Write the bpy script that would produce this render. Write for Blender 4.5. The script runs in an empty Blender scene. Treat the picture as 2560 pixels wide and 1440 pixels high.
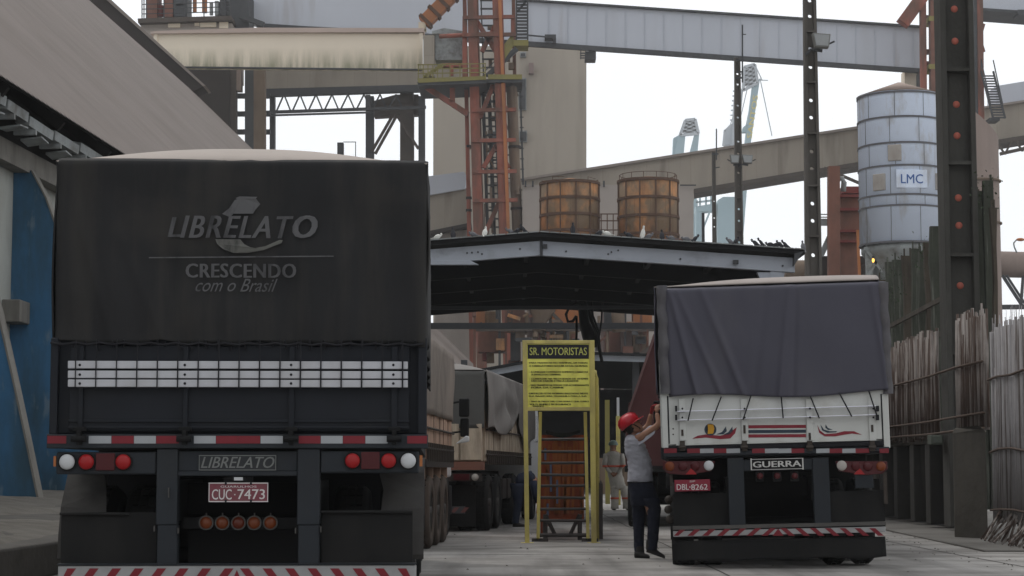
import bpy, bmesh, math, random
from mathutils import Vector, Matrix, Euler
random.seed(7)
R = math.radians
SC = bpy.context.scene
COL = SC.collection

# ------------------------------------------------------------------ camera, sky, sun, exposure
F, EYE, HORIZON = 4900.0, 1.12, 1175.0          # focal length in pixels of the 2560 px wide photograph
TH = math.atan((HORIZON - 720) / F)
cam_d = bpy.data.cameras.new('camera')
cam_d.sensor_width = 36.0
cam_d.lens = 36.0 * F / 2560
cam_d.clip_start, cam_d.clip_end = 0.3, 6000
cam = bpy.data.objects.new('camera', cam_d)
cam.location = (0, 0, EYE)
cam.rotation_euler = (math.pi / 2 + TH, 0, 0)
COL.objects.link(cam)
SC.camera = cam

W = bpy.data.worlds.new('World')
SC.world = W
W.use_nodes = True
wn, wl = W.node_tree.nodes, W.node_tree.links
SUN_EL, SUN_AZ = R(56), R(-35)
sky = wn.new('ShaderNodeTexSky')
sky.sky_type = 'NISHITA'
sky.sun_disc = False
sky.sun_elevation, sky.sun_rotation = SUN_EL, SUN_AZ
sky.dust_density, sky.air_density = 5.0, 1.0
ovc = wn.new('ShaderNodeMix')                   # an even overcast deck over the clear sky
ovc.data_type = 'RGBA'
ovc.inputs[0].default_value = 0.93
ovc.inputs[7].default_value = (11.6, 11.9, 12.25, 1)
wl.new(sky.outputs[0], ovc.inputs[6])
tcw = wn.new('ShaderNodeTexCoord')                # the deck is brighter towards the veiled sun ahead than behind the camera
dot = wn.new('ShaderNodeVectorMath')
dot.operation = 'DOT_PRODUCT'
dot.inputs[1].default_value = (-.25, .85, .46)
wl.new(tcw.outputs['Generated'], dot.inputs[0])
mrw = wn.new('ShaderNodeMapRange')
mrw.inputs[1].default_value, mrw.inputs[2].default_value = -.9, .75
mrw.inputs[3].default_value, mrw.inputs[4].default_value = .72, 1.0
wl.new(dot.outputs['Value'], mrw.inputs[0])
cld = wn.new('ShaderNodeTexNoise')
cld.inputs['Scale'].default_value = 3.0
cld.inputs['Detail'].default_value = 4
wl.new(tcw.outputs['Generated'], cld.inputs['Vector'])
mrc = wn.new('ShaderNodeMapRange')
mrc.inputs[3].default_value, mrc.inputs[4].default_value = .9, 1.08
wl.new(cld.outputs['Fac'], mrc.inputs[0])
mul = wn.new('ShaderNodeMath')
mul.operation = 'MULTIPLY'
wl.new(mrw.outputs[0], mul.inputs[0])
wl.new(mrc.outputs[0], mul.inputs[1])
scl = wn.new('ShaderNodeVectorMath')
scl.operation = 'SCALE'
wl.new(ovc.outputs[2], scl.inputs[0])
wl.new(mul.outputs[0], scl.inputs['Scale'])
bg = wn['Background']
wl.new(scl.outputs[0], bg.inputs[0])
bg.inputs[1].default_value = 0.1
sun_d = bpy.data.lights.new('sun', 'SUN')
sun_d.energy, sun_d.angle, sun_d.color = 0.8, R(18), (1.0, 0.96, 0.9)
sun = bpy.data.objects.new('sun', sun_d)
sd = Vector((math.sin(SUN_AZ) * math.cos(SUN_EL), math.cos(SUN_AZ) * math.cos(SUN_EL), math.sin(SUN_EL)))
sun.rotation_euler = sd.to_track_quat('Z', 'Y').to_euler()
sun.location = (0, -20, 60)
COL.objects.link(sun)
SC.view_settings.view_transform = 'Standard'
SC.view_settings.look = 'None'
SC.view_settings.exposure = 0.0
SC.view_settings.gamma = 1.0
SC.cycles.max_bounces = 6
SC.cycles.volume_bounces = 1

# ------------------------------------------------------------------ measuring and building helpers
FWD = Vector((0, math.cos(TH), math.sin(TH)))
UPV = Vector((0, -math.sin(TH), math.cos(TH)))


def at(px, py, Y):
    """where the sight line of a pixel of the photograph meets the depth Y"""
    d = FWD + UPV * ((720 - py) / F) + Vector(((px - 1280) / F, 0, 0))
    return Vector((0, 0, EYE)) + d * (Y / d.y)


def M(name, col, rough=.8, metal=0., var=.14, vs=1.5, dirt=None, da=.5, ds=(1, 1, 1), bump=0., bs=12., lo=.45, hi=.7,
      wave=None, spec=.3, zmask=None, dirt2=None, panel=None):
    m = bpy.data.materials.new(name)
    m.use_nodes = True
    n, l = m.node_tree.nodes, m.node_tree.links
    b = n['Principled BSDF']
    b.inputs['Roughness'].default_value = rough
    b.inputs['Metallic'].default_value = metal
    b.inputs['Specular IOR Level'].default_value = spec
    tc = n.new('ShaderNodeTexCoord')
    no = n.new('ShaderNodeTexNoise')
    no.inputs['Scale'].default_value = vs
    no.inputs['Detail'].default_value = 6
    no.inputs['Roughness'].default_value = .65
    l.new(tc.outputs['Object'], no.inputs['Vector'])
    mx = n.new('ShaderNodeMix')
    mx.data_type = 'RGBA'
    mx.inputs[6].default_value = (*[c * (1 - var * 1.6) for c in col], 1)
    mx.inputs[7].default_value = (*[min(1, c * (1 + var * 1.6)) for c in col], 1)
    l.new(no.outputs['Fac'], mx.inputs[0])
    out = mx.outputs[2]
    if dirt:
        mp = n.new('ShaderNodeMapping')
        mp.inputs['Scale'].default_value = ds
        l.new(tc.outputs['Object'], mp.inputs[0])
        n2 = n.new('ShaderNodeTexNoise')
        n2.inputs['Scale'].default_value = 1.0
        n2.inputs['Detail'].default_value = 8
        n2.inputs['Roughness'].default_value = .6
        l.new(mp.outputs[0], n2.inputs['Vector'])
        mr = n.new('ShaderNodeMapRange')
        mr.inputs[1].default_value, mr.inputs[2].default_value = lo, hi
        mr.inputs[3].default_value, mr.inputs[4].default_value = 0, da
        l.new(n2.outputs['Fac'], mr.inputs[0])
        fac = mr.outputs[0]
        if zmask:             # algae and run-off stains keep to the lower part of a sheet
            sx = n.new('ShaderNodeSeparateXYZ')
            l.new(tc.outputs['Object'], sx.inputs[0])
            mz = n.new('ShaderNodeMapRange')
            mz.inputs[1].default_value, mz.inputs[2].default_value = zmask
            l.new(sx.outputs[2], mz.inputs[0])
            mu = n.new('ShaderNodeMath')
            mu.operation = 'MULTIPLY'
            l.new(fac, mu.inputs[0])
            l.new(mz.outputs[0], mu.inputs[1])
            fac = mu.outputs[0]
        m2 = n.new('ShaderNodeMix')
        m2.data_type = 'RGBA'
        m2.inputs[7].default_value = (*dirt, 1)
        l.new(fac, m2.inputs[0])
        l.new(out, m2.inputs[6])
        out = m2.outputs[2]
    if dirt2:                 # a second layer of stains: colour, amount, stretch, low, high
        mp = n.new('ShaderNodeMapping')
        mp.inputs['Scale'].default_value = dirt2[2]
        mp.inputs['Location'].default_value = (13.7, 5.1, 2.9)
        l.new(tc.outputs['Object'], mp.inputs[0])
        n4 = n.new('ShaderNodeTexNoise')
        n4.inputs['Scale'].default_value = 1.0
        n4.inputs['Detail'].default_value = 7
        l.new(mp.outputs[0], n4.inputs['Vector'])
        mr = n.new('ShaderNodeMapRange')
        mr.inputs[1].default_value, mr.inputs[2].default_value = dirt2[3], dirt2[4]
        mr.inputs[3].default_value, mr.inputs[4].default_value = 0, dirt2[1]
        l.new(n4.outputs['Fac'], mr.inputs[0])
        m2 = n.new('ShaderNodeMix')
        m2.data_type = 'RGBA'
        m2.inputs[7].default_value = (*dirt2[0], 1)
        l.new(mr.outputs[0], m2.inputs[0])
        l.new(out, m2.inputs[6])
        out = m2.outputs[2]
    if panel:                 # sheets of slightly different tone with thin laps: axes, width, height, amount
        sx = n.new('ShaderNodeSeparateXYZ')
        l.new(tc.outputs['Object'], sx.inputs[0])
        cx = n.new('ShaderNodeCombineXYZ')
        l.new(sx.outputs['XYZ'.index(panel[0][0])], cx.inputs[0])
        l.new(sx.outputs['XYZ'.index(panel[0][1])], cx.inputs[1])
        br = n.new('ShaderNodeTexBrick')
        br.inputs['Scale'].default_value = 1.0
        br.inputs['Brick Width'].default_value, br.inputs['Row Height'].default_value = panel[1], panel[2]
        br.inputs['Mortar Size'].default_value = .025 * min(panel[1], panel[2])
        a_ = panel[3]
        br.inputs['Color1'].default_value = (1 - a_, 1 - a_, 1 - a_, 1)
        br.inputs['Color2'].default_value = (1, 1, 1, 1)
        br.inputs['Mortar'].default_value = (1 - 2.2 * a_, 1 - 2.3 * a_, 1 - 2.4 * a_, 1)
        l.new(cx.outputs[0], br.inputs['Vector'])
        m2 = n.new('ShaderNodeMix')
        m2.data_type, m2.blend_type = 'RGBA', 'MULTIPLY'
        m2.inputs[0].default_value = 1
        l.new(out, m2.inputs[6])
        l.new(br.outputs['Color'], m2.inputs[7])
        out = m2.outputs[2]
    l.new(out, b.inputs['Base Color'])
    last = None
    if wave:
        wv = n.new('ShaderNodeTexWave')
        wv.bands_direction = wave[0]
        wv.inputs['Scale'].default_value = wave[1]
        l.new(tc.outputs['Object'], wv.inputs['Vector'])
        bp = n.new('ShaderNodeBump')
        bp.inputs['Strength'].default_value = wave[2]
        bp.inputs['Distance'].default_value = .05
        l.new(wv.outputs['Fac'], bp.inputs['Height'])
        last = bp
    if bump:
        n3 = n.new('ShaderNodeTexNoise')
        n3.inputs['Scale'].default_value = bs
        n3.inputs['Detail'].default_value = 5
        l.new(tc.outputs['Object'], n3.inputs['Vector'])
        bp = n.new('ShaderNodeBump')
        bp.inputs['Strength'].default_value = bump
        bp.inputs['Distance'].default_value = .03
        l.new(n3.outputs['Fac'], bp.inputs['Height'])
        if last:
            l.new(last.outputs[0], bp.inputs['Normal'])
        last = bp
    if last:
        l.new(last.outputs[0], b.inputs['Normal'])
    return m


def root_loc(o):
    while o is not None and o.parent is not None:
        o = o.parent
    return o.location if o is not None else Vector((0, 0, 0))


def tag(o, label=None, cat=None, group=None, kind=None):
    for k, v in (('label', label), ('category', cat), ('group', group), ('kind', kind)):
        if v:
            o[k] = v
    return o


def thing(name, label, cat, loc=(0, 0, 0), rot=(0, 0, 0), group=None):
    o = bpy.data.objects.new(name, None)
    o.empty_display_size = .3
    o.location, o.rotation_euler = loc, rot
    COL.objects.link(o)
    return tag(o, label, cat, group)


# parts that come several to a mesh builder and are linked one object each
EACH = {'tarp_hem', 'lamp_panel', 'ledge', 'kick_post', 'frame', 'brace', 'side_marker', 'post_fitting', 'wall_panel', 'roof_fitting', 'cross_beam',
        'end_post', 'base_casing', 'corner_post', 'lock_slot', 'end_cap', 'side_fitting', 'bezel_pair', 'casing_band', 'tool_box', 'panel_gap', 'tie', 'landing', 'pipe', 'stiffener', 'steel_bent', 'service_box', 'bracket', 'pipework', 'reflector', 'flange', 'hivis_band', 'mirror_arm', 'splayed_slat'}


class MB:
    """collects shapes; build() links them as ONE mesh object"""

    def __init__(self):
        self.v, self.f, self.s, self.mi = [], [], [], []

    def add(self, vs, fs, smooth=False, mi=0):
        k = len(self.v)
        self.v += [Vector(p) for p in vs]
        for f in fs:
            self.f.append([k + i for i in f])
            self.s.append(smooth)
            self.mi.append(mi)
        return self

    def box2(self, a, b, mi=0):
        (x0, y0, z0), (x1, y1, z1) = a, b
        vs = [(x, y, z) for z in (z0, z1) for y in (y0, y1) for x in (x0, x1)]
        return self.add(vs, [(0, 2, 3, 1), (4, 5, 7, 6), (0, 1, 5, 4), (2, 6, 7, 3), (0, 4, 6, 2), (1, 3, 7, 5)], mi=mi)

    def box(self, c, s, mi=0):
        return self.box2([c[i] - s[i] / 2 for i in range(3)], [c[i] + s[i] / 2 for i in range(3)], mi)

    def prism(self, poly, vec, mi=0):
        n = len(poly)
        vec = Vector(vec)
        a = [Vector(p) for p in poly]
        return self.add(a + [p + vec for p in a],
                        [list(range(n))[::-1], list(range(n, 2 * n))] + [(i, (i + 1) % n, n + (i + 1) % n, n + i) for i in range(n)], mi=mi)

    def bar(self, p0, p1, w, h=None, mi=0, up=(0, 0, 1)):
        p0, p1 = Vector(p0), Vector(p1)
        h = h or w
        d = (p1 - p0).normalized()
        u = Vector(up)
        if abs(d.dot(u)) > .95:
            u = Vector((0, 1, 0))
        s = d.cross(u).normalized()
        u = s.cross(d)
        q = [p0 + s * (a * w / 2) + u * (b * h / 2) for a, b in ((-1, -1), (1, -1), (1, 1), (-1, 1))]
        return self.prism(q, p1 - p0, mi)

    def tube(self, p0, p1, r, n=10, r2=None, mi=0, cap=True):
        p0, p1 = Vector(p0), Vector(p1)
        r2 = r if r2 is None else r2
        d = (p1 - p0).normalized()
        u = Vector((0, 0, 1)) if abs(d.z) < .9 else Vector((1, 0, 0))
        s = d.cross(u).normalized()
        u = s.cross(d)
        vs = []
        for p, rr in ((p0, r), (p1, r2)):
            vs += [p + (s * math.cos(2 * math.pi * i / n) + u * math.sin(2 * math.pi * i / n)) * rr for i in range(n)]
        self.add(vs, [(i, (i + 1) % n, n + (i + 1) % n, n + i) for i in range(n)], True, mi)
        if cap:
            self.add(vs[:n], [list(range(n))[::-1]], False, mi)
            self.add(vs[n:], [list(range(n))], False, mi)
        return self

    def pipe(self, pts, r, n=8, mi=0):
        pts = [Vector(p) for p in pts]
        rings = []
        for i, p in enumerate(pts):
            d = (pts[min(i + 1, len(pts) - 1)] - pts[max(i - 1, 0)]).normalized()
            u = Vector((0, 0, 1)) if abs(d.z) < .9 else Vector((0, 1, 0))
            s = d.cross(u).normalized()
            u = s.cross(d)
            rr = r[i] if isinstance(r, (list, tuple)) else r
            rings.append([p + (s * math.cos(2 * math.pi * k / n) + u * math.sin(2 * math.pi * k / n)) * rr for k in range(n)])
        return self.rings(rings, True, mi)

    def rings(self, rings, smooth=True, mi=0, cap=True, closed=True):
        n = len(rings[0])
        vs = [p for r_ in rings for p in r_]
        fs = []
        m = n if closed else n - 1
        for j in range(len(rings) - 1):
            fs += [(j * n + i, j * n + (i + 1) % n, (j + 1) * n + (i + 1) % n, (j + 1) * n + i) for i in range(m)]
        if cap and closed:
            fs += [list(range(n))[::-1], [(len(rings) - 1) * n + i for i in range(n)]]
        return self.add(vs, fs, smooth, mi)

    def lathe(self, c, prof, n=24, axis='Z', mi=0, smooth=True):
        """prof = [(radius, height)] about the axis through c"""
        c = Vector(c)
        rings = []
        for r_, h in prof:
            ring = []
            for i in range(n):
                a = 2 * math.pi * i / n
                p = {'Z': (r_ * math.cos(a), r_ * math.sin(a), h), 'X': (h, r_ * math.cos(a), r_ * math.sin(a)),
                     'Y': (r_ * math.sin(a), h, r_ * math.cos(a))}[axis]
                ring.append(c + Vector(p))
            rings.append(ring)
        return self.rings(rings, smooth, mi)

    def grid(self, fn, nu, nv, smooth=True, mi=0):
        vs = [fn(i / nu, j / nv) for j in range(nv + 1) for i in range(nu + 1)]
        fs = [(j * (nu + 1) + i, j * (nu + 1) + i + 1, (j + 1) * (nu + 1) + i + 1, (j + 1) * (nu + 1) + i) for j in range(nv) for i in range(nu)]
        return self.add(vs, fs, smooth, mi)

    def ball(self, c, r, n=12, m=8, mi=0):
        c = Vector(c)
        rx, ry, rz = (r, r, r) if isinstance(r, (int, float)) else r
        rings = []
        for j in range(m + 1):
            a = math.pi * (j / m - .5)
            k = max(math.cos(a), .02)
            rings.append([c + Vector((rx * k * math.cos(2 * math.pi * i / n), ry * k * math.sin(2 * math.pi * i / n), rz * math.sin(a))) for i in range(n)])
        return self.rings(rings, True, mi)

    def text(self, body, c, u, v, w, h, shear=0., bold=0., mi=0, space=1.):
        """flat lettering filling a w x h field about the centre c, u along the line and v up"""
        cu = bpy.data.curves.new('letters', 'FONT')
        cu.body = body
        cu.shear, cu.resolution_u, cu.space_character = shear, 3, space
        o = bpy.data.objects.new('letters', cu)
        COL.objects.link(o)
        dg = bpy.context.evaluated_depsgraph_get()
        me = bpy.data.meshes.new_from_object(o.evaluated_get(dg))
        bpy.data.objects.remove(o)
        bpy.data.curves.remove(cu)
        xs = [p.co.x for p in me.vertices]
        ys = [p.co.y for p in me.vertices]
        c, u, v = Vector(c), Vector(u).normalized(), Vector(v).normalized()
        x0, x1, y0, y1 = min(xs), max(xs), min(ys), max(ys)
        fs = [list(p.vertices) for p in me.polygons]
        nn = u.cross(v)
        k = max(bold, 0) * w / (x1 - x0 + 2 * max(bold, 0))
        w2 = w - 2 * k
        for j in ((-1, 0, 1) if bold > 0 else (0,)):        # heavier strokes: the same letters again, a hair apart
            vs = [c + u * (((p.co.x - x0) / (x1 - x0) - .5) * w2 + j * k) + v * (((p.co.y - y0) / (y1 - y0) - .5) * h) + nn * (.0006 * j) for p in me.vertices]
            self.add(vs, fs, False, mi)
        bpy.data.meshes.remove(me)
        return self

    def islands(self):
        p = list(range(len(self.v)))

        def find(a):
            while p[a] != a:
                p[a] = p[p[a]]
                a = p[a]
            return a
        for f in self.f:
            for i in f[1:]:
                p[find(i)] = find(f[0])
        out = {}
        for k, f in enumerate(self.f):
            out.setdefault(find(f[0]), []).append(k)
        for ks in out.values():
            m, ids = MB(), {}
            for k in ks:
                for i in self.f[k]:
                    if i not in ids:
                        ids[i] = len(m.v)
                        m.v.append(self.v[i])
                m.f.append([ids[i] for i in self.f[k]])
                m.s.append(self.s[k])
                m.mi.append(self.mi[k])
            yield m

    def build(self, name, mat, parent=None, world=True, label=None, bevel=0., flip=True, kind=None):
        if parent is not None and name in EACH:
            first = None
            for m in self.islands():
                o = m.build_one(name, mat, parent, world, label, bevel, flip, kind)
                first = first or o
            return first
        return self.build_one(name, mat, parent, world, label, bevel, flip, kind)

    def build_one(self, name, mat, parent=None, world=True, label=None, bevel=0., flip=True, kind=None):
        off = root_loc(parent) if (parent is not None and world) else Vector((0, 0, 0))
        me = bpy.data.meshes.new(name)
        me.from_pydata([p - off for p in self.v], [], self.f)
        for m in (mat if isinstance(mat, (list, tuple)) else [mat]):
            me.materials.append(m)
        me.polygons.foreach_set('use_smooth', self.s)
        me.polygons.foreach_set('material_index', self.mi)
        me.update()
        if flip:
            bm = bmesh.new()
            bm.from_mesh(me)
            bmesh.ops.recalc_face_normals(bm, faces=bm.faces)
            bm.to_mesh(me)
            bm.free()
        o = bpy.data.objects.new(name, me)
        COL.objects.link(o)
        if parent is not None:
            o.parent = parent
        if bevel:
            bv = o.modifiers.new('bevel', 'BEVEL')
            bv.width, bv.segments, bv.limit_method = bevel, 2, 'ANGLE'
        if label:
            o['label'] = label
        if kind:
            o['kind'] = kind
        return o


def copy_tree(o, parent=None):
    c = o.copy()
    COL.objects.link(c)
    if parent is not None:
        c.parent = parent
    for ch in list(o.children):
        copy_tree(ch, c)
    return c


# ------------------------------------------------------------------ materials
RUST, MOSS, SOOT = (.11, .05, .028), (.09, .095, .04), (.05, .045, .04)
m_ground = M('yard_concrete', (.33, .315, .298), .9, 0, .16, .35, (.14, .13, .12), .9, (.5, .75, 1), .3, 9, .42, .66, dirt2=((.07, .066, .06), .65, (1.7, .12, 1), .48, .7))
m_pave = M('worn_pavement', (.15, .142, .13), .95, 0, .2, 1.0, (.07, .064, .056), .7, (.7, .5, 1), .4, 7)
m_dock = M('dock_concrete', (.085, .078, .07), .95, 0, .25, 1.2, (.03, .027, .023), .7, (.8, .8, 1.5), .5, 6)
m_dust = M('spilled_grain', (.13, .12, .105), 1, 0, .25, 2.5, (.06, .05, .04), .6, (1.4, 1.4, 1), .6, 25)
m_shed = M('weathered_roof_sheet', (.165, .137, .122), .85, 0, .1, .12, (.12, .095, .078), .6, (.25, .12, .25), 0, 1, .45, .72, panel=('YZ', 1.1, 5.2, .05), dirt2=((.09, .07, .055), .3, (.9, .9, .06), .52, .75))
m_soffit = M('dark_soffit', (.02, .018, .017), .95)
m_fascia = M('dark_fascia', (.035, .027, .024), .8, 0, .2, .5)
m_trimlight = M('pale_ridge_trim', (.26, .225, .2), .8)
m_wall = M('pale_shed_wall', (.40, .41, .38), .9, 0, .12, .8, (.2, .19, .16), .6, (1.5, 1.5, .3))
m_blue = M('blue_buttress_paint', (.038, .13, .25), .7, 0, .25, .8, (.03, .065, .085), .8, (1.6, 1.6, .4), .15, 8, .42, .65, dirt2=((.2, .25, .28), .5, (5, 5, 1.6), .6, .72))
m_edge = M('bare_concrete_edge', (.2, .19, .17), .9, 0, .2, 2, (.08, .07, .06), .6, (3, 3, .6))
m_zinc = M('old_gutter_zinc', (.3, .32, .32), .7, .2, .25, 1.2, (.1, .085, .07), .7, (2, 2, 2))
m_cream = M('cream_gallery_sheet', (.84, .74, .6), .8, 0, .07, .12, (.3, .285, .19), .9, (.8, .8, .1), 0, 1, .36, .58, zmask=(at(720, 118, 190).z - EYE, at(720, 162, 190).z - EYE))
m_pinkroof = M('dusty_pink_roof', (.5, .4, .35), .85, 0, .1, .2)
m_bluegrey = M('blue_grey_gallery_sheet', (.5, .525, .58), .7, 0, .06, .1, (.38, .385, .4), .5, (.35, .35, .03), 0, 1, .5, .75, dirt2=((.25, .2, .16), .55, (.5, .5, .05), .6, .78))
m_darksteel = M('dark_grey_steel', (.06, .062, .066), .7, .1, .25, 1)
m_brownsteel = M('brown_stained_steel', (.085, .07, .06), .8, .1, .25, 1)
m_beige = M('beige_tower_render', (.385, .34, .285), .9, 0, .1, .05, (.23, .2, .165), .7, (.16, .16, .02), 0, 1, .45, .7, dirt2=((.19, .17, .125), .5, (.35, .35, .03), .56, .75))
m_beige2 = M('brown_grey_gallery_sheet', (.34, .3, .25), .85, 0, .1, .1, (.19, .165, .135), .5, (.3, .3, .05), panel=('XZ', 2.4, 20, .05), dirt2=((.13, .11, .085), .6, (.7, .7, .1), .55, .75))
m_beige3 = M('grey_beige_wall', (.36, .32, .29), .9, 0, .1, .1, (.2, .17, .145), .5, (.3, .3, .06))
m_red = M('faded_red_steel', (.29, .092, .062), .75, 0, .25, .5, (.1, .062, .045), .85, (.6, .6, .14), 0, 1, .42, .62)
m_redbrown = M('red_brown_steel', (.19, .085, .06), .8, 0, .25, .5, (.06, .045, .036), .7, (.6, .6, .3))
m_orange = M('orange_paint', (.42, .155, .055), .7, 0, .2, .4, (.2, .1, .05), .7, (.5, .5, .25))
m_tank = M('rusty_orange_tank', (.5, .23, .09), .75, 0, .2, .25, (.2, .14, .085), .95, (.45, .45, .35), 0, 1, .4, .54, dirt2=((.13, .07, .04), .8, (1.1, 1.1, .35), .52, .7), panel=('XZ', 1.2, 1.5, .12))
m_tankband = M('tank_band_brown', (.1, .055, .035), .8)
m_yelgreen = M('mossy_yellow_rail', (.25, .22, .07), .8, 0, .3, 1, (.1, .1, .05), .6, (1, 1, 1))
m_brownduct = M('brown_duct', (.17, .125, .09), .85, 0, .2, .5, (.085, .06, .045), .6, (.5, .5, .15))
m_silo = M('pale_blue_silo_sheet', (.7, .78, .93), .55, .0, .06, .4, (.4, .36, .31), .8, (.9, .9, .35), 0, 1, .54, .72, dirt2=((.25, .2, .15), .6, (1.6, 1.6, .12), .6, .76))
m_silocone = M('tan_silo_roof', (.36, .28, .24), .85)
m_siloseam = M('dark_silo_seam', (.12, .12, .13), .7)
m_hatch = M('grey_hatch_plate', (.4, .37, .34), .7, 0, .12, 2, (.22, .17, .13), .5, (2, 2, 1))
m_letterblue = M('blue_lettering', (.04, .11, .33), .6)
m_bigduct = M('brown_grey_duct', (.25, .195, .17), .85, 0, .12, .3, (.13, .1, .085), .5, (.6, .6, .12))
m_post = M('dark_concrete_post', (.058, .056, .05), .9, 0, .25, 1.3, (.026, .025, .022), .6, (2, 2, .4), .3, 10)
m_postlight = M('grey_brown_mast_concrete', (.1, .09, .08), .9, 0, .2, 1.0, (.05, .045, .04), .6, (1.5, 1.5, .4))
m_reddisc = M('red_disc', (.42, .12, .085), .7)
m_lampbody = M('floodlight_grey', (.2, .2, .19), .6, .2)
m_glassgrey = M('floodlight_glass', (.3, .31, .31), .25)
m_crane = M('hazed_crane_teal', (.29, .4, .44), .7, 0, .1, .05)  # teal paled and greyed to carry some of the distance haze
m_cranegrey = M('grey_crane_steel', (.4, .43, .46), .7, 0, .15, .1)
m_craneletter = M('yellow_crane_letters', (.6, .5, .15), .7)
m_canopybeam = M('canopy_beam_paint', (.4, .43, .48), .65, 0, .1, .6, (.14, .14, .15), .6, (1.2, 1.2, 2.2), 0, 1, .52, .75)
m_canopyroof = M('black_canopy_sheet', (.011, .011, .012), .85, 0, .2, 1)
m_black = M('matt_black', (.004, .004, .0043), .8, 0, .3, 2)
m_rubber = M('black_rubber', (.0075, .0075, .0075), .85, 0, .3, 3, (.02, .0185, .017), .5, (3, 3, 1.5))
m_cable = M('black_cable', (.008, .008, .008), .6)
m_dirtyred = M('dark_red_panel', (.17, .035, .03), .7, 0, .25, 1)
m_lilac = M('grey_lilac_wall', (.24, .18, .165), .9, 0, .12, .3)
# ------------------------------------------------------------------ the setting: ground, road, platform, pavement
g = MB().add([(-350, -60, 0), (350, -60, 0), (350, 900, 0), (-350, 900, 0)], [(0, 1, 2, 3)])
tag(g.build('ground', m_ground, flip=False), kind='structure')
rd = MB()
rd.add([(-5.4, -20, .004), (9.5, -20, .004), (9.5, 140, .004), (-5.4, 140, .004)], [(0, 1, 2, 3)])
rnd = random.Random(3)
for yj in (16.2, 20.4, 25.9, 31.4, 37, 43, 50, 58, 67):           # joints and cracks across the slabs
    xs = [-5.3 + i * .45 for i in range(31)]
    ys = [yj + rnd.uniform(-.045, .045) + .02 * i for i in range(31)]
    ws = [rnd.uniform(.01, .035) for _ in xs]
    rd.add([(x, y - w_, .008) for x, y, w_ in zip(xs, ys, ws)] + [(x, y + w_, .008) for x, y, w_ in zip(xs, ys, ws)],
           [(i, i + 1, 31 + i + 1, 31 + i) for i in range(30)], mi=1)
for xj in (-1.4, 2.3, 5.9):
    ys = [12 + i * 1.6 for i in range(36)]
    xs = [xj + rnd.uniform(-.02, .02) for _ in ys]
    rd.add([(x - .012, y, .0075) for x, y in zip(xs, ys)] + [(x + .012, y, .0075) for x, y in zip(xs, ys)],
           [(i, 36 + i, 36 + i + 1, i + 1) for i in range(35)], mi=1)
m_joint = M('dark_slab_joint', (.05, .047, .043), .95)
tag(rd.build('road', [m_ground, m_joint], flip=False), kind='structure')
# litter: stones and splinters along the edges
lt = MB()
for _ in range(500):
    z = rnd.uniform(20, 60)
    if rnd.random() < .55:
        x = 6.1 + .045 * z + rnd.gauss(0, .45) - 1.3
    else:
        x = rnd.uniform(-5, 6)
    s_ = rnd.uniform(.004, .016)
    lt.add([(x - s_, z, .01), (x + s_ * 1.4, z + rnd.uniform(-.03, .05), .01), (x, z + s_ * 2, .012), (x, z + s_ * .5, .01 + s_)], [(0, 1, 3), (1, 2, 3), (2, 0, 3), (0, 2, 1)])
tag(lt.build('litter', m_dust), kind='stuff')
# loading platform along the shed, its grain-dusted top rising to the wall
XE = -5.42
dk = MB()
pts = [(XE, 0), (XE, .36), (XE - .25, .38), (XE - 1.4, .5), (XE - 4.6, .66), (XE - 9, .7), (XE - 9, 0)]
dk.prism([(x, 5, z) for x, z in pts], (5.2, 150, 0))
tag(dk.build('loading_platform', m_dock, bevel=.03), 'long grey concrete loading platform dusted with grain at the foot of the shed', 'platform')
gp = MB()
rg = random.Random(11)


def grain(u, v):
    y = 8 + 60 * v
    x = XE - .2 - 5.6 * u + .035 * (y - 5)
    z = .37 + .3 * min(1, u * 1.3) + .05 + .05 * math.sin(9 * u + 3 * v * 7) * math.sin(31 * v + 4 * u) + rg.uniform(-.012, .012)
    return Vector((x, y, z if 0 < u else .365))


gp.grid(grain, 26, 120)
tag(gp.build('grain_spill', m_dust, flip=False), 'spilled grain dust lying over the platform by the blue buttresses', 'grain', kind='stuff')


def FX(Z):
    """line of the timber and bamboo fence on the right"""
    return 6.24 + .045 * Z


pv = MB()
pv.prism([(FX(27) - 1.0, 27, 0), (FX(60) - .9, 60, 0), (FX(60) + 4, 60, 0), (FX(27) + 5, 27, 0)], (0, 0, .035))
tag(pv.build('pavement', m_pave, bevel=.02), kind='structure')

# ------------------------------------------------------------------ the long shed on the left
K = .057
HE = 7.95


def eave_x(Z):
    return -10.8 + K * Z


def wall_x(Z):
    return -12.0 + K * Z


shed = thing('storage_shed', 'long storage shed with a huge dusty grey roof and pale wall on the left', 'shed', (-11, 30, 0))
ZE = 177.0
_b, _t = at(482, 228, ZE), at(203, 0, ZE)
LOW, RIS = (-10.8 + K * ZE) - _b.x, _b.z - HE          # lower slope, to the break
UP = ((_b.x - _t.x) * 2.2, (_t.z - _b.z) * 2.2)          # upper slope, to the ridge
rf = MB()
sts = []
z_ = 8.0
while z_ < 75:
    sts.append(z_)
    z_ += .055
sts += [75 + i * 3.0 for i in range(35)]
sts[-1] = ZE
rows = [(0, 0), (.35, .35), (LOW * .3, RIS * .3), (LOW * .65, RIS * .65), (LOW, RIS), (LOW + UP[0] * .5, RIS + UP[1] * .5), (LOW + UP[0], RIS + UP[1])]
verts = []
for Z in sts:
    c = .06 * math.sin(2 * math.pi * Z / .3) if Z < 75 else 0
    for j, (a, b) in enumerate(rows):
        verts.append((eave_x(Z) - a - c * .7, Z, HE + b + c * .7))
nr = len(rows)
rf.add(verts, [(i * nr + j, (i + 1) * nr + j, (i + 1) * nr + j + 1, i * nr + j + 1) for i in range(len(sts) - 1) for j in range(nr - 1)], True)
roof = rf.build('roof', m_shed, shed, flip=False)
sf = MB()      # dark underside and clerestory behind the gutter
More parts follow.
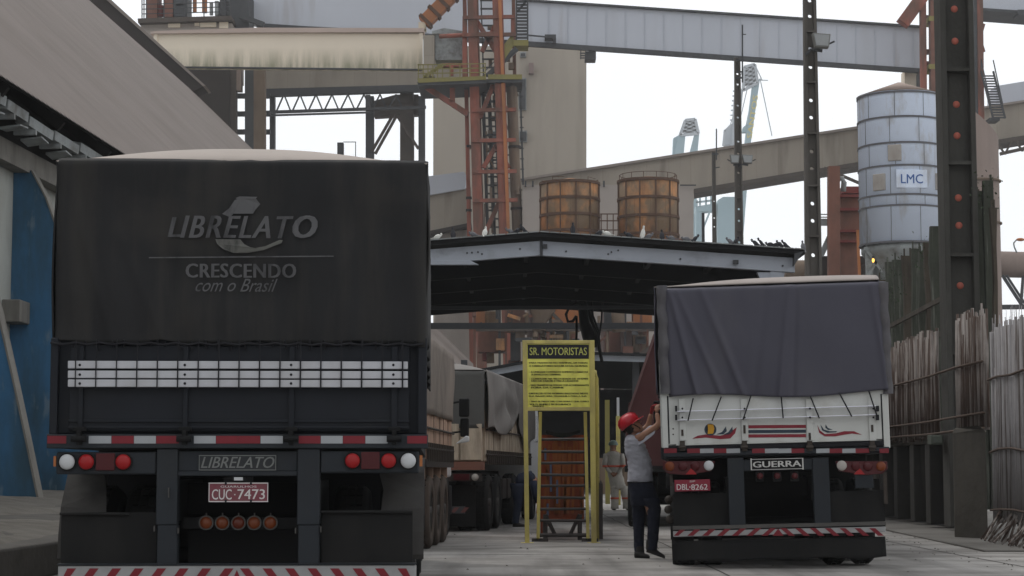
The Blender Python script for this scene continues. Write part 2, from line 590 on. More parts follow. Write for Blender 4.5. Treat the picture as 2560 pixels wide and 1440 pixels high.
sf.add([(eave_x(8) - .15, 8, HE + .02), (eave_x(ZE) - .15, ZE, HE + .02), (wall_x(ZE) - .3, ZE, HE + .98), (wall_x(8) - .3, 8, HE + .98)], [(0, 1, 2, 3)])
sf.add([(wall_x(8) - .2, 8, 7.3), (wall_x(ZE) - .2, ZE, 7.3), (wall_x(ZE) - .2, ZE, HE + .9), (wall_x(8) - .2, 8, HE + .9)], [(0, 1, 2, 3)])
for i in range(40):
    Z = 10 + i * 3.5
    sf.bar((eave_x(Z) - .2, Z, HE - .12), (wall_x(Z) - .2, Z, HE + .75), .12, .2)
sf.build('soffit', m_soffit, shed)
wa = MB()
wa.prism([(wall_x(8), 8, .3), (wall_x(ZE), ZE, .3), (wall_x(ZE) - .35, ZE, .3), (wall_x(8) - .35, 8, .3)], (0, 0, 7.2))
wa.build('wall', m_wall, shed)
le = MB()
for Z in (27.6, 33.0, 38.4, 43.8, 49.2, 54.6):
    le.box2((wall_x(Z) + .02, Z - .95, 3.95), (wall_x(Z) + .38, Z - .17, 4.38))
le.build('ledge', m_edge, shed, bevel=.02)
ge = MB()      # gable end at the far side, below the verge
ge.prism([(eave_x(ZE), ZE - .6, .0), (eave_x(ZE), ZE - .6, HE - .1), (eave_x(ZE) - LOW, ZE - .6, HE + RIS - .3),
          (eave_x(ZE) - LOW - UP[0], ZE - .6, HE + RIS + UP[1] - .3), (eave_x(ZE) - LOW - UP[0], ZE - .6, 0)], (0, .4, 0))
ge.build('gable_wall', m_wall, shed)
vf = MB()
band = [(170, -24), (474, 232), (508, 216), (240, -24)]
vf.prism([at(px, py, ZE - 1.5) for px, py in band], (0, 3, 0))
vf.build('verge_fascia', m_fascia, shed)
vt = MB()
cap = [(240, -24), (508, 216), (514, 214), (252, -24)]
vt.prism([at(px, py, ZE - 1.7) for px, py in cap], (0, 3.4, 0))
vt.build('verge_trim', m_trimlight, shed)
gu = MB()
rg = random.Random(5)
Z = 24.0
while Z < 62:
    L = rg.uniform(1.2, 1.9)
    x = -11.15 + K * Z
    dz = rg.uniform(-.05, .05)
    gu.prism([(x - .2, Z, 7.62 + dz), (x + .06, Z, 7.57 + dz), (x + .08, Z, 7.75 + dz), (x - .2, Z, 7.8 + dz)], (K * L * .93, L * .93, rg.uniform(-.03, .03)))
    gu.box((x - .1, Z + .35, 7.5 + dz), (.42, .1, .1))
    gu.prism([(x - .3, Z + .8, 7.38), (x + .1, Z + .8, 7.44), (x + .1, Z + .8, 7.47), (x - .3, Z + .8, 7.42)], (.02, .5, dz))
    Z += L
gu.build('gutter', m_zinc, shed)
cb = MB()
cb.prism([(wall_x(8) + .02, 8, 6.95), (wall_x(ZE) + .02, ZE, 6.95), (wall_x(ZE) + .32, ZE, 6.95), (wall_x(8) + .32, 8, 6.95)], (0, 0, .42))
cb.build('wall_beam', m_edge, shed)
bnames = ['blue concrete buttress nearest the camera with its pale sloping edge', 'second blue buttress from the camera, half behind the dark truck']
for i, Z in enumerate((33.0, 38.4)):
    b = thing('wall_buttress', bnames[i] if i < 2 else 'blue buttress of the shed wall hidden behind the dark truck', 'buttress', (wall_x(Z), Z, 0), group='blue buttresses of the shed')
    prof = []
    for q in range(13):
        t = q / 12
        prof.append((wall_x(Z) + .32 + 1.9 * t ** .75, 7.0 - 6.45 * t))
    bd = MB()
    bd.prism([(wall_x(Z) - .05, Z - .16, 7.0)] + [(x, Z - .16, z) for x, z in prof] + [(wall_x(Z) - .05, Z - .16, .5)], (0, .32, 0))
    bd.build('buttress_body', m_blue, b)
    be = MB()
    be.rings([[Vector((x + .005, Z - .18, z)), Vector((x + .04, Z - .18, z)), Vector((x + .04, Z + .18, z)), Vector((x + .005, Z + .18, z))] for x, z in prof], False)
    be.build('buttress_edge', m_edge, b)

# ------------------------------------------------------------------ industrial plant behind
def pbox(mb, px0, py0, px1, py1, Y, d, mi=0):
    """a box whose front face covers those pixels at depth Y, d metres deep"""
    q = [at(px0, py1, Y), at(px1, py1, Y), at(px1, py0, Y), at(px0, py0, Y)]
    return mb.prism(q, (0, d, 0), mi)


def pbar(mb, a, b, Y, w, d=None, mi=0, Y2=None):
    return mb.bar(at(a[0], a[1], Y), at(b[0], b[1], Y2 or Y), w, d or w, mi, up=(0, 1, 0))


def ppoly(mb, pts, Y, d, mi=0):
    return mb.prism([at(px, py, Y) for px, py in pts], (0, d, 0), mi)


def pm(Y):
    return Y / F       # metres per pixel at depth Y


# platform house with machinery, top left
ph = thing('machinery_house', 'beige concrete house carrying a machinery deck behind the shed roof', 'building', at(470, 1175, 199))
w_ = MB()
pbox(w_, 352, 58, 580, 172, 199, 9)
for x in (356, 566):
    pbox(w_, x, 172, x + 12, 1175, 201, 1)
w_.build('wall', m_beige3, ph)
w_ = MB()
for x0, x1, y0, y1 in ((420, 450, 56, 68), (486, 498, 54, 64), (500, 540, 55, 67), (548, 570, 54, 70)):
    pbox(w_, x0, y0, x1, y1, 198.8, .3)
w_.build('wall_panel', m_cream, ph)
w_ = MB()
ppoly(w_, [(344, 46), (578, 39), (580, 50), (345, 57)], 198, 11)
w_.build('deck', m_brownsteel, ph)
mach = [(366, 392, -30, 45, m_redbrown), (393, 410, 14, 42, m_dirtyred), (410, 432, -25, 42, m_redbrown), (434, 468, -20, 41, m_darksteel), (440, 463, 8, 14, m_black),
        (482, 492, -30, 30, m_orange), (505, 518, -30, 32, m_orange), (524, 533, 8, 38, m_zinc), (537, 546, 2, 38, m_zinc), (549, 566, -20, 38, m_darksteel)]
for i, (x0, x1, y0, y1, mm) in enumerate(mach):
    w_ = MB()
    if i in (1, 5, 6, 7):
        c0, c1 = at((x0 + x1) / 2, y1, 203), at((x0 + x1) / 2, y0, 203)
        w_.tube(c0, c1, (x1 - x0) / 2 * pm(203), 14)
    else:
        pbox(w_, x0, y0, x1, y1, 202, 3)
    w_.build(('machine_box', 'pipe')[i in (1, 5, 6, 7)], mm, ph)
w_ = MB()
for x in (355, 360, 366, 410, 460, 510, 560):
    pbar(w_, (x, -20), (x, 46), 198.4, .1)
for y in (22, 34, 10):
    pbar(w_, (354, y + 1), (575, y - 5), 198.4, .08)
w_.build('railing', m_darksteel, ph)
w_ = MB()
pbox(w_, 575, -20, 622, 72, 201, 4)
pbar(w_, (600, 40), (660, 62), 200.5, .5)
w_.build('steel_bent', m_darksteel, ph)

# blue-grey conveyor gallery high across the picture
gal = thing('conveyor_gallery', 'long blue grey conveyor gallery crossing high behind the red tower', 'conveyor gallery', at(1600, 1175, 205))
w_ = MB()
ppoly(w_, [(622, -60), (1160, -40), (1320, 0), (2312, 68), (2312, 172), (1320, 104), (1160, 90), (900, 72), (622, 58)], 205, 1.6)
w_.build('sheeting', m_bluegrey, gal)
w_ = MB()
ppoly(w_, [(1160, -45), (1320, -3), (2314, 64), (2314, 69), (1320, 2), (1160, -40)], 204.6, 2.2)
w_.build('roof_edge', m_darksteel, gal)
w_ = MB()
ppoly(w_, [(640, 57), (1320, 103), (2318, 172), (2318, 183), (1320, 115), (640, 66)], 204.7, .5)
w_.build('bottom_chord', m_darksteel, gal)
w_ = MB()
for i in range(34):
    x = 700 + i * 48
    if x > 1320:
        y0, y1 = (x - 1320) * .0685, 104 + (x - 1320) * .0685
        pbar(w_, (x, y0 + 3), (x, y1 - 1), 204.95, .06)
w_.build('sheet_seam', M('gallery_seam', (.485, .51, .565), .7), gal)
w_ = MB()
pbox(w_, 1463, 128, 1490, 148, 205, 2)
for y in (133, 139, 145):
    pbar(w_, (1450, y), (1464, y), 205, .12)
pbar(w_, (1452, 126), (1452, 148), 205, .1)
pbar(w_, (1320, 88), (1385, 94), 203.5, .15)
pbox(w_, 1362, 86, 1390, 97, 203.6, 1.2)
pbar(w_, (1386, 95), (1386, 108), 204, .35)
w_.build('service_box', m_darksteel, gal)
gal2 = thing('conveyor_gallery', 'short end of a blue grey gallery at the top right corner', 'conveyor gallery', at(2520, 1175, 215))
w_ = MB()
ppoly(w_, [(2450, -60), (2700, -60), (2700, 36), (2555, 26), (2450, 20)], 215, 5)
w_.build('sheeting', m_bluegrey, gal2)
w_ = MB()
ppoly(w_, [(2445, 19), (2700, 36), (2700, 44), (2445, 25)], 214.8, 5.2)
pbox(w_, 2545, 24, 2600, 37, 214.5, 2)
w_.build('bottom_chord', m_darksteel, gal2)

# cream gallery in front of it
cg = thing('conveyor_gallery', 'cream coloured gallery with green streaks under a dusty pink roof', 'conveyor gallery', at(720, 1175, 190))
w_ = MB()
ppoly(w_, [(386, 82), (1055, 84), (1055, 172), (386, 166)], 190, 1.4)
w_.build('sheeting', m_cream, cg)
w_ = MB()
ppoly(w_, [(376, 79), (395, 77), (640, 69), (1060, 70), (1060, 80), (640, 81), (376, 84)], 189.6, 2.2)
w_.build('roof', m_pinkroof, cg)
w_ = MB()
pbox(w_, 1048, 82, 1057, 174, 189.8, .3)
pbox(w_, 384, 84, 393, 165, 189.8, .3)
w_.build('end_post', m_cream, cg)
w_ = MB()
ppoly(w_, [(440, 165.5), (1056, 172), (1056, 175), (440, 168.5)], 189.7, .4)
w_.build('bottom_chord', m_darksteel, cg)

# lower trestle below it
tr = thing('conveyor_trestle', 'dark steel trestle carrying a beige gallery behind the dark truck', 'trestle', at(850, 1175, 208))
w_ = MB()
ppoly(w_, [(655, 160), (1170, 160), (1170, 210), (655, 222)], 208, 1.2)
w_.build('gallery_sheet', m_beige2, tr)
w_ = MB()
ppoly(w_, [(660, 222), (1170, 208), (1170, 224), (660, 240)], 207.8, 1)
for Y in (207.5, 211.5):
    pbar(w_, (660, 281), (1065, 268), Y, .32)
    pbar(w_, (660, 289), (930, 281), Y, .2)
    for i in range(8):
        x = 690 + i * 40
        pbar(w_, (x, 281 - i), (x + 20 * (1 if i % 2 else 1), 236), Y, .16)
        pbar(w_, (x + 38, 281 - i), (x + 20, 236), Y, .16)
    pbar(w_, (920, 238), (920, 276), Y, .5)
w_.build('truss', m_darksteel, tr)
for x0, x1 in ((674, 686), (914, 934), (1046, 1062)):
    w_ = MB()
    pbox(w_, x0, 240, x1, 1175, 208.5, 1.2)
    w_.build('column', m_darksteel, tr)
w_ = MB()
pbox(w_, 1000, 232, 1034, 1175, 209.5, 1.5)
ppoly(w_, [(935, 252), (990, 236), (1046, 236), (1046, 284), (935, 290)], 210, 2)
w_.build('hopper', m_brownsteel, tr)
w_ = MB()
for a, b in (((984, 285), (930, 378)), ((990, 292), (938, 385)), ((990, 285), (1046, 372))):
    pbar(w_, a, b, 208.4, .3)
w_.build('brace', m_brownsteel, tr)

dw = thing('dark_duct_house', 'dark brown sheet wall under the cream gallery beside the shed roof', 'building', at(545, 1175, 205))
w_ = MB()
pbox(w_, 440, 167, 574, 1175, 197, 1.5)
w_.build('wall', m_fascia, dw)
for x0, x1, mm in ((573, 590, m_brownsteel), (591, 603, m_bigduct), (612, 634, m_darksteel), (634, 662, m_brownduct)):
    w_ = MB()
    pbox(w_, x0, 167, x1, 1175 if x0 != 591 else 226, 197.5, 1.2)
    w_.build('column', mm, dw)
w_ = MB()
for y in (240, 285, 330):
    pbar(w_, (590, y), (676, y), 205, .5)
pbar(w_, (660, 232), (644, 330), 203.5, .3)
w_.build('cross_beam', m_darksteel, dw)

# tall blank tower
bt = thing('silo_tower', 'tall blank beige tower standing behind the red lift tower', 'building', at(1275, 1175, 240))
w_ = MB()
pbox(w_, 1083, 115, 1466, 1175, 240, 16)
w_.build('wall', m_beige, bt)
for x0, y0, x1, y1 in ((1298, 326, 1318, 355), (1228, 326, 1246, 350), (1296, 195, 1316, 275), (1300, 130, 1315, 143)):
    w_ = MB()
    pbox(w_, x0, y0, x1, y1, 239.7, .5)
    f_ = w_.build('window', m_zinc, bt)
    w_ = MB()
    pbox(w_, x0 + 2, y0 + 3, x1 - 2, y1 - 3, 239.5, .3)
    w_.build('pane', m_darksteel, f_)
w_ = MB()
pbox(w_, 1322, 157, 1334, 183, 239, 1)
w_.build('wall_box', m_lilac, bt)

# inclined brown-grey gallery
ig = thing('conveyor_gallery', 'brown grey inclined gallery rising to the right behind the light masts', 'conveyor gallery', at(1900, 1175, 212))
w_ = MB()
ppoly(w_, [(1230, 462), (1310, 449), (2145, 320), (2700, 232), (2700, 318), (2145, 407), (1735, 474), (1735, 500), (1230, 500)], 212, 2)
w_.build('sheeting', m_beige2, ig)
w_ = MB()
ppoly(w_, [(1225, 458), (1310, 444), (2145, 315), (2700, 228), (2700, 233), (2145, 321), (1310, 450), (1225, 464)], 211.5, 5.5)
w_.build('roof_edge', m_trimlight, ig)
w_ = MB()
ppoly(w_, [(1735, 472), (2145, 405), (2700, 316), (2700, 327), (2145, 416), (1735, 483)], 211.7, 5)
for Y in (211.8, 216):
    pbar(w_, (2060, 420), (2200, 480), Y, .3)
    pbar(w_, (2500, 385), (2700, 340), Y, .35)
    for i in range(5):
        x = 2490 + i * 44
        pbar(w_, (x, 350 - i * 7), (x + 22, 386 - i * 8), Y, .2)
        pbar(w_, (x + 44, 343 - i * 7), (x + 22, 386 - i * 8), Y, .2)
w_.build('bottom_chord', m_brownsteel, ig)
w_ = MB()
ppoly(w_, [(2490, 215), (2700, 180), (2700, 232), (2490, 262)], 214, 4)
w_.build('upper_sheet', m_bluegrey, ig)

lg = thing('conveyor_gallery', 'short grey and brown gallery between the dark truck and the red tower', 'conveyor gallery', at(1110, 1175, 196))
w_ = MB()
ppoly(w_, [(960, 505), (1178, 468), (1178, 556), (960, 605)], 196, 4)
w_.build('sheeting', m_beige2, lg)
w_ = MB()
ppoly(w_, [(960, 455), (1160, 429), (1166, 438), (1163, 472), (960, 508)], 195.6, 4.8)
w_.build('roof', m_bluegrey, lg)
w_ = MB()
ppoly(w_, [(960, 600), (1178, 556), (1178, 566), (960, 612)], 195.7, 4.6)
w_.build('bottom_chord', m_fascia, lg)
w_ = MB()
pbox(w_, 1088, 575, 1180, 1175, 197, 3)
w_.build('support_wall', m_beige3, lg)

# low building with two orange tanks on it
lb = thing('tank_building', 'plain grey beige building behind the two orange tanks', 'building', at(1520, 1175, 186))
w_ = MB()
pbox(w_, 1306, 462, 1734, 1175, 186, 12)
w_.build('wall', m_beige3, lb)
w_ = MB()
for x in (1312, 1330, 1508):
    pbox(w_, x, 452, x + 4, 466, 185.5, .4)
pbar(w_, (1700, 463), (1740, 463), 185.6, .12)
w_.build('roof_fitting', m_darksteel, lb)


def tank(px0, px1, pt, pb, Y, label, rail):
    c = at((px0 + px1) / 2, pb, Y)
    r = (px1 - px0) / 2 * pm(Y)
    ztop = at(1500, pt, Y).z
    zb = at(1500, pb, Y).z
    t = thing('orange_tank', label, 'tank', c, group='orange tanks over the canopy')
    mb = MB()
    mb.lathe((c.x, Y, 0), [(r, zb - 1.5), (r, ztop), (r * .9, ztop + .12), (.05, ztop + .5)], 40)
    mb.build('shell', m_tank, t)
    mb = MB()
    for k in range(4):
        z = zb + .3 + (ztop - zb - .3) * k / 3
        mb.lathe((c.x, Y, 0), [(r + .01, z - .1), (r + .09, z - .1), (r + .09, z + .1), (r + .01, z + .1)], 40, smooth=False)
    for k in range(12):
        a = 2 * math.pi * (k + .35) / 12
        p = Vector((c.x + (r + .05) * math.cos(a), Y + (r + .05) * math.sin(a), 0))
        mb.bar(p + Vector((0, 0, zb - 1)), p + Vector((0, 0, ztop)), .1, .1)
    mb.build('band', m_tankband, t)
    mb = MB()
    n = 14
    for k in range(n):
        a, a2 = 2 * math.pi * k / n, 2 * math.pi * (k + 1) / n
        p, p2 = [Vector((c.x + r * .95 * math.cos(q), Y + r * .95 * math.sin(q), ztop)) for q in (a, a2)]
        if rail or k % 3 == 0:
            mb.bar(p, p + Vector((0, 0, .55 if rail else .35)), .05)
            mb.bar(p + Vector((0, 0, .55 if rail else .35)), p2 + Vector((0, 0, .55 if rail else .3)), .04)
    mb.build('railing', m_tankband, t)


tank(1350, 1499, 461, 592, 152, 'left orange tank with rusty bands above the canopy ridge', False)
tank(1545, 1697, 456, 600, 152, 'right orange tank with rusty bands and a railing on top', True)
pf = thing('tank_platform', 'steel stand full of orange hoppers and pipes seen below the canopy', 'steel stand', at(1450, 1175, 150))
w_ = MB()
pbox(w_, 1195, 596, 1720, 640, 149, 8)
w_.build('deck', m_redbrown, pf)
w_ = MB()
for y in (535, 552, 575):
    pbar(w_, (1500, y), (1546, y), 150, .08)
for x in (1503, 1518, 1533, 1545):
    pbar(w_, (x, 535), (x, 592), 150, .08)
w_.build('catwalk', m_tankband, pf)
cols = [(1183, 1190, m_redbrown), (1246, 1252, m_darksteel), (1262, 1268, m_redbrown), (1318, 1342, m_lilac), (1372, 1380, m_brownsteel), (1502, 1509, m_lilac), (1560, 1566, m_darksteel), (1600, 1606, m_redbrown), (1660, 1670, m_redbrown)]
for x0, x1, mm in cols:
    w_ = MB()
    pbox(w_, x0, 600, x1, 1175, 149.5, (x1 - x0) * pm(150))
    w_.build('column', mm, pf)
pans = [(1190, 1212, 775, 822, m_orange), (1213, 1246, 778, 822, m_tank), (1268, 1312, 762, 822, m_redbrown), (1380, 1450, 752, 826, m_orange), (1583, 1630, 764, 806, m_orange), (1510, 1552, 755, 822, m_darksteel),
        (1196, 1262, 822, 880, m_redbrown), (1206, 1216, 865, 900, m_dirtyred), (1217, 1235, 838, 905, m_tank), (1276, 1300, 822, 900, m_darksteel), (1333, 1352, 822, 850, m_dirtyred), (1354, 1386, 822, 860, m_lilac), (1420, 1440, 815, 860, m_tank), (1390, 1420, 830, 870, m_brownsteel),
        (1512, 1552, 815, 900, m_redbrown), (1553, 1580, 820, 890, m_lilac), (1582, 1622, 822, 895, m_brownduct), (1270, 1300, 900, 1175, m_redbrown), (1350, 1640, 880, 1175, m_fascia)]
for i, (x0, x1, y0, y1, mm) in enumerate(pans):
    w_ = MB()
    pbox(w_, x0, y0, x1, y1, 150.5 + (i % 3) * .6, 2)
    w_.build('hopper_panel', mm, pf)
w_ = MB()
w_.pipe([at(1356, 740, 149), at(1356, 775, 149), at(1349, 800, 149), at(1340, 830, 149)], [1.0, 1.0, .6, .45], 12)
w_.pipe([at(1540, 745, 148.5), at(1545, 790, 148.5), at(1548, 830, 148.5)], .5, 12)
w_.build('pipe', m_brownduct, pf)
w_ = MB()
for x0, x1 in ((1270, 1280), (1536, 1552)):
    for x in (x0, x1):
        pbar(w_, (x, 745), (x, 830), 148.8, .08)
    for k in range(10):
        pbar(w_, (x0, 750 + 8 * k), (x1, 750 + 8 * k), 148.8, .07)
pbar(w_, (1377, 780), (1405, 808), 148.8, .25)
pbar(w_, (1190, 824), (1640, 824), 148.8, .25)
pbar(w_, (1190, 772), (1330, 772), 148.8, .2)
pbar(w_, (1600, 888), (1650, 850), 148.8, .3)
w_.build('ladder', m_brownsteel, pf)
rp = random.Random(31)
for mm, nm in ((m_redbrown, 'pipework'), (m_tank, 'pipework'), (m_brownduct, 'pipework'), (m_darksteel, 'pipework')):
    w_ = MB()
    for i in range(7):
        x, y = rp.uniform(1180, 1640), rp.uniform(756, 850)
        if rp.random() < .6:
            w_.tube(at(x, y - 20, 148.4 + rp.random()), at(x, y + rp.uniform(20, 60), 148.4 + rp.random()), rp.uniform(.08, .3), 8)
        else:
            pbar(w_, (x, y), (x + rp.uniform(-45, 45), y + rp.uniform(-8, 30)), 148.2 + rp.random(), rp.uniform(.12, .3))
    for i in range(4):
        x, y = rp.uniform(1185, 1630), rp.uniform(760, 870)
        pbox(w_, x, y, x + rp.uniform(8, 26), y + rp.uniform(8, 30), 149.2, 1)
    w_.build(nm, mm, pf)

# ------------------------------------------------------------------ red lift tower
T1Y = 186.0
lt1 = thing('lift_tower', 'faded red steel lift tower with ladder and platform left of centre', 'tower', at(1235, 1175, T1Y))


def pcol(mb, a, b, Y, w, d=None):
    pbar(mb, a, b, Y, w * pm(Y), d)


def extrap(a, b, y):
    t = (y - a[1]) / (b[1] - a[1])
    return (a[0] + (b[0] - a[0]) * t, y)


def leg(name, a, b, Y, w, mm):
    mb = MB()
    lo_ = extrap(a, b, 900)
    hi_ = extrap(a, b, -120)
    mb.bar(at(*hi_, Y), at(lo_[0], 1175, Y), w * pm(Y), w * pm(Y), up=(0, 1, 0))
    mb.build(name, mm, lt1)


leg('column', (1181, 0), (1201, 600), T1Y, 24, m_red)
leg('column', (1245, 0), (1268, 600), T1Y, 27, m_red)
leg('column', (1261, 220), (1279, 600), T1Y - .6, 8, m_orange)
leg('column', (1190, 0), (1208, 600), T1Y + 4, 14, m_redbrown)
leg('column', (1250, 0), (1270, 600), T1Y + 4, 14, m_redbrown)
leg('column', (1163, 35), (1177, 600), T1Y + 1, 10, m_red)
leg('column', (1284, 0), (1296, 600), T1Y + 3, 9, m_redbrown)
mb = MB()
mb.tube(at(1278, 195, T1Y + 1.5), at(1299, 700, T1Y + 1.5), 13.5 * pm(T1Y), 16)
mb.build('lift_duct', m_brownduct, lt1)
mb = MB()
for y, x in ((368, 1287), (522, 1293), (212, 1280)):
    mb.tube(at(x, y - 3, T1Y + 1.5), at(x, y + 3, T1Y + 1.5), 17 * pm(T1Y), 16)
for y in (366, 495, 526):
    mb.tube(at(1172, y - 3, T1Y + 1), at(1172, y + 3, T1Y + 1), 8 * pm(T1Y), 10)
mb.build('flange', m_fascia, lt1)
mb = MB()
for y in range(-20, 600, 21):
    x = 1214 + y * .033
    pbar(mb, (x - 14, y), (x + 22, y), T1Y + 2.5, .16)
for dx in (-12, 18):
    pbar(mb, (1214 + dx, -20), (1234 + dx, 600), T1Y + 2.5, .14)
mb.build('ladder', m_darksteel, lt1)
mb = MB()
for x0, x1, y in ((1160, 1286, 44), (1155, 1290, 88), (1178, 1290, 352), (1182, 1294, 502), (1180, 1290, 276), (1182, 1292, 430)):
    pbar(mb, (x0, y), (x1, y - 2), T1Y - .5, .34)
for a, b in (((1200, 295), (1232, 215)), ((1228, 205), (1268, 280)), ((1208, 420), (1240, 365)), ((1238, 360), (1272, 420)), ((1212, 585), (1248, 505)), ((1205, 130), (1245, 50)), ((1190, 50), (1240, 130))):
    pbar(mb, a, b, T1Y + .3, .42)
mb.build('brace', m_red, lt1)
mb = MB()
pbar(mb, (1066, 218), (1170, 286), T1Y, .5)
pbar(mb, (1131, 205), (1131, 255), T1Y, .5)
pbar(mb, (1162, 42), (1162, 200), T1Y, .45)
pbar(mb, (1281, 40), (1281, 110), T1Y, .3)
mb.tube(at(1098, 91, T1Y), at(1236, 84, T1Y), .22, 8)
pbox(mb, 1105, 158, 1160, 166, T1Y, 1)
pbar(mb, (1130, 160), (1130, 190), T1Y, .3)
mb.build('bracket', m_red, lt1)
mb = MB()
ppoly(mb, [(1043, 196), (1215, 190), (1215, 199), (1046, 207)], T1Y - 2, 7)
pbox(mb, 1220, 186, 1305, 198, T1Y - 1, 5)
for Y in (T1Y - 2, ):
    for x in list(range(1046, 1110, 12)) + [1125, 1150, 1175, 1200, 1213]:
        pbar(mb, (x, 160), (x, 196), Y, .09)
    for y in (161, 172, 183):
        pbar(mb, (1044, y + 1), (1215, y - 2), Y, .09)
for i in range(8):
    pbar(mb, (1058 + i * 6, 190 - i * 4), (1072 + i * 6, 190 - i * 4), T1Y - 1, .2)
mb.build('platform', m_yelgreen, lt1)
mb = MB()
ppoly(mb, [(1043, 205), (1215, 199), (1215, 208), (1046, 214)], T1Y - 1.9, 6.8)
pbox(mb, 1215, 198, 1305, 206, T1Y - .9, 4.8)
mb.build('platform_beam', m_darksteel, lt1)
mb = MB()
for k in range(13):
    y = 4 + k * 8.2
    pbar(mb, (1292, y), (1318, y), T1Y, .2)
for x in (1291, 1319):
    pbar(mb, (x, -30), (x, 106), T1Y, .16)
pbar(mb, (1293, 30), (1316, 2), T1Y, .2)
pbar(mb, (1218, 190), (1292, 122), T1Y, .45)
pbar(mb, (1212, 178), (1290, 98), T1Y, .09)
mb.build('stair', m_darksteel, lt1)
mb = MB()
pbox(mb, 1284, 100, 1321, 114, T1Y - .5, 2.5)
ppoly(mb, [(1255, 118), (1284, 80), (1284, 114), (1262, 148)], T1Y - .3, .2)
mb.build('landing', m_yelgreen, lt1)
mb = MB()
pbox(mb, 1088, 80, 1158, 150, T1Y + 1.5, 3)
ppoly(mb, [(1080, 78), (1110, 70), (1160, 78), (1160, 84), (1080, 84)], T1Y + 1.2, 3.6)
mb.build('drive_house', m_zinc, lt1)
mb = MB()
pbox(mb, 1058, 88, 1086, 190, T1Y + 1, 2)
mb.build('side_panel', m_beige2, lt1)
ch = thing('chute', 'orange square chute slanting down to the cream gallery roof', 'chute', at(1085, 40, 192))
mb = MB()
pbar(mb, (1148, -30), (1060, 58), 192, 1.3, 1.3)
mb.build('chute_pipe', m_orange, ch)
mb = MB()
for t in (.2, .45, .7, .95):
    a = (1148 - 88 * t, -30 + 88 * t)
    pbar(mb, (a[0] + 3, a[1] - 3), (a[0] - 3, a[1] + 3), 192, 1.6, 1.6)
mb.build('flange', m_tankband, ch)
mb = MB()
pbox(mb, 1046, 55, 1064, 70, 191.5, 2)
mb.build('foot', m_cream, ch)

# clutter of pipes, boxes and bracing on the lift tower
rq = random.Random(17)
mb = MB()
for i in range(34):
    y = rq.uniform(210, 590)
    x = 1178 + y * .035 + rq.uniform(0, 105)
    L = rq.uniform(10, 46)
    if rq.random() < .6:
        pbar(mb, (x, y), (x + L * .04, y + L * 1.6), T1Y + rq.uniform(-.4, 3.5), rq.uniform(.08, .26))
    else:
        pbar(mb, (x, y), (x + L * rq.choice((-.5, .5)), y + L), T1Y + rq.uniform(0, 3.5), rq.uniform(.1, .2))
for i in range(24):
    y = rq.uniform(20, 590)
    x = 1180 + y * .035 + rq.uniform(0, 90)
    pbox(mb, x, y, x + rq.uniform(4, 14), y + rq.uniform(4, 18), T1Y + rq.uniform(1, 3.2), .6)
mb.build('pipework', m_brownduct, lt1)
mb = MB()
for i in range(20):
    y = rq.uniform(215, 590)
    x = 1205 + y * .035 + rq.uniform(-6, 40)
    pbar(mb, (x, y), (x + rq.uniform(8, 30), y), T1Y + rq.uniform(1.5, 3), .1)
for x0 in (1206, 1222, 1238):
    pbar(mb, (x0, 210), (x0 + 14, 600), T1Y + 3.4, rq.uniform(.25, .5))
pbar(mb, (1300, 200), (1312, 600), T1Y + 2.5, .18)
for y in range(215, 600, 26):
    pbar(mb, (1296 + y * .01, y), (1306 + y * .01, y), T1Y + 2.4, .1)
mb.build('service_ladder', m_darksteel, lt1)
bx = thing('roof_vent', 'small dark vent box with a thin frame behind the dark truck roof', 'vent', at(855, 365, 203))
mb = MB()
pbox(mb, 843, 356, 858, 1175, 203, 1)
mb.build('vent_box', m_darksteel, bx)
mb = MB()
pbar(mb, (858, 355), (890, 355), 203, .08)
pbar(mb, (889, 355), (889, 1175), 203, .08)
mb.build('vent_frame', m_darksteel, bx)
cw = thing('head_house', 'small pale concrete head house behind the silo roof', 'building', at(2280, 1175, 206))
mb = MB()
pbox(mb, 2262, 176, 2300, 1175, 206, 2)
mb.build('wall', m_cream, cw)
mb = MB()
pbox(mb, 2298, 180, 2312, 1175, 204, 1.5)
mb.build('column', m_darksteel, cw)

# ------------------------------------------------------------------ second red tower, right
T2Y = 200.0
lt2 = thing('lift_tower', 'red legged tower with stairs behind the tall holed column on the right', 'tower', at(2390, 1175, T2Y))
for a, b, w, mm in (((2306, -40), (2318, 250), 15, m_red), ((2448, -40), (2462, 330), 15, m_red), ((2335, -40), (2343, 1175), 24, m_redbrown), ((2352, -40), (2356, 1175), 12, m_darksteel), ((2438, -40), (2446, 1175), 10, m_darksteel)):
    mb = MB()
    mb.bar(at(*a, T2Y), at(b[0], 1175, T2Y), w * pm(T2Y), w * pm(T2Y), up=(0, 1, 0))
    mb.build('column', mm, lt2)
mb = MB()
for y in (45, 130, 160, 245, 330):
    pbar(mb, (2312, y), (2455, y), T2Y + 1, .5)
for a, b in (((2325, 10), (2350, 50)), ((2350, 10), (2325, 50)), ((2330, 60), (2356, 120)), ((2440, 60), (2460, 130)), ((2460, 60), (2440, 130)), ((2328, 190), (2358, 240))):
    pbar(mb, a, b, T2Y + .5, .25)
mb.build('brace', m_redbrown, lt2)
mb = MB()
pbox(mb, 2322, 40, 2360, 52, T2Y - .5, 3)
pbox(mb, 2322, 160, 2362, 172, T2Y - .5, 3)
mb.build('platform', m_yelgreen, lt2)
mb = MB()
pbar(mb, (2318, -25), (2256, 60), T2Y, 1.3)
mb.build('chute', m_red, lt2)
mb = MB()
for k in range(17):
    y, x = 190 + k * 6.5, 2455 + k * 1.7
    pbar(mb, (x, y), (x + 30, y), T2Y - 1, .14)
for dx in (0, 30):
    pbar(mb, (2453 + dx, 178), (2483 + dx, 296), T2Y - 1, .18)
    pbar(mb, (2453 + dx, 150), (2477 + dx, 262), T2Y - 1, .1)
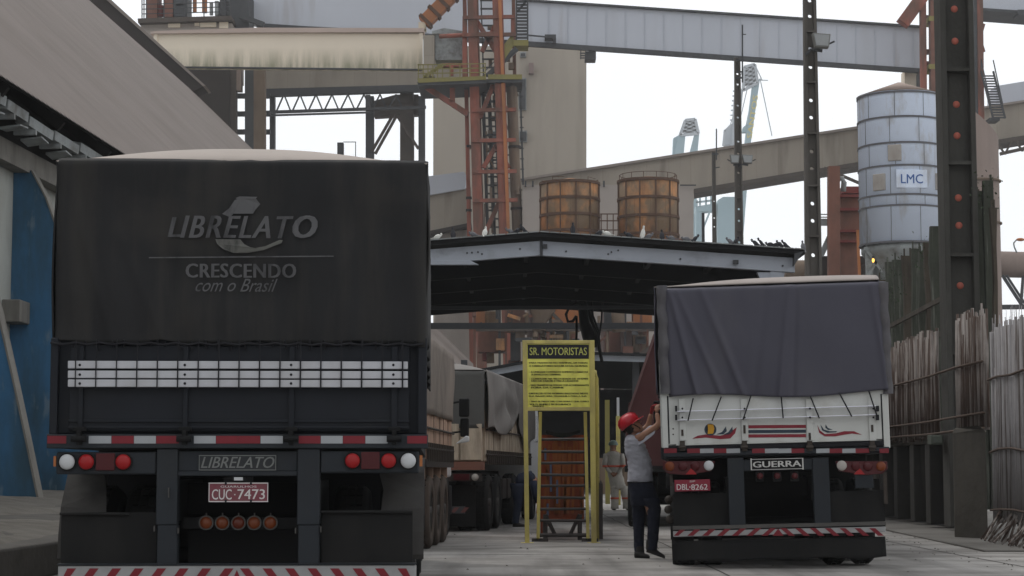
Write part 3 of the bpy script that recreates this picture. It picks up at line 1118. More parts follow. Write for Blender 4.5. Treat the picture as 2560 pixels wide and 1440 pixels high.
pbar(mb, (2453, 178), (2453, 148), T2Y - 1, .1)
pbox(mb, 2474, 294, 2500, 301, T2Y - 1, 2)
mb.build('stair', m_darksteel, lt2)
# ------------------------------------------------------------------ silo, ducts and machinery on the right
SY = 92.0
sl = thing('elevated_silo', 'pale blue panelled silo with blue letters and a tan conical roof', 'silo', at(2250, 1175, SY))
sc_ = at(2255, 600, SY)
SR = 105 * pm(SY)


def sz(py):
    return at(2251, py, SY - SR).z


mb = MB()
zt, zb = sz(224), sz(604)
mb.lathe((sc_.x, SY, 0), [(SR * 1.015, zt), (SR, zt - .1), (SR, zb)], 48)
mb.build('shell', m_silo, sl)
mb = MB()
mb.lathe((sc_.x, SY, 0), [(SR * 1.03, zt + .01), (.1, zt + .72)], 40)
mb.build('roof', m_silocone, sl)
mb = MB()
for py in (228, 290, 355, 412, 485, 512, 603):
    z = sz(py)
    mb.lathe((sc_.x, SY, 0), [(SR + .004, z - .03), (SR + .05, z - .045), (SR + .05, z + .045), (SR + .004, z + .045)], 48, smooth=False)
segs = [228, 290, 355, 412, 485, 512, 603]
for i in range(6):
    for k in range(9):
        a = 2 * math.pi * (k + (.12 if i % 2 else .3)) / 9
        p = Vector((sc_.x + (SR + .005) * math.cos(a), SY + (SR + .005) * math.sin(a), 0))
        mb.bar(p + Vector((0, 0, sz(segs[i]))), p + Vector((0, 0, sz(segs[i + 1]))), .02, .02)
mb.build('seam', m_siloseam, sl)


def on_silo(px, py, w, h, mm, name, thick=.1):
    x = (px - 2255) * pm(SY)
    a = math.asin(max(-.97, min(.97, x / SR)))
    c = Vector((sc_.x + SR * math.sin(a), SY - SR * math.cos(a), sz(py)))
    u, nrm = Vector((math.cos(a), math.sin(a), 0)), Vector((math.sin(a), -math.cos(a), 0))
    q = [c + u * (s1 * w / 2) + Vector((0, 0, s2 * h / 2)) - nrm * .06 for s1, s2 in ((-1, -1), (1, -1), (1, 1), (-1, 1))]
    mb = MB()
    mb.prism(q, nrm * (thick + .06))
    return mb.build(name, mm, sl, bevel=.03)


on_silo(2221, 381, .62, .76, m_hatch, 'hatch')
on_silo(2186, 452, .62, .78, m_hatch, 'hatch')
on_silo(2336, 450, .62, .78, m_hatch, 'hatch')
on_silo(2352, 388, .5, .8, m_hatch, 'hatch')
on_silo(2261, 447, 78 * pm(SY), 46 * pm(SY), m_silo, 'label_panel', .02)
a_ = math.asin(6 * pm(SY) / SR)
mb = MB()
mb.text('LMC', Vector((sc_.x + (SR + .034) * math.sin(a_), SY - (SR + .034) * math.cos(a_), sz(447))), (math.cos(a_), math.sin(a_), 0), (0, 0, 1), 55 * pm(SY), 23 * pm(SY), bold=.004)
mb.build('lettering', m_letterblue, sl, flip=False)
mb = MB()
mb.lathe((sc_.x, SY, 0), [(SR * .97, zb), (SR * .97, zb - .35), (SR * .9, zb - .5), (.5, zb - 3.2), (.5, zb - 5)], 32)
mb.build('hopper', m_zinc, sl)
for px in (2166, 2336, 2206, 2296):
    mb = MB()
    p = at(px, 605, SY)
    y = SY + (1.0 if px in (2206, 2296) else -.6)
    mb.bar((p.x, y, p.z), (p.x, y, 0), .3)
    mb.build('leg', m_zinc, sl)
mb = MB()
for a, b in (((2166, 625), (2206, 680)), ((2206, 625), (2170, 690)), ((2160, 622), (2340, 622))):
    pbar(mb, a, b, SY - .8, .14)
mb.build('brace', m_zinc, sl)

bd = thing('vertical_duct', 'thick brown grey vertical duct with a slanted top on the right', 'duct', at(2450, 1175, 120))
mb = MB()
xa, xb = at(2388, 600, 120).x, at(2500, 600, 120).x
ztop = at(2450, 300, 120).z
ringlo = [Vector(((xa + xb) / 2 + (xb - xa) / 2 * math.cos(2 * math.pi * i / 28), 120 + (xb - xa) / 2 * math.sin(2 * math.pi * i / 28), 0)) for i in range(28)]
ringhi = [Vector((p.x, p.y, ztop + .9 * ((xa + xb) / 2 - p.x))) for p in ringlo]
mb.rings([ringlo, ringhi])
mb.build('duct_shell', m_bigduct, bd)
mb = MB()
for py in (455, 560):
    z = at(2450, py, 120).z
    mb.lathe(((xa + xb) / 2, 120, 0), [((xb - xa) / 2, z - .05), ((xb - xa) / 2 + .12, z - .05), ((xb - xa) / 2 + .12, z + .05), ((xb - xa) / 2, z + .05)], 28, smooth=False)
mb.build('flange', m_brownduct, bd)

rm = thing('bucket_elevator', 'dark red machinery casing with a red column left of the silo', 'machinery', at(2110, 1175, 112))
mb = MB()
pbox(mb, 2072, 415, 2100, 1175, 110, .6)
mb.build('column', m_red if False else m_redbrown, rm)
mb = MB()
pbox(mb, 2102, 482, 2150, 1175, 112, 2)
mb.build('casing', m_redbrown, rm)
mb = MB()
for y in (486, 520, 574, 600):
    pbox(mb, 2098, y, 2152, y + 6, 111.6, 2.6)
pbox(mb, 2106, 466, 2150, 483, 111.6, 2)
mb.build('casing_band', m_dirtyred, rm)
mb = MB()
mb.pipe([at(2098, 448, 111), at(2106, 446, 111), at(2110, 456, 111), at(2108, 478, 111)], .16, 10)
pbar(mb, (2050, 556), (2075, 556), 111, .35)
for y in (536, 543, 548):
    pbar(mb, (2050, y), (2075, y), 111, .06)
pbar(mb, (2052, 640), (2075, 590), 111, .3)
mb.build('pipe', m_zinc, rm)
mb = MB()
pbox(mb, 2050, 640, 2190, 1175, 113, 2)
pbox(mb, 2170, 655, 2196, 700, 107, 2)
mb.build('base_casing', m_fascia, rm)
mb = MB()
pbox(mb, 2178, 658, 2200, 705, 105, 1)
mb.build('orange_panel', m_orange, rm)
mb = MB()
pbar(mb, (2144, 575), (2149, 700), 104, .14)
mb.build('orange_rod', m_orange, rm)
hd = thing('horizontal_duct', 'brown horizontal duct lying behind the pole and canopy end', 'duct', at(2030, 675, 125))
mb = MB()
mb.tube(at(1960, 680, 125), at(2120, 680, 125), 30 * pm(125), 20)
mb.build('duct_shell', m_brownduct, hd)
hd2 = thing('pipe_bridge', 'large horizontal pipe on a steel lattice at the right edge', 'pipe bridge', at(2540, 1175, 150))
mb = MB()
mb.tube(at(2470, 660, 150), at(2800, 668, 150), 33 * pm(150), 20)
mb.build('pipe', m_bigduct, hd2)
mb = MB()
for Y in (149, 151):
    pbar(mb, (2480, 768), (2800, 765), Y, .35)
    for i in range(7):
        pbar(mb, (2506 + 60 * i, 688), (2556 + 60 * i, 765), Y, .22)
        pbar(mb, (2516 + 60 * i, 688), (2566 + 60 * i, 765), Y, .16)
        pbar(mb, (2558 + 60 * i, 690), (2552 + 60 * i, 765), Y, .2)
mb.build('lattice', m_darksteel, hd2)

# street lamps: one unlit on the pipe, one lit small work lamp
sl2 = thing('street_lamp', 'small curved street lamp with an orange head above the right pipe', 'street lamp', at(2540, 640, 149))
mb = MB()
mb.pipe([at(2542, 632, 149), at(2536, 618, 149), at(2534, 608, 149), at(2540, 601, 149), at(2547, 598, 149)], .06, 6)
mb.build('arm', m_zinc, sl2)
mb = MB()
c = at(2551, 599, 149)
mb.ball(c, (.34, .2, .13), 10, 6)
mb.build('lamp_head', m_orange, sl2)
wl_ = thing('work_lamp', 'tiny lit amber lamp under the silo', 'lamp', at(2183, 651, 90.5))
m_lit = M('lit_amber_glass', (.9, .55, .15), .4)
bs_ = m_lit.node_tree.nodes['Principled BSDF']
bs_.inputs['Emission Color'].default_value = (1, .5, .08, 1)
bs_.inputs['Emission Strength'].default_value = 2.5
mb = MB()
mb.ball(at(2183, 651, 90.5), (.06, .06, .1), 10, 6)
mb.build('bulb', m_lit, wl_)
mb = MB()
p = at(2183, 646, 90.5)
mb.tube(p, p + Vector((0, 0, .1)), .05, 8)
mb.tube(p + Vector((0, 0, .05)), p + Vector((.1, .3, .2)), .02, 6)
mb.build('socket', m_darksteel, wl_)

# ------------------------------------------------------------------ holed concrete masts
def holed_strip(mb, cx, y0, y1, z0, z1, half, hole_z, hr, n=16, mi=0):
    """a web plate from z0 to z1, half wide, with round holes through its thickness y0..y1"""
    cuts = [z0]
    for z in hole_z:
        cuts += [z - hr * 1.6, z + hr * 1.6]
    cuts.append(z1)
    for i in range(0, len(cuts) - 1):
        a, b = cuts[i], cuts[i + 1]
        if i % 2 == 0:
            if b > a:
                mb.box2((cx - half, y0, a), (cx + half, y1, b), mi)
            continue
        zc = (a + b) / 2
        inner, outer = [], []
        for k in range(n):
            t = 2 * math.pi * (k + .5) / n
            c, s = math.cos(t), math.sin(t)
            inner.append((cx + hr * c, zc + hr * s))
            q = min(half / abs(c) if abs(c) > 1e-6 else 9e9, (b - a) / 2 / abs(s) if abs(s) > 1e-6 else 9e9)
            outer.append((cx + q * c, zc + q * s))
        vs = []
        for y in (y0, y1):
            vs += [(x, y, z) for x, z in inner] + [(x, y, z) for x, z in outer]
        fs = []
        for k in range(n):
            j = (k + 1) % n
            fs += [(k, j, n + j, n + k), (2 * n + k, 3 * n + k, 3 * n + j, 2 * n + j), (k, 2 * n + k, 2 * n + j, j)]
        mb.add(vs, fs, False, mi)
        # corner wedges left by the square outline
        for sx in (-1, 1):
            for sz_ in (-1, 1):
                co = (cx + sx * half, zc + sz_ * (b - a) / 2)
                near = sorted(outer, key=lambda p: (p[0] - co[0]) ** 2 + (p[1] - co[1]) ** 2)[:2]
                if abs(near[0][0] - near[1][0]) > 1e-6 and abs(near[0][1] - near[1][1]) > 1e-6:
                    mb.prism([(co[0], y0, co[1]), (near[0][0], y0, near[0][1]), (near[1][0], y0, near[1][1])], (0, y1 - y0, 0), mi)


def mast(px, Y, ptop, wpx_top, wpx_bot, holes, ribs, label, dark, group, zbase=0.):
    p = at(px, 800, Y)
    t = thing('holed_mast', label, 'mast', (p.x, Y, 0), group=group)
    ztop = at(px, ptop, Y).z
    wb, wt = wpx_bot * pm(Y), wpx_top * pm(Y)
    fw = wb * .16
    mb = MB()
    for s in (-1, 1):
        a = Vector((p.x + s * (wb / 2 - fw / 2), Y, zbase))
        b = Vector((p.x + s * (wt / 2 - fw / 2), Y, ztop))
        mb.rings([[a + Vector((x, y, 0)) for x, y in ((-fw / 2, -wb * .45), (fw / 2, -wb * .45), (fw / 2, wb * .45), (-fw / 2, wb * .45))],
                  [b + Vector((x, y, 0)) for x, y in ((-fw / 2, -wt * .45), (fw / 2, -wt * .45), (fw / 2, wt * .45), (-fw / 2, wt * .45))]], False)
    mb.build('flange', dark, t, bevel=.012)
    mb = MB()
    hz = sorted(at(px, h, Y).z for h in holes)
    holed_strip(mb, p.x, Y - wb * .12, Y + wb * .12, zbase, ztop, wb / 2 - fw * .9 if wpx_top == wpx_bot else wt / 2 - fw * .5, hz, .115 * wb)
    if wpx_top != wpx_bot:       # the tapering mast gets wedge strips beside its holed web
        for s in (-1, 1):
            h = wt / 2 - fw * .5
            mb.prism([(p.x + s * (h - .004), Y - wb * .1, zbase), (p.x + s * (wb / 2 - fw * .5), Y - wb * .1, zbase), (p.x + s * h, Y - wb * .1, ztop)], (0, wb * .2, 0))
    mb.build('web', dark, t)
    mb = MB()
    for r in ribs:
        z = at(px, r, Y).z
        f_ = (z - zbase) / (ztop - zbase)
        w2 = wb + (wt - wb) * f_ - fw * 1.5
        mb.box((p.x, Y, z), (w2, wb * .82, wb * .1))
    mb.build('stiffener', dark, t)
    return t, p, ztop


col, cp, cz = mast(2400, 35.5, -60, 84, 84, [], [180, 412, 640, 884, 1080], 'massive dark holed column with red discs beside the bamboo fence', m_post, None, .1)
mb = MB()
for py in (25, 105, 263, 341, 496, 565, 715):
    z = at(2400, py, 35.5).z
    mb.lathe((cp.x, 35.5 - 84 * pm(35.5) * .12 - .012, z), [(.068, .02), (.062, 0), (.001, -.004)], 16, 'Y')
mb.build('reflector', m_reddisc, col)
mast(2035, 66, -70, 30, 46, [2, 41, 122, 168, 251, 294, 379, 422, 509, 552, 638], [82, 208, 335, 466, 592], 'tall tapering holed mast with one floodlight right of centre', m_postlight, 'holed light masts')
mast(1850, 112, 145, 15, 27, [185, 211, 264, 294, 354, 384, 432, 464, 523, 552, 606], [496, 577], 'holed mast with twin floodlights and a thin antenna', m_postlight, 'holed light masts')
mast(1788, 150, 380, 9, 15, [482, 503, 545, 567], [], 'thinnest holed mast standing left of the twin floodlights', m_postlight, 'holed light masts')
mast(1760, 150, 532, 7, 8, [], [], 'short dark stub mast behind the canopy roof', m_darksteel, 'holed light masts')
mb = MB()
a1 = thing('antenna', 'thin antenna rod fixed on the mast with twin floodlights', 'antenna', at(1856, 205, 111.5))
pbar(mb, (1856, 62), (1856, 206), 111.5, .08)
pbar(mb, (1840, 150), (1858, 150), 111.5, .12)
pbar(mb, (1842, 178), (1856, 180), 111.5, .08)
pbar(mb, (1838, 196), (1856, 194), 111.5, .1)
pbar(mb, (1855, 86), (1865, 86), 111.5, .05)
mb.build('rod', m_darksteel, a1)
a2 = thing('antenna', 'hair thin rod standing on the thinnest mast', 'antenna', at(1791, 385, 149.5))
mb = MB()
pbar(mb, (1791, 322), (1791, 400), 149.5, .09)
pbar(mb, (1780, 385), (1796, 385), 149.5, .12)
pbar(mb, (1786, 420), (1799, 418), 149.5, .08)
mb.build('rod', m_darksteel, a2)


def flood(px, py, w, h, Y, label, side, tilt):
    t = thing('floodlight', label, 'floodlight', at(px, py, Y), group='floodlights on the masts')
    k = pm(Y)
    mb = MB()
    c = at(px, py, Y)
    a = [(-w / 2, h * .55), (w / 2, h * .45), (w * .4, -h * .5), (-w * .36, -h * .45)]
    mb.prism([c + Vector((x * k, -.22, z * k)) for x, z in a], (0, .35, 0))
    mb.build('lamp_body', m_lampbody, t, bevel=.02)
    mb = MB()
    a = [(x * .84, z * .8) for x, z in a]
    mb.prism([c + Vector((x * k, -.24, z * k)) for x, z in a], (0, .015, 0))
    mb.build('glass', m_glassgrey, t)
    mb = MB()
    mb.bar(c + Vector((-side * w * .5 * k, .1, -h * .5 * k)), c + Vector((side * w * .1 * k, .1, -h * .62 * k)), .09)
    mb.bar(c + Vector((-side * w * .5 * k, .1, -h * .5 * k)), c + Vector((-side * w * .8 * k, .2, -h * .85 * k)), .07)
    mb.bar(c + Vector((side * w * .4 * k, 0, -h * .2 * k)), c + Vector((side * w * .75 * k, -.05, 0)), .05)
    mb.build('bracket', m_darksteel, t)
    return t


flood(2052, 104, 46, 36, 65.5, 'big grey floodlight on the tall tapering mast', 1, 0)
flood(1836, 399, 24, 22, 111.4, 'left floodlight of the pair on the antenna mast', -1, 0)
flood(1868, 399, 28, 22, 111.4, 'right floodlight of the pair on the antenna mast', 1, 0)

# ------------------------------------------------------------------ quay cranes far off
def lattice(mb, quad, Y, w, n=4):
    a, b, c, d = quad           # tl, tr, br, bl in pixels
    L = lambda p, q, t: (p[0] + (q[0] - p[0]) * t, p[1] + (q[1] - p[1]) * t)
    for y in (Y, Y + 8):
        for p, q in ((a, b), (b, c), (c, d), (d, a)):
            pbar(mb, p, q, y, w)
        for i in range(n):
            t0, t1 = i / n, (i + 1) / n
            pbar(mb, L(a, d, t0), L(b, c, t1), y, w * .7)
            pbar(mb, L(b, c, t0), L(a, d, t1), y, w * .7)
            pbar(mb, L(a, d, t1), L(b, c, t1), y, w * .7)


CY = 640.0
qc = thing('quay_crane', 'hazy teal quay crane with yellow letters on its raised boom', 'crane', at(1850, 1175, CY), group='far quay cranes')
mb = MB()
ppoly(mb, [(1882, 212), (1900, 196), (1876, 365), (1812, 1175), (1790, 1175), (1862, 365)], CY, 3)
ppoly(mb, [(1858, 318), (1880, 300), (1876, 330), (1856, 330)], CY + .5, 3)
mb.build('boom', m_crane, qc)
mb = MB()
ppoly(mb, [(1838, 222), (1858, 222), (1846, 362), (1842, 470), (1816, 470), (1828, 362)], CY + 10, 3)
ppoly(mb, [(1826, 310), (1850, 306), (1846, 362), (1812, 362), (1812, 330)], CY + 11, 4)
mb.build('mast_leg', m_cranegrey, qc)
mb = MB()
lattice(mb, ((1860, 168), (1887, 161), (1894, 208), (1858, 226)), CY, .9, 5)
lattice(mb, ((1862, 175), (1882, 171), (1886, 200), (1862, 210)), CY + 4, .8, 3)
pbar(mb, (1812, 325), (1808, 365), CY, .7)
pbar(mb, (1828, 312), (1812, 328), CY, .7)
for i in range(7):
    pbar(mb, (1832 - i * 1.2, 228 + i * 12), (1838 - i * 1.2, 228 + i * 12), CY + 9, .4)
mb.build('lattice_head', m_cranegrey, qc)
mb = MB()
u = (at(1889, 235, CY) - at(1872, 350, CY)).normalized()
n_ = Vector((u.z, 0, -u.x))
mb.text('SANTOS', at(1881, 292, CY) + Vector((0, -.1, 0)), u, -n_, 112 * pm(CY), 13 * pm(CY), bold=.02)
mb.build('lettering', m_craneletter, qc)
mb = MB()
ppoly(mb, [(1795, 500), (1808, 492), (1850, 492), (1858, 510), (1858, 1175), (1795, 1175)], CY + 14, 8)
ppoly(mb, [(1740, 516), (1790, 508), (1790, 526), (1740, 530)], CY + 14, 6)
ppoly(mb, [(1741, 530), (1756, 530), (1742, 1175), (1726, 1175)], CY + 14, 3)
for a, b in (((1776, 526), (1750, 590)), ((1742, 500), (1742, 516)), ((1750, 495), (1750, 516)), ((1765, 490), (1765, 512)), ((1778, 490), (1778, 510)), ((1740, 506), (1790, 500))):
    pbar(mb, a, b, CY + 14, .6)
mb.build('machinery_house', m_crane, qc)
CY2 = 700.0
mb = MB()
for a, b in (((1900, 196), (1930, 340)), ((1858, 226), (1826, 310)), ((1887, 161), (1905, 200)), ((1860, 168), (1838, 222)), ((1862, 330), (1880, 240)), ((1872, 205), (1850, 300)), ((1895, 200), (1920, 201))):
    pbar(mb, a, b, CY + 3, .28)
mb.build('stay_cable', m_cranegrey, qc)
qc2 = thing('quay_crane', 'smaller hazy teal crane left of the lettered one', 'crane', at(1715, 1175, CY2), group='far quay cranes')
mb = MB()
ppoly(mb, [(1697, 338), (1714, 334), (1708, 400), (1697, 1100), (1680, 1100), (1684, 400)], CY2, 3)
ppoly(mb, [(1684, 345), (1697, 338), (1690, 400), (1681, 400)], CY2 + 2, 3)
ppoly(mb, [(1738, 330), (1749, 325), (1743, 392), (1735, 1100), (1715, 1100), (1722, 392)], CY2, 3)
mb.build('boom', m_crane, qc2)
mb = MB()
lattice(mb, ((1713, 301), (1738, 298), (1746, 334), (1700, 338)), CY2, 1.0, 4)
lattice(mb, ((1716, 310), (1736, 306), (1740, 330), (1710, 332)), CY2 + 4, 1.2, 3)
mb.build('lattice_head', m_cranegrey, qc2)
# ------------------------------------------------------------------ gabled canopy over the lanes
CF, CB = 44.0, 58.0
can = thing('truck_canopy', 'wide low gabled black canopy with a pale grey front beam over the truck lanes', 'canopy', (.6, CF, 0))
RX = at(1350, 590, CF).x
LX, GX = -5.9, at(2008, 640, CF).x
zr = at(1350, 584, CF).z
ze_r = at(2008, 628, CF).z
ze_l = zr - (zr - ze_r) * (RX - LX) / (GX - RX) * 1.15


def roof_z(x):
    if x < RX:
        return zr + (ze_l - zr) * (RX - x) / (RX - LX)
    return zr + (ze_r - zr) * (x - RX) / (GX - RX)


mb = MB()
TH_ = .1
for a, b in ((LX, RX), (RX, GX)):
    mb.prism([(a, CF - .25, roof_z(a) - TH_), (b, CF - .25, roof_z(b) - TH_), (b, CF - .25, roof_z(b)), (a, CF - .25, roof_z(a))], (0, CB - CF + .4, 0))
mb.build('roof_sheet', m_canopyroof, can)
mb = MB()      # pale lip of the sheet ends along the front edge
for a, b in ((LX, RX), (RX, GX)):
    n = 26
    for i in range(n):
        x0, x1 = a + (b - a) * i / n, a + (b - a) * (i + .9) / n
        mb.prism([(x0, CF - .3, roof_z(x0) + .003), (x1, CF - .3, roof_z(x1) + .003), (x1, CF - .3, roof_z(x1) + .028), (x0, CF - .3, roof_z(x0) + .028)], (0, .4, 0))
mb.build('roof_lip', m_zinc, can)
mb = MB()
for a, b in ((LX, RX), (RX, GX - .2)):
    mb.prism([(a, CF - .05, roof_z(a) - .5), (b, CF - .05, roof_z(b) - .5), (b, CF - .05, roof_z(b) - .17), (a, CF - .05, roof_z(a) - .17)], (0, .18, 0))
mb.prism([(LX, CF - .06, roof_z(-.8) - .62), (-.75, CF - .06, roof_z(-.8) - .60), (-.95, CF - .06, roof_z(-.8) - .5), (LX, CF - .06, roof_z(-.8) - .5)], (0, .16, 0))
fb = mb.build('front_beam', m_canopybeam, can, bevel=.008)
mb = MB()
mb.box((RX + .03, CF - .07, zr - .34), (.06, .03, .36))
for px in (1168, 1205, 1180, 1195, 1415, 1520, 1545, 1528, 1835, 1955, 1300, 1700):
    p = at(px, 600, CF)
    mb.tube((p.x, CF - .075, roof_z(p.x) - .27 - .1 * (px % 3) / 2), (p.x, CF - .045, roof_z(p.x) - .27 - .1 * (px % 3) / 2), .022, 8)
mb.box((at(1363, 630, CF).x, CF - .1, zr - .3), (.09, .08, .09))
mb.box((at(1838, 660, CF).x, CF - .1, roof_z(at(1838, 660, CF).x) - .36), (.12, .08, .09))
mb.build('bolt', m_darksteel, can)
mb = MB()
mb.prism([at(1986, 634, CF - .3), at(2009, 628, CF - .3), at(1985, 664, CF - .3)], (0, CB - CF, 0))
mb.build('gutter_end', m_darksteel, can)
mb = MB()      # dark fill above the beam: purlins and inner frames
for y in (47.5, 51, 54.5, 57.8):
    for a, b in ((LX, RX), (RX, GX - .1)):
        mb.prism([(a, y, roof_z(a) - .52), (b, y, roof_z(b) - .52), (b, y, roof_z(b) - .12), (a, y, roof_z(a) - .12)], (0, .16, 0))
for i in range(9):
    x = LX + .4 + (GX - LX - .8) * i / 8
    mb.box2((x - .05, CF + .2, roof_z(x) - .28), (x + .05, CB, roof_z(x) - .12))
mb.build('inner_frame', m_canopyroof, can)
mb = MB()
mb.bar((LX + .2, 51, 5.32), (GX - .3, 51, 5.36), .1, .09)
mb.build('tie_rod', m_darksteel, can)
for x in (GX - .62, LX + .4):
    for y in (CF + .1, CB - .3):
        mb = MB()
        mb.box2((x - .13, y - .12, .004), (x + .13, y + .12, roof_z(x) - .5))
        mb.prism([(x - .42, y - .1, roof_z(x) - .52), (x + .2, y - .1, roof_z(x) - .52), (x + .13, y - .1, roof_z(x) - .82), (x - .3, y - .1, roof_z(x) - .82)], (0, .2, 0))
        mb.build('post', m_canopybeam, can)
bm_ = thing('cross_beam', 'dark steel beam crossing low behind the canopy', 'beam', (0, 60, 0))
mb = MB()
mb.box2((-7, 60, at(1300, 822, 60).z), (7.6, 60.2, at(1300, 807, 60).z))
mb.build('beam', m_darksteel, bm_)
for x in (-6.9, 7.5):
    mb = MB()
    mb.box2((x - .1, 60.2, .004), (x + .1, 60.4, at(1300, 815, 60).z))
    mb.build('post', m_darksteel, bm_)
cab_ = thing('cable_bundle', 'tangled black cables hanging from the canopy behind the yellow sign', 'cables', at(1460, 760, 57))
mb = MB()
mb.pipe([at(1452, 735, 57), at(1458, 780, 57), at(1462, 810, 57), at(1474, 840, 57), at(1482, 870, 57)], [.12, .14, .16, .22, .2], 8)
mb.pipe([at(1452, 760, 56.8), at(1440, 757, 56.8), at(1425, 766, 56.8), at(1415, 786, 56.8), at(1420, 804, 56.8), at(1432, 803, 56.8), at(1441, 790, 56.8)], .045, 8)
mb.pipe([at(1460, 752, 56.8), at(1472, 775, 56.8), at(1478, 800, 56.8), at(1490, 830, 56.8), at(1498, 870, 56.8), at(1505, 905, 56.8)], .05, 8)
mb.pipe([at(1441, 790, 56.8), at(1442, 815, 56.8), at(1441, 850, 56.8)], .035, 8)
mb.pipe([at(1478, 754, 56.8), at(1482, 790, 56.8), at(1496, 825, 56.8), at(1500, 880, 56.8)], .035, 8)
mb.pipe([at(1506, 756, 56.8), at(1504, 800, 56.8), at(1497, 850, 56.8)], .025, 6)
mb.build('cable', m_cable, cab_)

# second canopy further down the lane, with black walls added to darken inside
c2 = thing('far_canopy', 'second pale fronted canopy with added black walls further down the lane', 'canopy', (0, 90, 0))
mb = MB()
for a, b in (((1150, 935), (1440, 882)), ((1440, 882), (1800, 892))):
    mb.prism([at(a[0], a[1] + 18, 90), at(b[0], b[1] + 18, 90), at(b[0], b[1] + 4, 90), at(a[0], a[1] + 4, 90)], (0, .3, 0))
mb.build('front_beam', m_canopybeam, c2)
mb = MB()
for a, b in (((1100, 940), (1440, 878)), ((1440, 878), (1820, 890))):
    mb.prism([at(a[0], a[1] + 6, 89.6), at(b[0], b[1] + 6, 89.6), at(b[0], b[1], 89.6), at(a[0], a[1], 89.6)], (0, 36, 0))
mb.build('roof_sheet', m_canopyroof, c2)
mb = MB()
mb.box2((-8.5, 125, 0), (11, 125.4, 6.2))
mb.box2((-8.5, 91, 0), (-8.2, 125, 5.2))
mb.box2((10.5, 91, 0), (10.9, 125, 5.6))
mb.build('wall', m_canopyroof, c2)
for px in (1160, 1590, 1760):
    mb = MB()
    p = at(px, 1000, 91)
    mb.box2((p.x - .15, 91, 0), (p.x + .15, 91.3, at(px, 900, 91).z))
    mb.build('post', m_darksteel, c2)

# ------------------------------------------------------------------ right side: fence, retaining wall, bamboo
m_bamboo = M('weathered_bamboo', (.27, .24, .22), .85, 0, .3, 3, (.06, .036, .026), .93, (8, 8, .5), 0, 1, .44, .54)
m_bambgrey = M('grey_bamboo_mat', (.31, .295, .295), .9, 0, .2, 3, (.08, .06, .05), .85, (14, 14, .5), 0, 1, .5, .62)
m_timber = M('mossy_dark_timber', (.05, .054, .042), .95, 0, .35, 2, (.17, .175, .15), .7, (14, 14, .6), .3, 12, .56, .68)
m_timber2 = M('brown_dark_timber', (.07, .058, .045), .95, 0, .35, 2, (.025, .022, .018), .6, (9, 9, .8), .3, 12)
m_rail = M('rust_brown_rail', (.085, .058, .044), .85, 0, .3, 3)
m_conc = M('stained_block_concrete', (.075, .067, .056), .95, 0, .25, 1.3, (.022, .02, .017), .75, (1.6, 1.6, .5), .4, 6)
m_retain = M('dark_retaining_concrete', (.03, .028, .025), .95, 0, .25, 1.5, (.12, .11, .1), .5, (3, 3, .35), .3, 6, .55, .72)
m_box = M('green_grey_box', (.075, .085, .07), .8, 0, .2, 2)
rw = thing('retaining_wall', 'low dark stained retaining wall with piers under the bamboo fence', 'wall', (FX(40), 40, 0))
mb = MB()
mb.prism([(FX(36) + .35, 36, .1), (FX(60) + .35, 60, .1), (FX(60) + .7, 60, .1), (FX(36) + .7, 36, .1)], (0, 0, 1.6))
mb.build('wall_panel', m_retain, rw)
mb = MB()
mb.prism([(FX(36) + .02, 36, 1.62), (FX(60) + .02, 60, 1.62), (FX(60) + .75, 60, 1.62), (FX(36) + .75, 36, 1.62)], (0, 0, .16))
mb.build('coping', m_conc, rw, bevel=.02)
for Z in (37.2, 39.1, 41.3, 43.4, 46, 49):
    mb = MB()
    mb.prism([(FX(Z) - .02, Z, .1), (FX(Z) + .4, Z, .1), (FX(Z) + .4, Z + .5, .1), (FX(Z), Z + .5, .1)], (0, 0, 1.515))
    mb.build('pier', m_retain, rw, bevel=.02)
mb = MB()
mb.bar((FX(44), 44, .98), (FX(60), 60, .98), .12)
mb.build('rail', m_conc, rw)
jb = thing('junction_box', 'small green grey box fixed beside the dark column', 'box', (FX(36) - .2, 35.6, 1.8))
mb = MB()
q = at(2322, 1088, 35.6)
q2 = at(2352, 1112, 35.6)
mb.box2((q.x, 35.4, q2.z), (q2.x, 35.75, q.z))
mb.build('box_body', m_box, jb, bevel=.015)
mb = MB()
mb.box2((q.x + .02, 35.375, q2.z + .03), (q2.x - .02, 35.398, q.z - .02))
mb.build('box_door', m_box, jb, bevel=.01)
cbk = thing('concrete_block', 'tall worn concrete end block at the foot of the bamboo fence', 'concrete block', (FX(33), 33, 0))
mb = MB()
b0, b1 = at(2383, 1340, 32.2), at(2474, 1355, 31.2)
zt_ = at(2400, 1068, 32).z
ring = lambda z, d: [Vector((b0.x + d, 32.1 + d, z)), Vector((b1.x - d, 31.3 + d, z)), Vector((b1.x + .72 - d, 34.4 - d, z)), Vector((b0.x + .66 + d, 34.6 - d, z))]
mb.rings([ring(.0, 0), ring(zt_ - .1, .0), ring(zt_ - .03, .025), ring(zt_, .09)], False)
mb.build('block_body', m_conc, cbk, bevel=.03)

rb = random.Random(21)


def bamboo_run(t, Z0, Z1, zb, ztop, mm, r0, r1, step, off=0., jitter=.25, name='bamboo_panel'):
    mb = MB()
    z = Z0
    while z < Z1:
        r = rb.uniform(r0, r1) * (rb.choice((.55, .8, 1, 1, 1.25)))
        x = FX(z) + off + rb.uniform(-.03, .03)
        h = ztop + rb.uniform(-jitter, jitter * .6) - (rb.uniform(.2, .6) if rb.random() < .05 else 0)
        b = zb + rb.uniform(-.05, .08)
        lean = rb.gauss(0, .02) if rb.random() < .96 else rb.uniform(-.12, .12)
        mb.pipe([(x, z, b), (x + rb.uniform(-.015, .015), z + lean * .5, (b + h) / 2), (x, z + lean, h)], [r, r * .95, r * .75], 6)
        z += step * rb.uniform(.7, 1.35)
    return mb.build(name, mm, t)


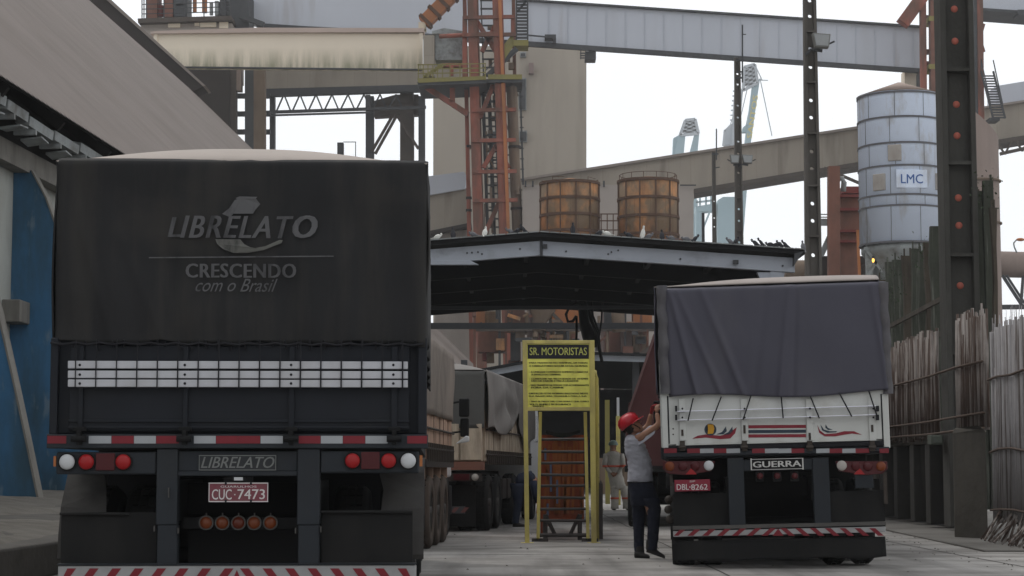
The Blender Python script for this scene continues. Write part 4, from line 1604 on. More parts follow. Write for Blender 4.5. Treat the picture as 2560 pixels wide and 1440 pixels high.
bf = thing('bamboo_fence', 'brown bamboo pole fence with horizontal rails on top of the retaining wall', 'fence', (FX(40), 40, 1.7))
bamboo_run(bf, 31.6, 34.15, 1.75, 3.75, m_bamboo, .026, .05, .06, jitter=.14)
bamboo_run(bf, 36.2, 52, 1.72, 3.72, m_bamboo, .026, .05, .075, jitter=.14)
mb = MB()
for h in (1.8, 2.02, 2.88):
    mb.pipe([(FX(z) - .09, z, h + rb.uniform(-.02, .02)) for z in (31.5, 34, 37, 41, 46, 52)], .024, 6)
mb.build('rail', m_rail, bf)
bmf = thing('bamboo_mat', 'tall grey bamboo mat wall at the right edge with frayed top', 'bamboo wall', (FX(29), 29, 0))
bamboo_run(bmf, 26.6, 31.2, .33, 3.36, m_bambgrey, .018, .038, .03, .02, .1)
bamboo_run(bmf, 26.6, 31.2, 3.0, 3.55, m_bambgrey, .006, .011, .14, .03, .12, 'frayed_top')
mb = MB()
for h in (.5, 1.42, 2.56):
    mb.pipe([(FX(z) - .05, z, h + rb.uniform(-.03, .03)) for z in (26.5, 27.5, 28.6, 29.6, 30.6, 31.3)], .02, 6)
mb.build('rail', m_rail, bmf)
mb = MB()
for _ in range(34):
    z = rb.uniform(26.8, 30.6)
    p = Vector((FX(z) - .04, z, rb.uniform(.35, .5)))
    mb.bar(p, p + Vector((-rb.uniform(.05, .4), rb.uniform(-.4, .4), -p.z + .05)), .022, .03)
mb.build('splayed_slat', m_bamboo, bmf)
# tall dark timber planks standing behind the bamboo
tf = thing('timber_palisade', 'tall ragged mossy dark timber palisade behind the bamboo fence', 'fence', (FX(40) + .6, 40, 0))
specs = [(2208, 700, 24), (2226, 655, 20), (2246, 650, 22), (2268, 640, 20), (2290, 622, 22), (2308, 628, 20), (2322, 606, 18), (2340, 566, 26),
         (2412, 500, 16), (2432, 474, 20), (2452, 478, 22), (2470, 452, 18), (2482, 520, 8)]
for i, (px, py, w) in enumerate(specs):
    Z = (6.24 + .75) / ((px - 1280) / F - .045)
    p = at(px, py, Z)
    k = pm(Z)
    mb = MB()
    hw = w * k * .62
    n = 8
    front, back = [], []
    for s in range(n + 1):
        z = .4 + (p.z - .4) * s / n
        j1, j2 = rb.uniform(-.03, .03), rb.uniform(-.03, .03)
        front.append(((p.x - hw + j1, z), (p.x + hw + j2, z)))
    mb.rings([[Vector((a[0], Z - .06, a[1])), Vector((b[0], Z - .06, b[1])), Vector((b[0], Z + .07, b[1])), Vector((a[0], Z + .07, a[1]))] for a, b in front], False)
    for s in (-1, 1):      # rotted tips
        if rb.random() < .8:
            mb.box((p.x + s * hw * .6, Z, p.z + .05), (.03, .04, rb.uniform(.1, .28)))
    mb.build('plank', m_timber if i % 3 else m_timber2, tf)
mb = MB()
for h in (3.9, 4.6):
    mb.bar((FX(36) + .7, 36, h), (FX(55) + .7, 55, h - .1), .06, .1)
mb.build('cross_rail', m_timber2, tf)
# creeper and clinging debris on the planks
m_leaf = M('dark_creeper_leaf', (.035, .055, .025), .8, 0, .4, 5)
cr = thing('creeper', 'dark dry creeper clinging to the tops of the timber planks', 'creeper', (FX(42) + .6, 42, 4))
mb = MB()
for px, py in ((2218, 690), (2240, 665), (2255, 700), (2230, 740), (2305, 630), (2318, 650), (2440, 490), (2470, 460)):
    Z = (6.24 + .6) / ((px - 1280) / F - .045)
    c = at(px, py, Z)
    for _ in range(45):
        q = c + Vector((rb.gauss(0, .12), rb.gauss(0, .1), rb.gauss(-.05, .22)))
        s = rb.uniform(.015, .045)
        d1 = Vector((rb.uniform(-1, 1), rb.uniform(-1, 1), rb.uniform(-1, 1))).normalized() * s
        d2 = Vector((rb.uniform(-1, 1), rb.uniform(-1, 1), rb.uniform(-1, 1))).normalized() * s
        mb.add([q, q + d1, q + d1 + d2, q + d2], [(0, 1, 2, 3)])
mb.build('leaves', m_leaf, cr, flip=False)
# ------------------------------------------------------------------ trucks
m_tarpdark = M('charcoal_tarp', (.0165, .0165, .0175), .85, 0, .25, .8, (.032, .03, .027), .8, (5, 5, .45), .25, 4, .45, .68, dirt2=((.04, .036, .031), .55, (1.3, 1.3, 1.6), .55, .75))
m_tarpdust = M('dusty_tarp_top', (.4, .35, .315), .9, 0, .08, 1.2, (.22, .195, .17), .5, (1.2, 1.2, 1.2), .1, 4)
m_navy = M('dark_navy_body', (.0068, .0088, .0135), .65, 0, .3, 1.2, (.02, .019, .0175), .4, (1.4, 1.4, 2.5), 0, 1, .55, .75)
m_chassis = M('dark_blue_grey_chassis', (.016, .0195, .0245), .65, 0, .25, 1.5, (.027, .025, .022), .5, (2, 2, 1), 0, 1, .5, .75)
m_alu = M('aluminium_rail', (.46, .465, .49), .45, .25, .08, 4, (.3, .29, .28), .4, (3, 3, 3))
m_strap = M('black_strap', (.012, .012, .015), .8)
m_refred = M('red_reflective_tape', (.17, .012, .02), .45, 0, .15, 6)
m_refwhite = M('white_reflective_tape', (.33, .345, .36), .45, 0, .08, 6, (.2, .2, .2), .4, (6, 6, 6))
m_lampred = M('red_lamp_lens', (.3, .009, .011), .3, 0, .1, 12)
m_lampreddark = M('dark_red_lamp_lens', (.06, .003, .005), .3, 0, .1, 12)
m_lampwhite = M('white_lamp_lens', (.5, .51, .52), .35, 0, .06, 20)
m_lampamber = M('amber_lamp_lens', (.16, .036, .008), .3, 0, .2, 12)
m_plate = M('red_plate', (.17, .04, .055), .5, 0, .15, 3, (.16, .11, .1), .5, (5, 5, 5))
m_plate2 = M('crimson_plate', (.22, .02, .038), .5, 0, .1, 3)
m_platewhite = M('plate_white', (.6, .57, .56), .6, 0, .05, 8)
m_fadedletter = M('faded_grey_lettering', (.1, .1, .103), .9, 0, .1, 2, (.03, .03, .032), .8, (7, 7, 2.2), 0, 1, .5, .68)
m_fadedbright = M('worn_light_emblem', (.115, .115, .105), .9, 0, .1, 2, (.03, .03, .03), .8, (9, 9, 3), 0, 1, .5, .66)
m_nameplate = M('dark_name_plate', (.02, .022, .025), .5)
m_nameletter = M('grey_raised_letters', (.16, .165, .16), .6, 0, .2, 8)
m_nameletter2 = M('white_raised_letters', (.55, .54, .52), .6, 0, .15, 8)
m_rim = M('steel_rim', (.09, .085, .08), .6, .3, .2, 3)
m_dirtytyre = M('dusty_brown_tyre', (.085, .065, .053), .95, 0, .3, 2.5)
m_tarppurple = M('purple_grey_tarp', (.064, .062, .082), .65, 0, .12, .7, (.1, .095, .105), .5, (1.5, 1.5, .6), .15, 2.5, .5, .75)
m_tarpbeige = M('beige_tarp_top', (.33, .29, .268), .85, 0, .1, 1, (.2, .17, .15), .5, (1.5, 1.5, 1.5))
m_white = M('dirty_white_body', (.54, .545, .52), .6, 0, .06, 1, (.3, .27, .21), .55, (2.2, 2.2, 3), 0, 1, .52, .75)
m_bluewhite = M('pale_lilac_rail', (.84, .84, .95), .45, .1, .05, 3)
m_decalred = M('dark_red_decal', (.22, .022, .035), .6, 0, .2, 6)
m_decalnavy = M('navy_decal', (.03, .045, .065), .6, 0, .2, 6)
m_decalyel = M('yellow_decal', (.55, .28, .02), .6)
m_hinge = M('rusty_hinge', (.05, .04, .033), .7, .2, .3, 5)
m_tarpbrown = M('brown_grey_tarp', (.21, .175, .15), .9, 0, .15, 1, (.09, .075, .062), .6, (2, 2, .5), .15, 3)
m_tarpgrey = M('dark_grey_tarp', (.085, .083, .078), .85, 0, .15, 1, (.085, .08, .072), .5, (2, 2, .6), .12, 3)
m_tarpgreyside = M('mid_grey_tarp_side', (.19, .176, .164), .85, 0, .15, 1, (.11, .1, .09), .5, (2, 2, .6), .12, 3)
m_board = M('worn_cream_boards', (.47, .39, .3), .85, 0, .2, 2, (.12, .085, .06), .7, (5, 5, 1))
m_boardpink = M('worn_pink_brown_boards', (.47, .31, .23), .85, 0, .25, 2, (.09, .06, .045), .7, (5, 5, 1))
m_whitecab = M('white_cab_paint', (.6, .61, .62), .4, 0, .05, 1)
m_glass = M('dark_cab_glass', (.02, .025, .03), .1)
m_maroon = M('maroon_tarp', (.072, .025, .025), .8, 0, .2, 1, (.05, .016, .016), .5, (2, 2, .8), .15, 3)
m_stripebase = M('bumper_white_tape', (.3, .3, .3), .5, 0, .1, 5, (.2, .19, .18), .5, (4, 4, 4))


m_mudguard = M('scuffed_grey_rubber', (.05, .047, .044), .8, 0, .3, 3, (.02, .018, .017), .7, (4, 4, 4), .3, 8)


class Pix:
    """pixels of the photograph to the rear plane of a truck (its own left-right and height)"""

    def __init__(self, cx, Z, roll=0., yaw=0.):
        self.Z, self.roll, self.yaw = Z, roll, yaw
        self.x0 = at(cx, HORIZON, Z).x

    def q(self, px, py):
        p = at(px, py, self.Z)
        for _ in range(4):            # the rear plane is turned by the yaw
            x = (p.x - self.x0) / math.cos(self.yaw)
            p = at(px, py, self.Z + x * math.sin(self.yaw))
        x, z = (p.x - self.x0) / math.cos(self.yaw), p.z
        c, s = math.cos(self.roll), math.sin(self.roll)
        return x * c - z * s, x * s + z * c          # undo the roll about the travel axis

    def rect(self, mb, x0, y0, x1, y1, f0, f1, mi=0):
        a, b = self.q(x0, y1), self.q(x1, y0)
        return mb.box2((a[0], f0, a[1]), (b[0], f1, b[1]), mi)

    def poly(self, mb, pts, f0, d, mi=0):
        return mb.prism([(self.q(*p)[0], f0, self.q(*p)[1]) for p in pts], (0, d, 0), mi)

    def flat(self, mb, pts, f0):
        return mb.add([(self.q(*p)[0], f0, self.q(*p)[1]) for p in pts], [list(range(len(pts)))])

    def dome(self, mb, px, py, r, f0, depth=.03):
        x, z = self.q(px, py)
        rr = r * self.Z / F
        return mb.lathe((x, f0, z), [(rr, 0), (rr, -depth * .4), (rr * .8, -depth * .8), (rr * .4, -depth), (.002, -depth * 1.03)], 20, 'Y')

    def ring(self, mb, px, py, r0, r1, f0, d=.02):
        x, z = self.q(px, py)
        k = self.Z / F
        return mb.lathe((x, f0, z), [(r0 * k, 0), (r1 * k, 0), (r1 * k, -d), (r0 * k, -d), (r0 * k, 0)], 24, 'Y', smooth=False)

    def text(self, mb, s, x0, y0, x1, y1, f, **kw):
        a, b = self.q(x0, y1), self.q(x1, y0)
        return mb.text(s, ((a[0] + b[0]) / 2, f, (a[1] + b[1]) / 2), (1, 0, 0), (0, 0, 1), b[0] - a[0], b[1] - a[1], **kw)


def add_wheel(root, x, y, r, w, tyre=None):
    mb = MB()
    prof = [(r * .58, -w / 2), (r * .93, -w / 2), (r, -w * .36), (r, w * .36), (r * .93, w / 2), (r * .58, w / 2), (r * .58, -w / 2)]
    mb.lathe((x, y, r), prof, 28, 'X')
    for k in range(28):       # tread blocks
        a = 2 * math.pi * k / 28
        for s in (-.22, .0, .22):
            c = Vector((x + s * w, y + (r + .002) * math.cos(a), r + (r + .002) * math.sin(a)))
            t = Vector((0, -math.sin(a), math.cos(a))) * r * .075
            mb.bar(c - t, c + t, w * .16, .016, up=(0, math.cos(a), math.sin(a)))
    o = mb.build('wheel', tyre or m_rubber, root, world=False)
    mb = MB()
    sgn = 1 if x > 0 else -1
    mb.lathe((x, y, r), [(r * .575, -w * .45), (r * .575, w * .45), (r * .4, sgn * w * .2), (r * .16, sgn * w * .25), (r * .14, sgn * w * .5), (.01, sgn * w * .5)] if sgn > 0 else
             [(r * .575, w * .45), (r * .575, -w * .45), (r * .4, -w * .2), (r * .16, -w * .25), (r * .14, -w * .5), (.01, -w * .5)], 20, 'X')
    mb.build('rim', m_rim, o, world=False)


def running_gear(root, axles, half, r=.5, tyre=None, dual=True):
    for y in axles:
        for s in (-1, 1):
            add_wheel(root, s * (half - .15), y, r, .26, tyre)
            if dual:
                add_wheel(root, s * (half - .48), y, r, .26, tyre)
        mb = MB()
        mb.tube((-half + .3, y, r), (half - .3, y, r), .07, 10)
        mb.build('axle', m_black, root, world=False)


def chassis(root, y0, y1, z, half=.48):
    mb = MB()
    for s in (-1, 1):
        mb.box2((s * half - .05, y0, z - .28), (s * half + .05, y1, z))
    y = y0 + .6
    while y < y1:
        mb.box2((-half + .05, y, z - .24), (half - .05, y + .1, z - .02))
        y += 1.5
    mb.build('chassis', m_black, root, world=False)


def cab(root, y0, half, zt, mm, zb=.55):
    mb = MB()
    prof = [(y0, zb), (y0, zt), (y0 + 1.55, zt - .02), (y0 + 1.95, zt - .75), (y0 + 2.05, zb)]
    mb.prism([(-half, y, z) for y, z in prof], (2 * half, 0, 0))
    c = mb.build('cab', mm, root, world=False, bevel=.04)
    mb = MB()
    mb.add([(-half + .12, y0 + 1.62, zt - .1), (half - .12, y0 + 1.62, zt - .1), (half - .12, y0 + 1.955, zt - .72), (-half + .12, y0 + 1.955, zt - .72)], [(0, 1, 2, 3)])
    mb.build('windscreen', m_glass, c, world=False)
    for s in (-1, 1):
        mb = MB()
        x = s * (half + .004)
        mb.box2((min(x, x - s * .02), y0 + .7, zt - .85), (max(x, x - s * .02), y0 + 1.5, zt - .25))
        mb.build('side_window', m_glass, c, world=False)
    mb = MB()
    mb.box2((-half, y0 + 2.02, .35), (half, y0 + 2.2, .85))
    mb.build('front_bumper', m_chassis, c, world=False, bevel=.03)
    return c


def roof_tarp(root, half, L, z0, crown, z_side, mm, ramp=.6, name='tarp_cover', y_start=0., shear=0., side_mat=None):
    """tarp over bows: sides hanging to z_side, arched top that swells up behind the rear edge"""
    def fn(u, v):
        y = y_start + L * (v ** 1.6)
        h = crown * min(1, (y - y_start) / ramp) ** .6
        h *= 1 - .12 * (.5 - .5 * math.cos(2 * math.pi * (y - y_start) / 1.3)) * min(1, (y - y_start) / 2)
        if u < .2:
            return Vector((-half - .015 * math.sin(y * 5 + u * 20), y, z_side + (z0 - z_side) * u / .2))
        if u > .8:
            return Vector((half + .015 * math.sin(y * 4 + u * 30), y, z_side + (z0 - z_side) * (1 - u) / .2))
        t = (u - .2) / .6
        x = -half + 2 * half * t
        a = max(0, 1 - abs(2 * t - 1 - shear) ** 2.6 / (1 + abs(shear)) ** 2.6)
        return Vector((x, y, z0 + h * a))
    mb = MB()
    mb.grid(fn, 60, 48)
    for k in range(len(mb.f)):      # the sides are the same cloth without the dust of the top
        i = k % 60
        if side_mat and (i < 12 or i >= 48):
            mb.mi[k] = 1
    o = mb.build(name, [mm, side_mat or mm], root, world=False, flip=False)
    so = o.modifiers.new('cloth', 'SOLIDIFY')
    so.thickness = .012
    return o


# ================================================================== the dark truck on the left
Z1 = 13.42
P1 = Pix(597, Z1, 0., R(2.3))
t1 = thing('grain_truck', 'dark charcoal tarped grain truck with faded lettering, nearest on the left', 'truck', (P1.x0, Z1, 0), (0, 0, R(2.3)), 'trucks queueing in the yard')
HW1 = 1.29
z0 = P1.q(600, 405)[1]
roof_tarp(t1, HW1 - .01, 8.8, z0 + .0, .2, P1.q(600, 850)[1], m_tarpdust, .62, shear=-.05, side_mat=m_tarpdark)
rg = random.Random(2)


def curtain1(u, v):
    (xa, za), (xb, zb_) = P1.q(131, 858), P1.q(1071, 400)
    x = xa + (xb - xa) * u
    z = za + (zb_ - za) * v
    d = .012 * math.sin(23 * u + 2 * v) * (1 - v) + .008 * math.sin(61 * u + 5 * v) * (1 - v * .7) + .006 * math.sin(9 * v + 11 * u)
    for x0, x1, amp, wd in ((.02, .16, .014, .012), (.08, .3, .01, .014), (.98, .86, .014, .012), (.9, .7, .01, .016), (.36, .3, .009, .02), (.52, .55, .008, .012), (.66, .62, .009, .018), (.45, .47, .006, .008), (.78, .8, .008, .01)):
        d -= amp * math.exp(-((u - (x1 + (x0 - x1) * v)) / wd) ** 2) * (.4 + .6 * (1 - v))
    d += .016 * math.sin(math.pi * u) * math.sin(math.pi * v) + .004 * math.sin(17 * v + 4 * u)
    if v < .02:
        z += .012 * math.sin(49 * u) + .012 * math.sin(23 * u + 1)
    e = min(u, 1 - u)
    y = -.03 + d + (.05 * max(0, (.02 - e) / .02) ** 2)
    if v > .97:
        y += .05 * ((v - .97) / .03) ** 2
    return Vector((x, y, z))


mb = MB()
mb.grid(curtain1, 120, 46)
rc1 = mb.build('rear_curtain', m_tarpdark, t1, world=False, flip=False)
so = rc1.modifiers.new('cloth', 'SOLIDIFY')
so.thickness, so.offset = .01, -1


def onto1(mb):
    (xa, za), (xb, zb_) = P1.q(131, 858), P1.q(1071, 400)
    for p in mb.v:
        p.y = curtain1((p.x - xa) / (xb - xa), (p.z - za) / (zb_ - za)).y - .021 + (p.y - f)


mb = MB()
f = -.062
P1.text(mb, 'L', 420, 545, 455, 594, f, shear=.25, bold=.03)
P1.text(mb, 'IBRELAT', 452, 542, 735, 596, f, shear=.3, bold=.028, space=1.14)
P1.text(mb, 'O', 732, 540, 795, 597, f, shear=.25, bold=.05)
P1.text(mb, 'CRESCENDO', 465, 661, 742, 695, f, bold=.035, space=1.08)
P1.text(mb, 'com o Brasil', 490, 698, 695, 730, f, shear=.45, bold=-.004)
P1.flat(mb, [(374, 644), (835, 641), (835, 644), (374, 647)], f)
onto1(mb)
mb.build('lettering', m_fadedletter, rc1, world=False, flip=False)
mb = MB()
bowl = [(540, 600), (602, 600), (612, 612), (628, 620), (640, 622), (665, 617), (700, 601), (708, 602), (705, 609), (660, 627), (620, 634), (585, 634), (560, 625), (545, 612)]
P1.flat(mb, bowl, f)
onto1(mb)
mb.build('swoosh_emblem', m_fadedbright, rc1, world=False, flip=False)
mb = MB()
P1.flat(mb, [(557, 537), (575, 522), (588, 502), (605, 496), (640, 497), (652, 512), (640, 526), (634, 536), (585, 536), (577, 545)], f)
P1.flat(mb, [(590, 497), (600, 493), (645, 494), (640, 499), (596, 501)], f - .002)
onto1(mb)
mb.build('leaf_emblem', m_fadedletter, rc1, world=False, flip=False)
mb = MB()      # body box, with the open rear frame
a, b = P1.q(150, 1085), P1.q(1046, 840)
mb.box2((-HW1 + .04, .03, a[1]), (HW1 - .04, 8.7, P1.q(600, 800)[1]))
mb.build('cargo_body', m_navy, t1, world=False, bevel=.01)
mb = MB()
P1.rect(mb, 172, 866, 1024, 1078, -.02, .028)
tg1 = mb.build('tailgate', m_navy, t1, world=False, bevel=.008)
mb = MB()
for x in (205, 466, 730, 986):
    P1.rect(mb, x - 8, 866, x + 8, 1078, -.045, -.021)
P1.rect(mb, 172, 1050, 1024, 1056, -.034, -.021)
P1.rect(mb, 172, 1066, 1024, 1072, -.034, -.021)
mb.build('rib', m_navy, tg1, world=False, bevel=.004)
for y in (905, 929, 951):
    mb = MB()
    P1.rect(mb, 175, y + .5, 1020, y + 17.5, -.085, -.047)
    ra = mb.build('rail', m_alu, tg1, world=False, bevel=.004)
    mb = MB()
    for x in (205, 466, 730, 984):
        P1.dome(mb, x, y + 9, 3.2, -.0855, .008)
    mb.build('rivet', m_strap, ra, world=False)
for i in range(17):
    x = 195 + 50.75 * i
    mb = MB()
    P1.rect(mb, x - 2.3, 850, x + 2.3, 974, -.098, -.0875)
    mb.build('strap', m_strap, tg1, world=False)
for x in (205, 466, 730, 986):
    mb = MB()
    P1.rect(mb, x - 15, 1068, x + 15, 1079, -.1, -.04)
    P1.rect(mb, x - 6, 1078, x + 6, 1112, -.13, -.06)
    x_, z_ = P1.q(x, 1098)
    mb.tube((x_ - .05, -.13, z_), (x_ + .05, -.13, z_), .022, 8)
    mb.build('latch', m_black, t1, world=False, bevel=.004)
for s, x0, x1 in ((-1, 124, 149), (1, 1044, 1068)):
    mb = MB()
    P1.rect(mb, x0, 845, x1, 1086, -.03, .08)
    mb.build('corner_post', m_navy, t1, world=False, bevel=.008)
mb = MB()
for i in range(28):
    x = 150 + i * 33 + rg.uniform(-3, 3)
    a, b = P1.q(x, 850 + rg.uniform(0, 6)), P1.q(x + rg.uniform(-4, 4), 866 + rg.uniform(0, 12))
    mb.tube((a[0], -.05, a[1]), (b[0], -.035, b[1]), .007, 6)
a = P1.q(130, 858)
mb.pipe([(P1.q(130 + i * 31, 860 + (5 if i % 2 else 0))[0], -.052, P1.q(600, 859 + (5 if i % 2 else 0))[1]) for i in range(31)], .009, 6)
mb.build('tarp_rope', m_strap, t1, world=False)
mb = MB()
P1.rect(mb, 120, 1086, 1070, 1121, -.055, .1)
be1 = mb.build('rear_beam', m_chassis, t1, world=False, bevel=.006)
for x0, x1, c in ((122, 170, 0), (225, 282, 1), (282, 338, 0), (338, 393, 1), (393, 450, 0), (487, 542, 1), (542, 597, 0), (597, 653, 0), (653, 709, 1), (748, 803, 0), (803, 858, 1), (858, 914, 0), (914, 970, 1), (1018, 1068, 0)):
    mb = MB()
    P1.rect(mb, x0 + .3, 1090, x1 - .3, 1109, -.0585, -.0555)
    mb.build('reflector_strip', (m_refred, m_refwhite)[c], be1, world=False)
mb = MB()
P1.rect(mb, 142, 1130, 392, 1186, -.03, .06)
P1.rect(mb, 802, 1128, 1048, 1183, -.03, .06)
lb1 = mb.build('lamp_panel', m_chassis, t1, world=False, bevel=.012)
for px, py, r, mm, ox in ((171, 1155, 19, m_lampwhite, 1), (219, 1155, 19, m_lampred, 1), (311, 1155, 19, m_lampred, 1), (882, 1152, 18.5, m_lampred, -1), (972, 1152, 18.5, m_lampred, -1), (1021, 1152, 19, m_lampwhite, -1)):
    mb = MB()
    P1.dome(mb, px, py, r, -.045, .03)
    lens = mb.build('tail_lamp', mm, t1, world=False)
    mb = MB()
    P1.ring(mb, px, py, r, r + 3.5, -.031, .02)
    P1.rect(mb, px - 1, py - r, px + 1, py + r, -.045, -.035)
    mb.build('bezel', m_black, lens, world=False)
for x0, x1, y0, y1 in ((242, 290, 1133, 1176), (903, 950, 1130, 1173)):
    mb = MB()
    P1.rect(mb, x0, y0, x1, y1, -.05, -.031)
    mb.build('reflector', m_lampreddark, t1, world=False, bevel=.004)
mb = MB()
P1.rect(mb, 446, 1128, 744, 1178, -.01, .06)
P1.rect(mb, 446, 1178, 744, 1190, -.03, .05)
mb.build('centre_panel', m_chassis, t1, world=False, bevel=.006)
mb = MB()
P1.rect(mb, 498, 1138, 691, 1176, -.02, -.0105)
np1 = mb.build('name_plate', m_nameplate, t1, world=False)
mb = MB()
P1.text(mb, 'LIBRELATO', 503, 1142, 687, 1170, -.0235, shear=.3, bold=.012)
for r_ in ((498, 1138, 691, 1140), (498, 1174, 691, 1176), (498, 1138, 500, 1176), (689, 1138, 691, 1176)):
    P1.rect(mb, *r_, -.024, -.0205)
mb.build('lettering', m_nameletter, np1, world=False, flip=False)
for x0, x1 in ((391, 447), (743, 801)):
    mb = MB()
    P1.rect(mb, x0, 1122, x1, 1312, -.04, .1)
    P1.rect(mb, x0 + 2, 1312, x1 - 2, 1416, -.034, .09)
    mb.build('chassis_post', m_chassis, t1, world=False, bevel=.008)
mb = MB()
for x, y in ((424, 1225), (424, 1236), (388, 1320), (448, 1325), (740, 1325), (803, 1322)):
    P1.rect(mb, x - 1.5, y - 6, x + 1.5, y + 8, -.06, -.03)
mb.build('post_fitting', m_rim, t1, world=False)
mb = MB()
P1.rect(mb, 523, 1207, 670, 1254, -.012, -.004)
lp1 = mb.build('license_plate', m_plate, t1, world=False, bevel=.003)
mb = MB()
P1.text(mb, 'CUC', 530, 1223, 580, 1249, -.0145, bold=.01)
P1.text(mb, '7473', 594, 1223, 663, 1248, -.0145, bold=.01)
P1.text(mb, 'GUARULHOS', 552, 1214, 642, 1219, -.0145)
P1.rect(mb, 586, 1235, 589, 1238, -.0145, -.0125)
for r_ in ((522, 1206.5, 671, 1209), (522, 1252.5, 671, 1255), (522, 1206.5, 524.5, 1255), (668.5, 1206.5, 671, 1255)):
    P1.rect(mb, *r_, -.0155, -.0125)
mb.build('lettering', m_platewhite, lp1, world=False, flip=False)
mb = MB()
for x, y in ((565, 1209), (628, 1209), (565, 1252), (628, 1252)):
    P1.dome(mb, x, y, 3, -.0158, .006)
mb.build('bolt', m_strap, lp1, world=False)
mb = MB()
P1.rect(mb, 560, 1190, 632, 1206, -.004, .03)
P1.rect(mb, 580, 1192, 584, 1202, -.03, -.004)
P1.rect(mb, 610, 1192, 614, 1202, -.03, -.004)
pl_ = mb.build('plate_lamp', m_black, t1, world=False)
mb = MB()
P1.rect(mb, 586, 1193, 608, 1201, -.026, -.0045)
mb.build('lens', m_lampwhite, pl_, world=False)
for i, x in enumerate((507, 548, 589, 629, 670)):
    mb = MB()
    P1.dome(mb, x, 1309, 15.5, .2, .03)
    ml = mb.build('marker_lamp', m_lampamber if i != 2 else M('red_amber_lens', (.11, .02, .008), .3), t1, world=False)
    mb = MB()
    P1.ring(mb, x, 1309, 15.5, 18.5, .215, .03)
    P1.rect(mb, x - 1.5, 1284, x + 1.5, 1292, .2, .22)
    mb.build('bezel', m_rim, ml, world=False)
mb = MB()
P1.rect(mb, 447, 1296, 743, 1324, .216, .26)
mb.build('lamp_bar', m_black, t1, world=False)
for x0, x1, y0 in ((147, 391, 1281), (801, 1032, 1276)):
    mb = MB()
    P1.rect(mb, x0, y0, x1, 1414, .05, .075)
    P1.rect(mb, x0, y0, x1 - 70 if x0 < 500 else x1, y0 + 7, .02, .05)
    mb.build('mud_flap', m_rubber, t1, world=False, bevel=.004)
mb = MB()
P1.rect(mb, 447, 1330, 743, 1414, .5, .53)  # plain black panel low between the chassis posts
mb.build('dark_panel', m_black, t1, world=False)
for s in (-1, 1):
    mb = MB()
    ring = []
    for k in range(9):
        a = math.pi * (.02 + .6 * k / 8)
        y, z = .95 - .72 * math.cos(a), .48 + .72 * math.sin(a)
        ring.append([Vector((s * 1.26, y, z + rg.uniform(-.02, .02))), Vector((s * (.98 + rg.uniform(-.05, .05)), y, z)), Vector((s * .98, y + .015, z - .02)), Vector((s * 1.26, y + .015, z - .02))])
    mb.rings(ring, False)
    mb.build('mudguard', m_mudguard, t1, world=False)
mb = MB()
P1.rect(mb, 147, 1412, 1041, 1474, -.05, .03)
bu1 = mb.build('bumper', m_stripebase, t1, world=False, bevel=.008)
mb = MB()
sw, st = 22, 56
cx = 594
for i in range(9):
    for s in (-1, 1):
        x = cx + s * (i * st + (8 if i == 0 else 8))
        if s < 0 and x - 60 < 120 or s > 0 and x + 60 > 1075:
            pass
        top, bot = 1420, 1466
        q = [(x, top), (x + s * sw, top), (x + s * (sw + 34), bot), (x + s * 34, bot)]
        q = [(min(1039, max(149, a)), b) for a, b in q]
        if abs(q[0][0] - q[1][0]) + abs(q[2][0] - q[3][0]) > 6:
            P1.flat(mb, q, -.0525)
P1.flat(mb, [(cx - 18, 1466), (cx, 1424), (cx + 18, 1466)], -.0525)
mb.build('hazard_stripe', m_refred, bu1, world=False, flip=False)
mb = MB()
P1.rect(mb, 147, 1407, 1041, 1411.5, -.06, .03)
mb.build('bumper_lip', m_chassis, bu1, world=False)
mb = MB()
P1.rect(mb, 134, 1140, 141, 1166, -.01, .04)
P1.rect(mb, 1049, 1138, 1056, 1166, -.01, .04)
mb.build('side_marker', m_orange, t1, world=False)
mb = MB()
mb.box2((-1.22, 1.6, .25), (1.22, 1.62, 1.34))  # black sheet added to stand in for the shade under the bed
mb.build('shade_board', m_black, t1, world=False)
mb = MB()
mb.box2((-1.24, .1, P1.q(600, 1121)[1]), (1.24, 8.7, P1.q(600, 1085)[1] + .002))
mb.build('bed_frame', m_black, t1, world=False)
chassis(t1, .1, 8.8, 1.05)
running_gear(t1, (1.0, 2.25, 3.5, 7.6), 1.22, .5)
c1 = cab(t1, 9.05, 1.22, 2.95, m_navy)
running_gear(t1, (10.4,), 1.22, .5, dual=False)

# ================================================================== the white truck on the right
Z2 = 22.4
ROLL2 = R(1.45)
P2 = Pix(1938, Z2, -ROLL2, R(-5.2))
t2 = thing('grain_truck', 'truck with white decorated tailgate under a purple grey tarp on the right', 'truck', (P2.x0, Z2, 0), (0, -ROLL2, R(-5.2)), 'trucks queueing in the yard')
HW2 = 1.285
z0 = P2.q(1930, 707)[1]
roof_tarp(t2, HW2 + .0, 9.0, z0, .1, P2.q(1930, 985)[1] + .05, m_tarpbeige, .35, shear=.35, side_mat=m_tarppurple)


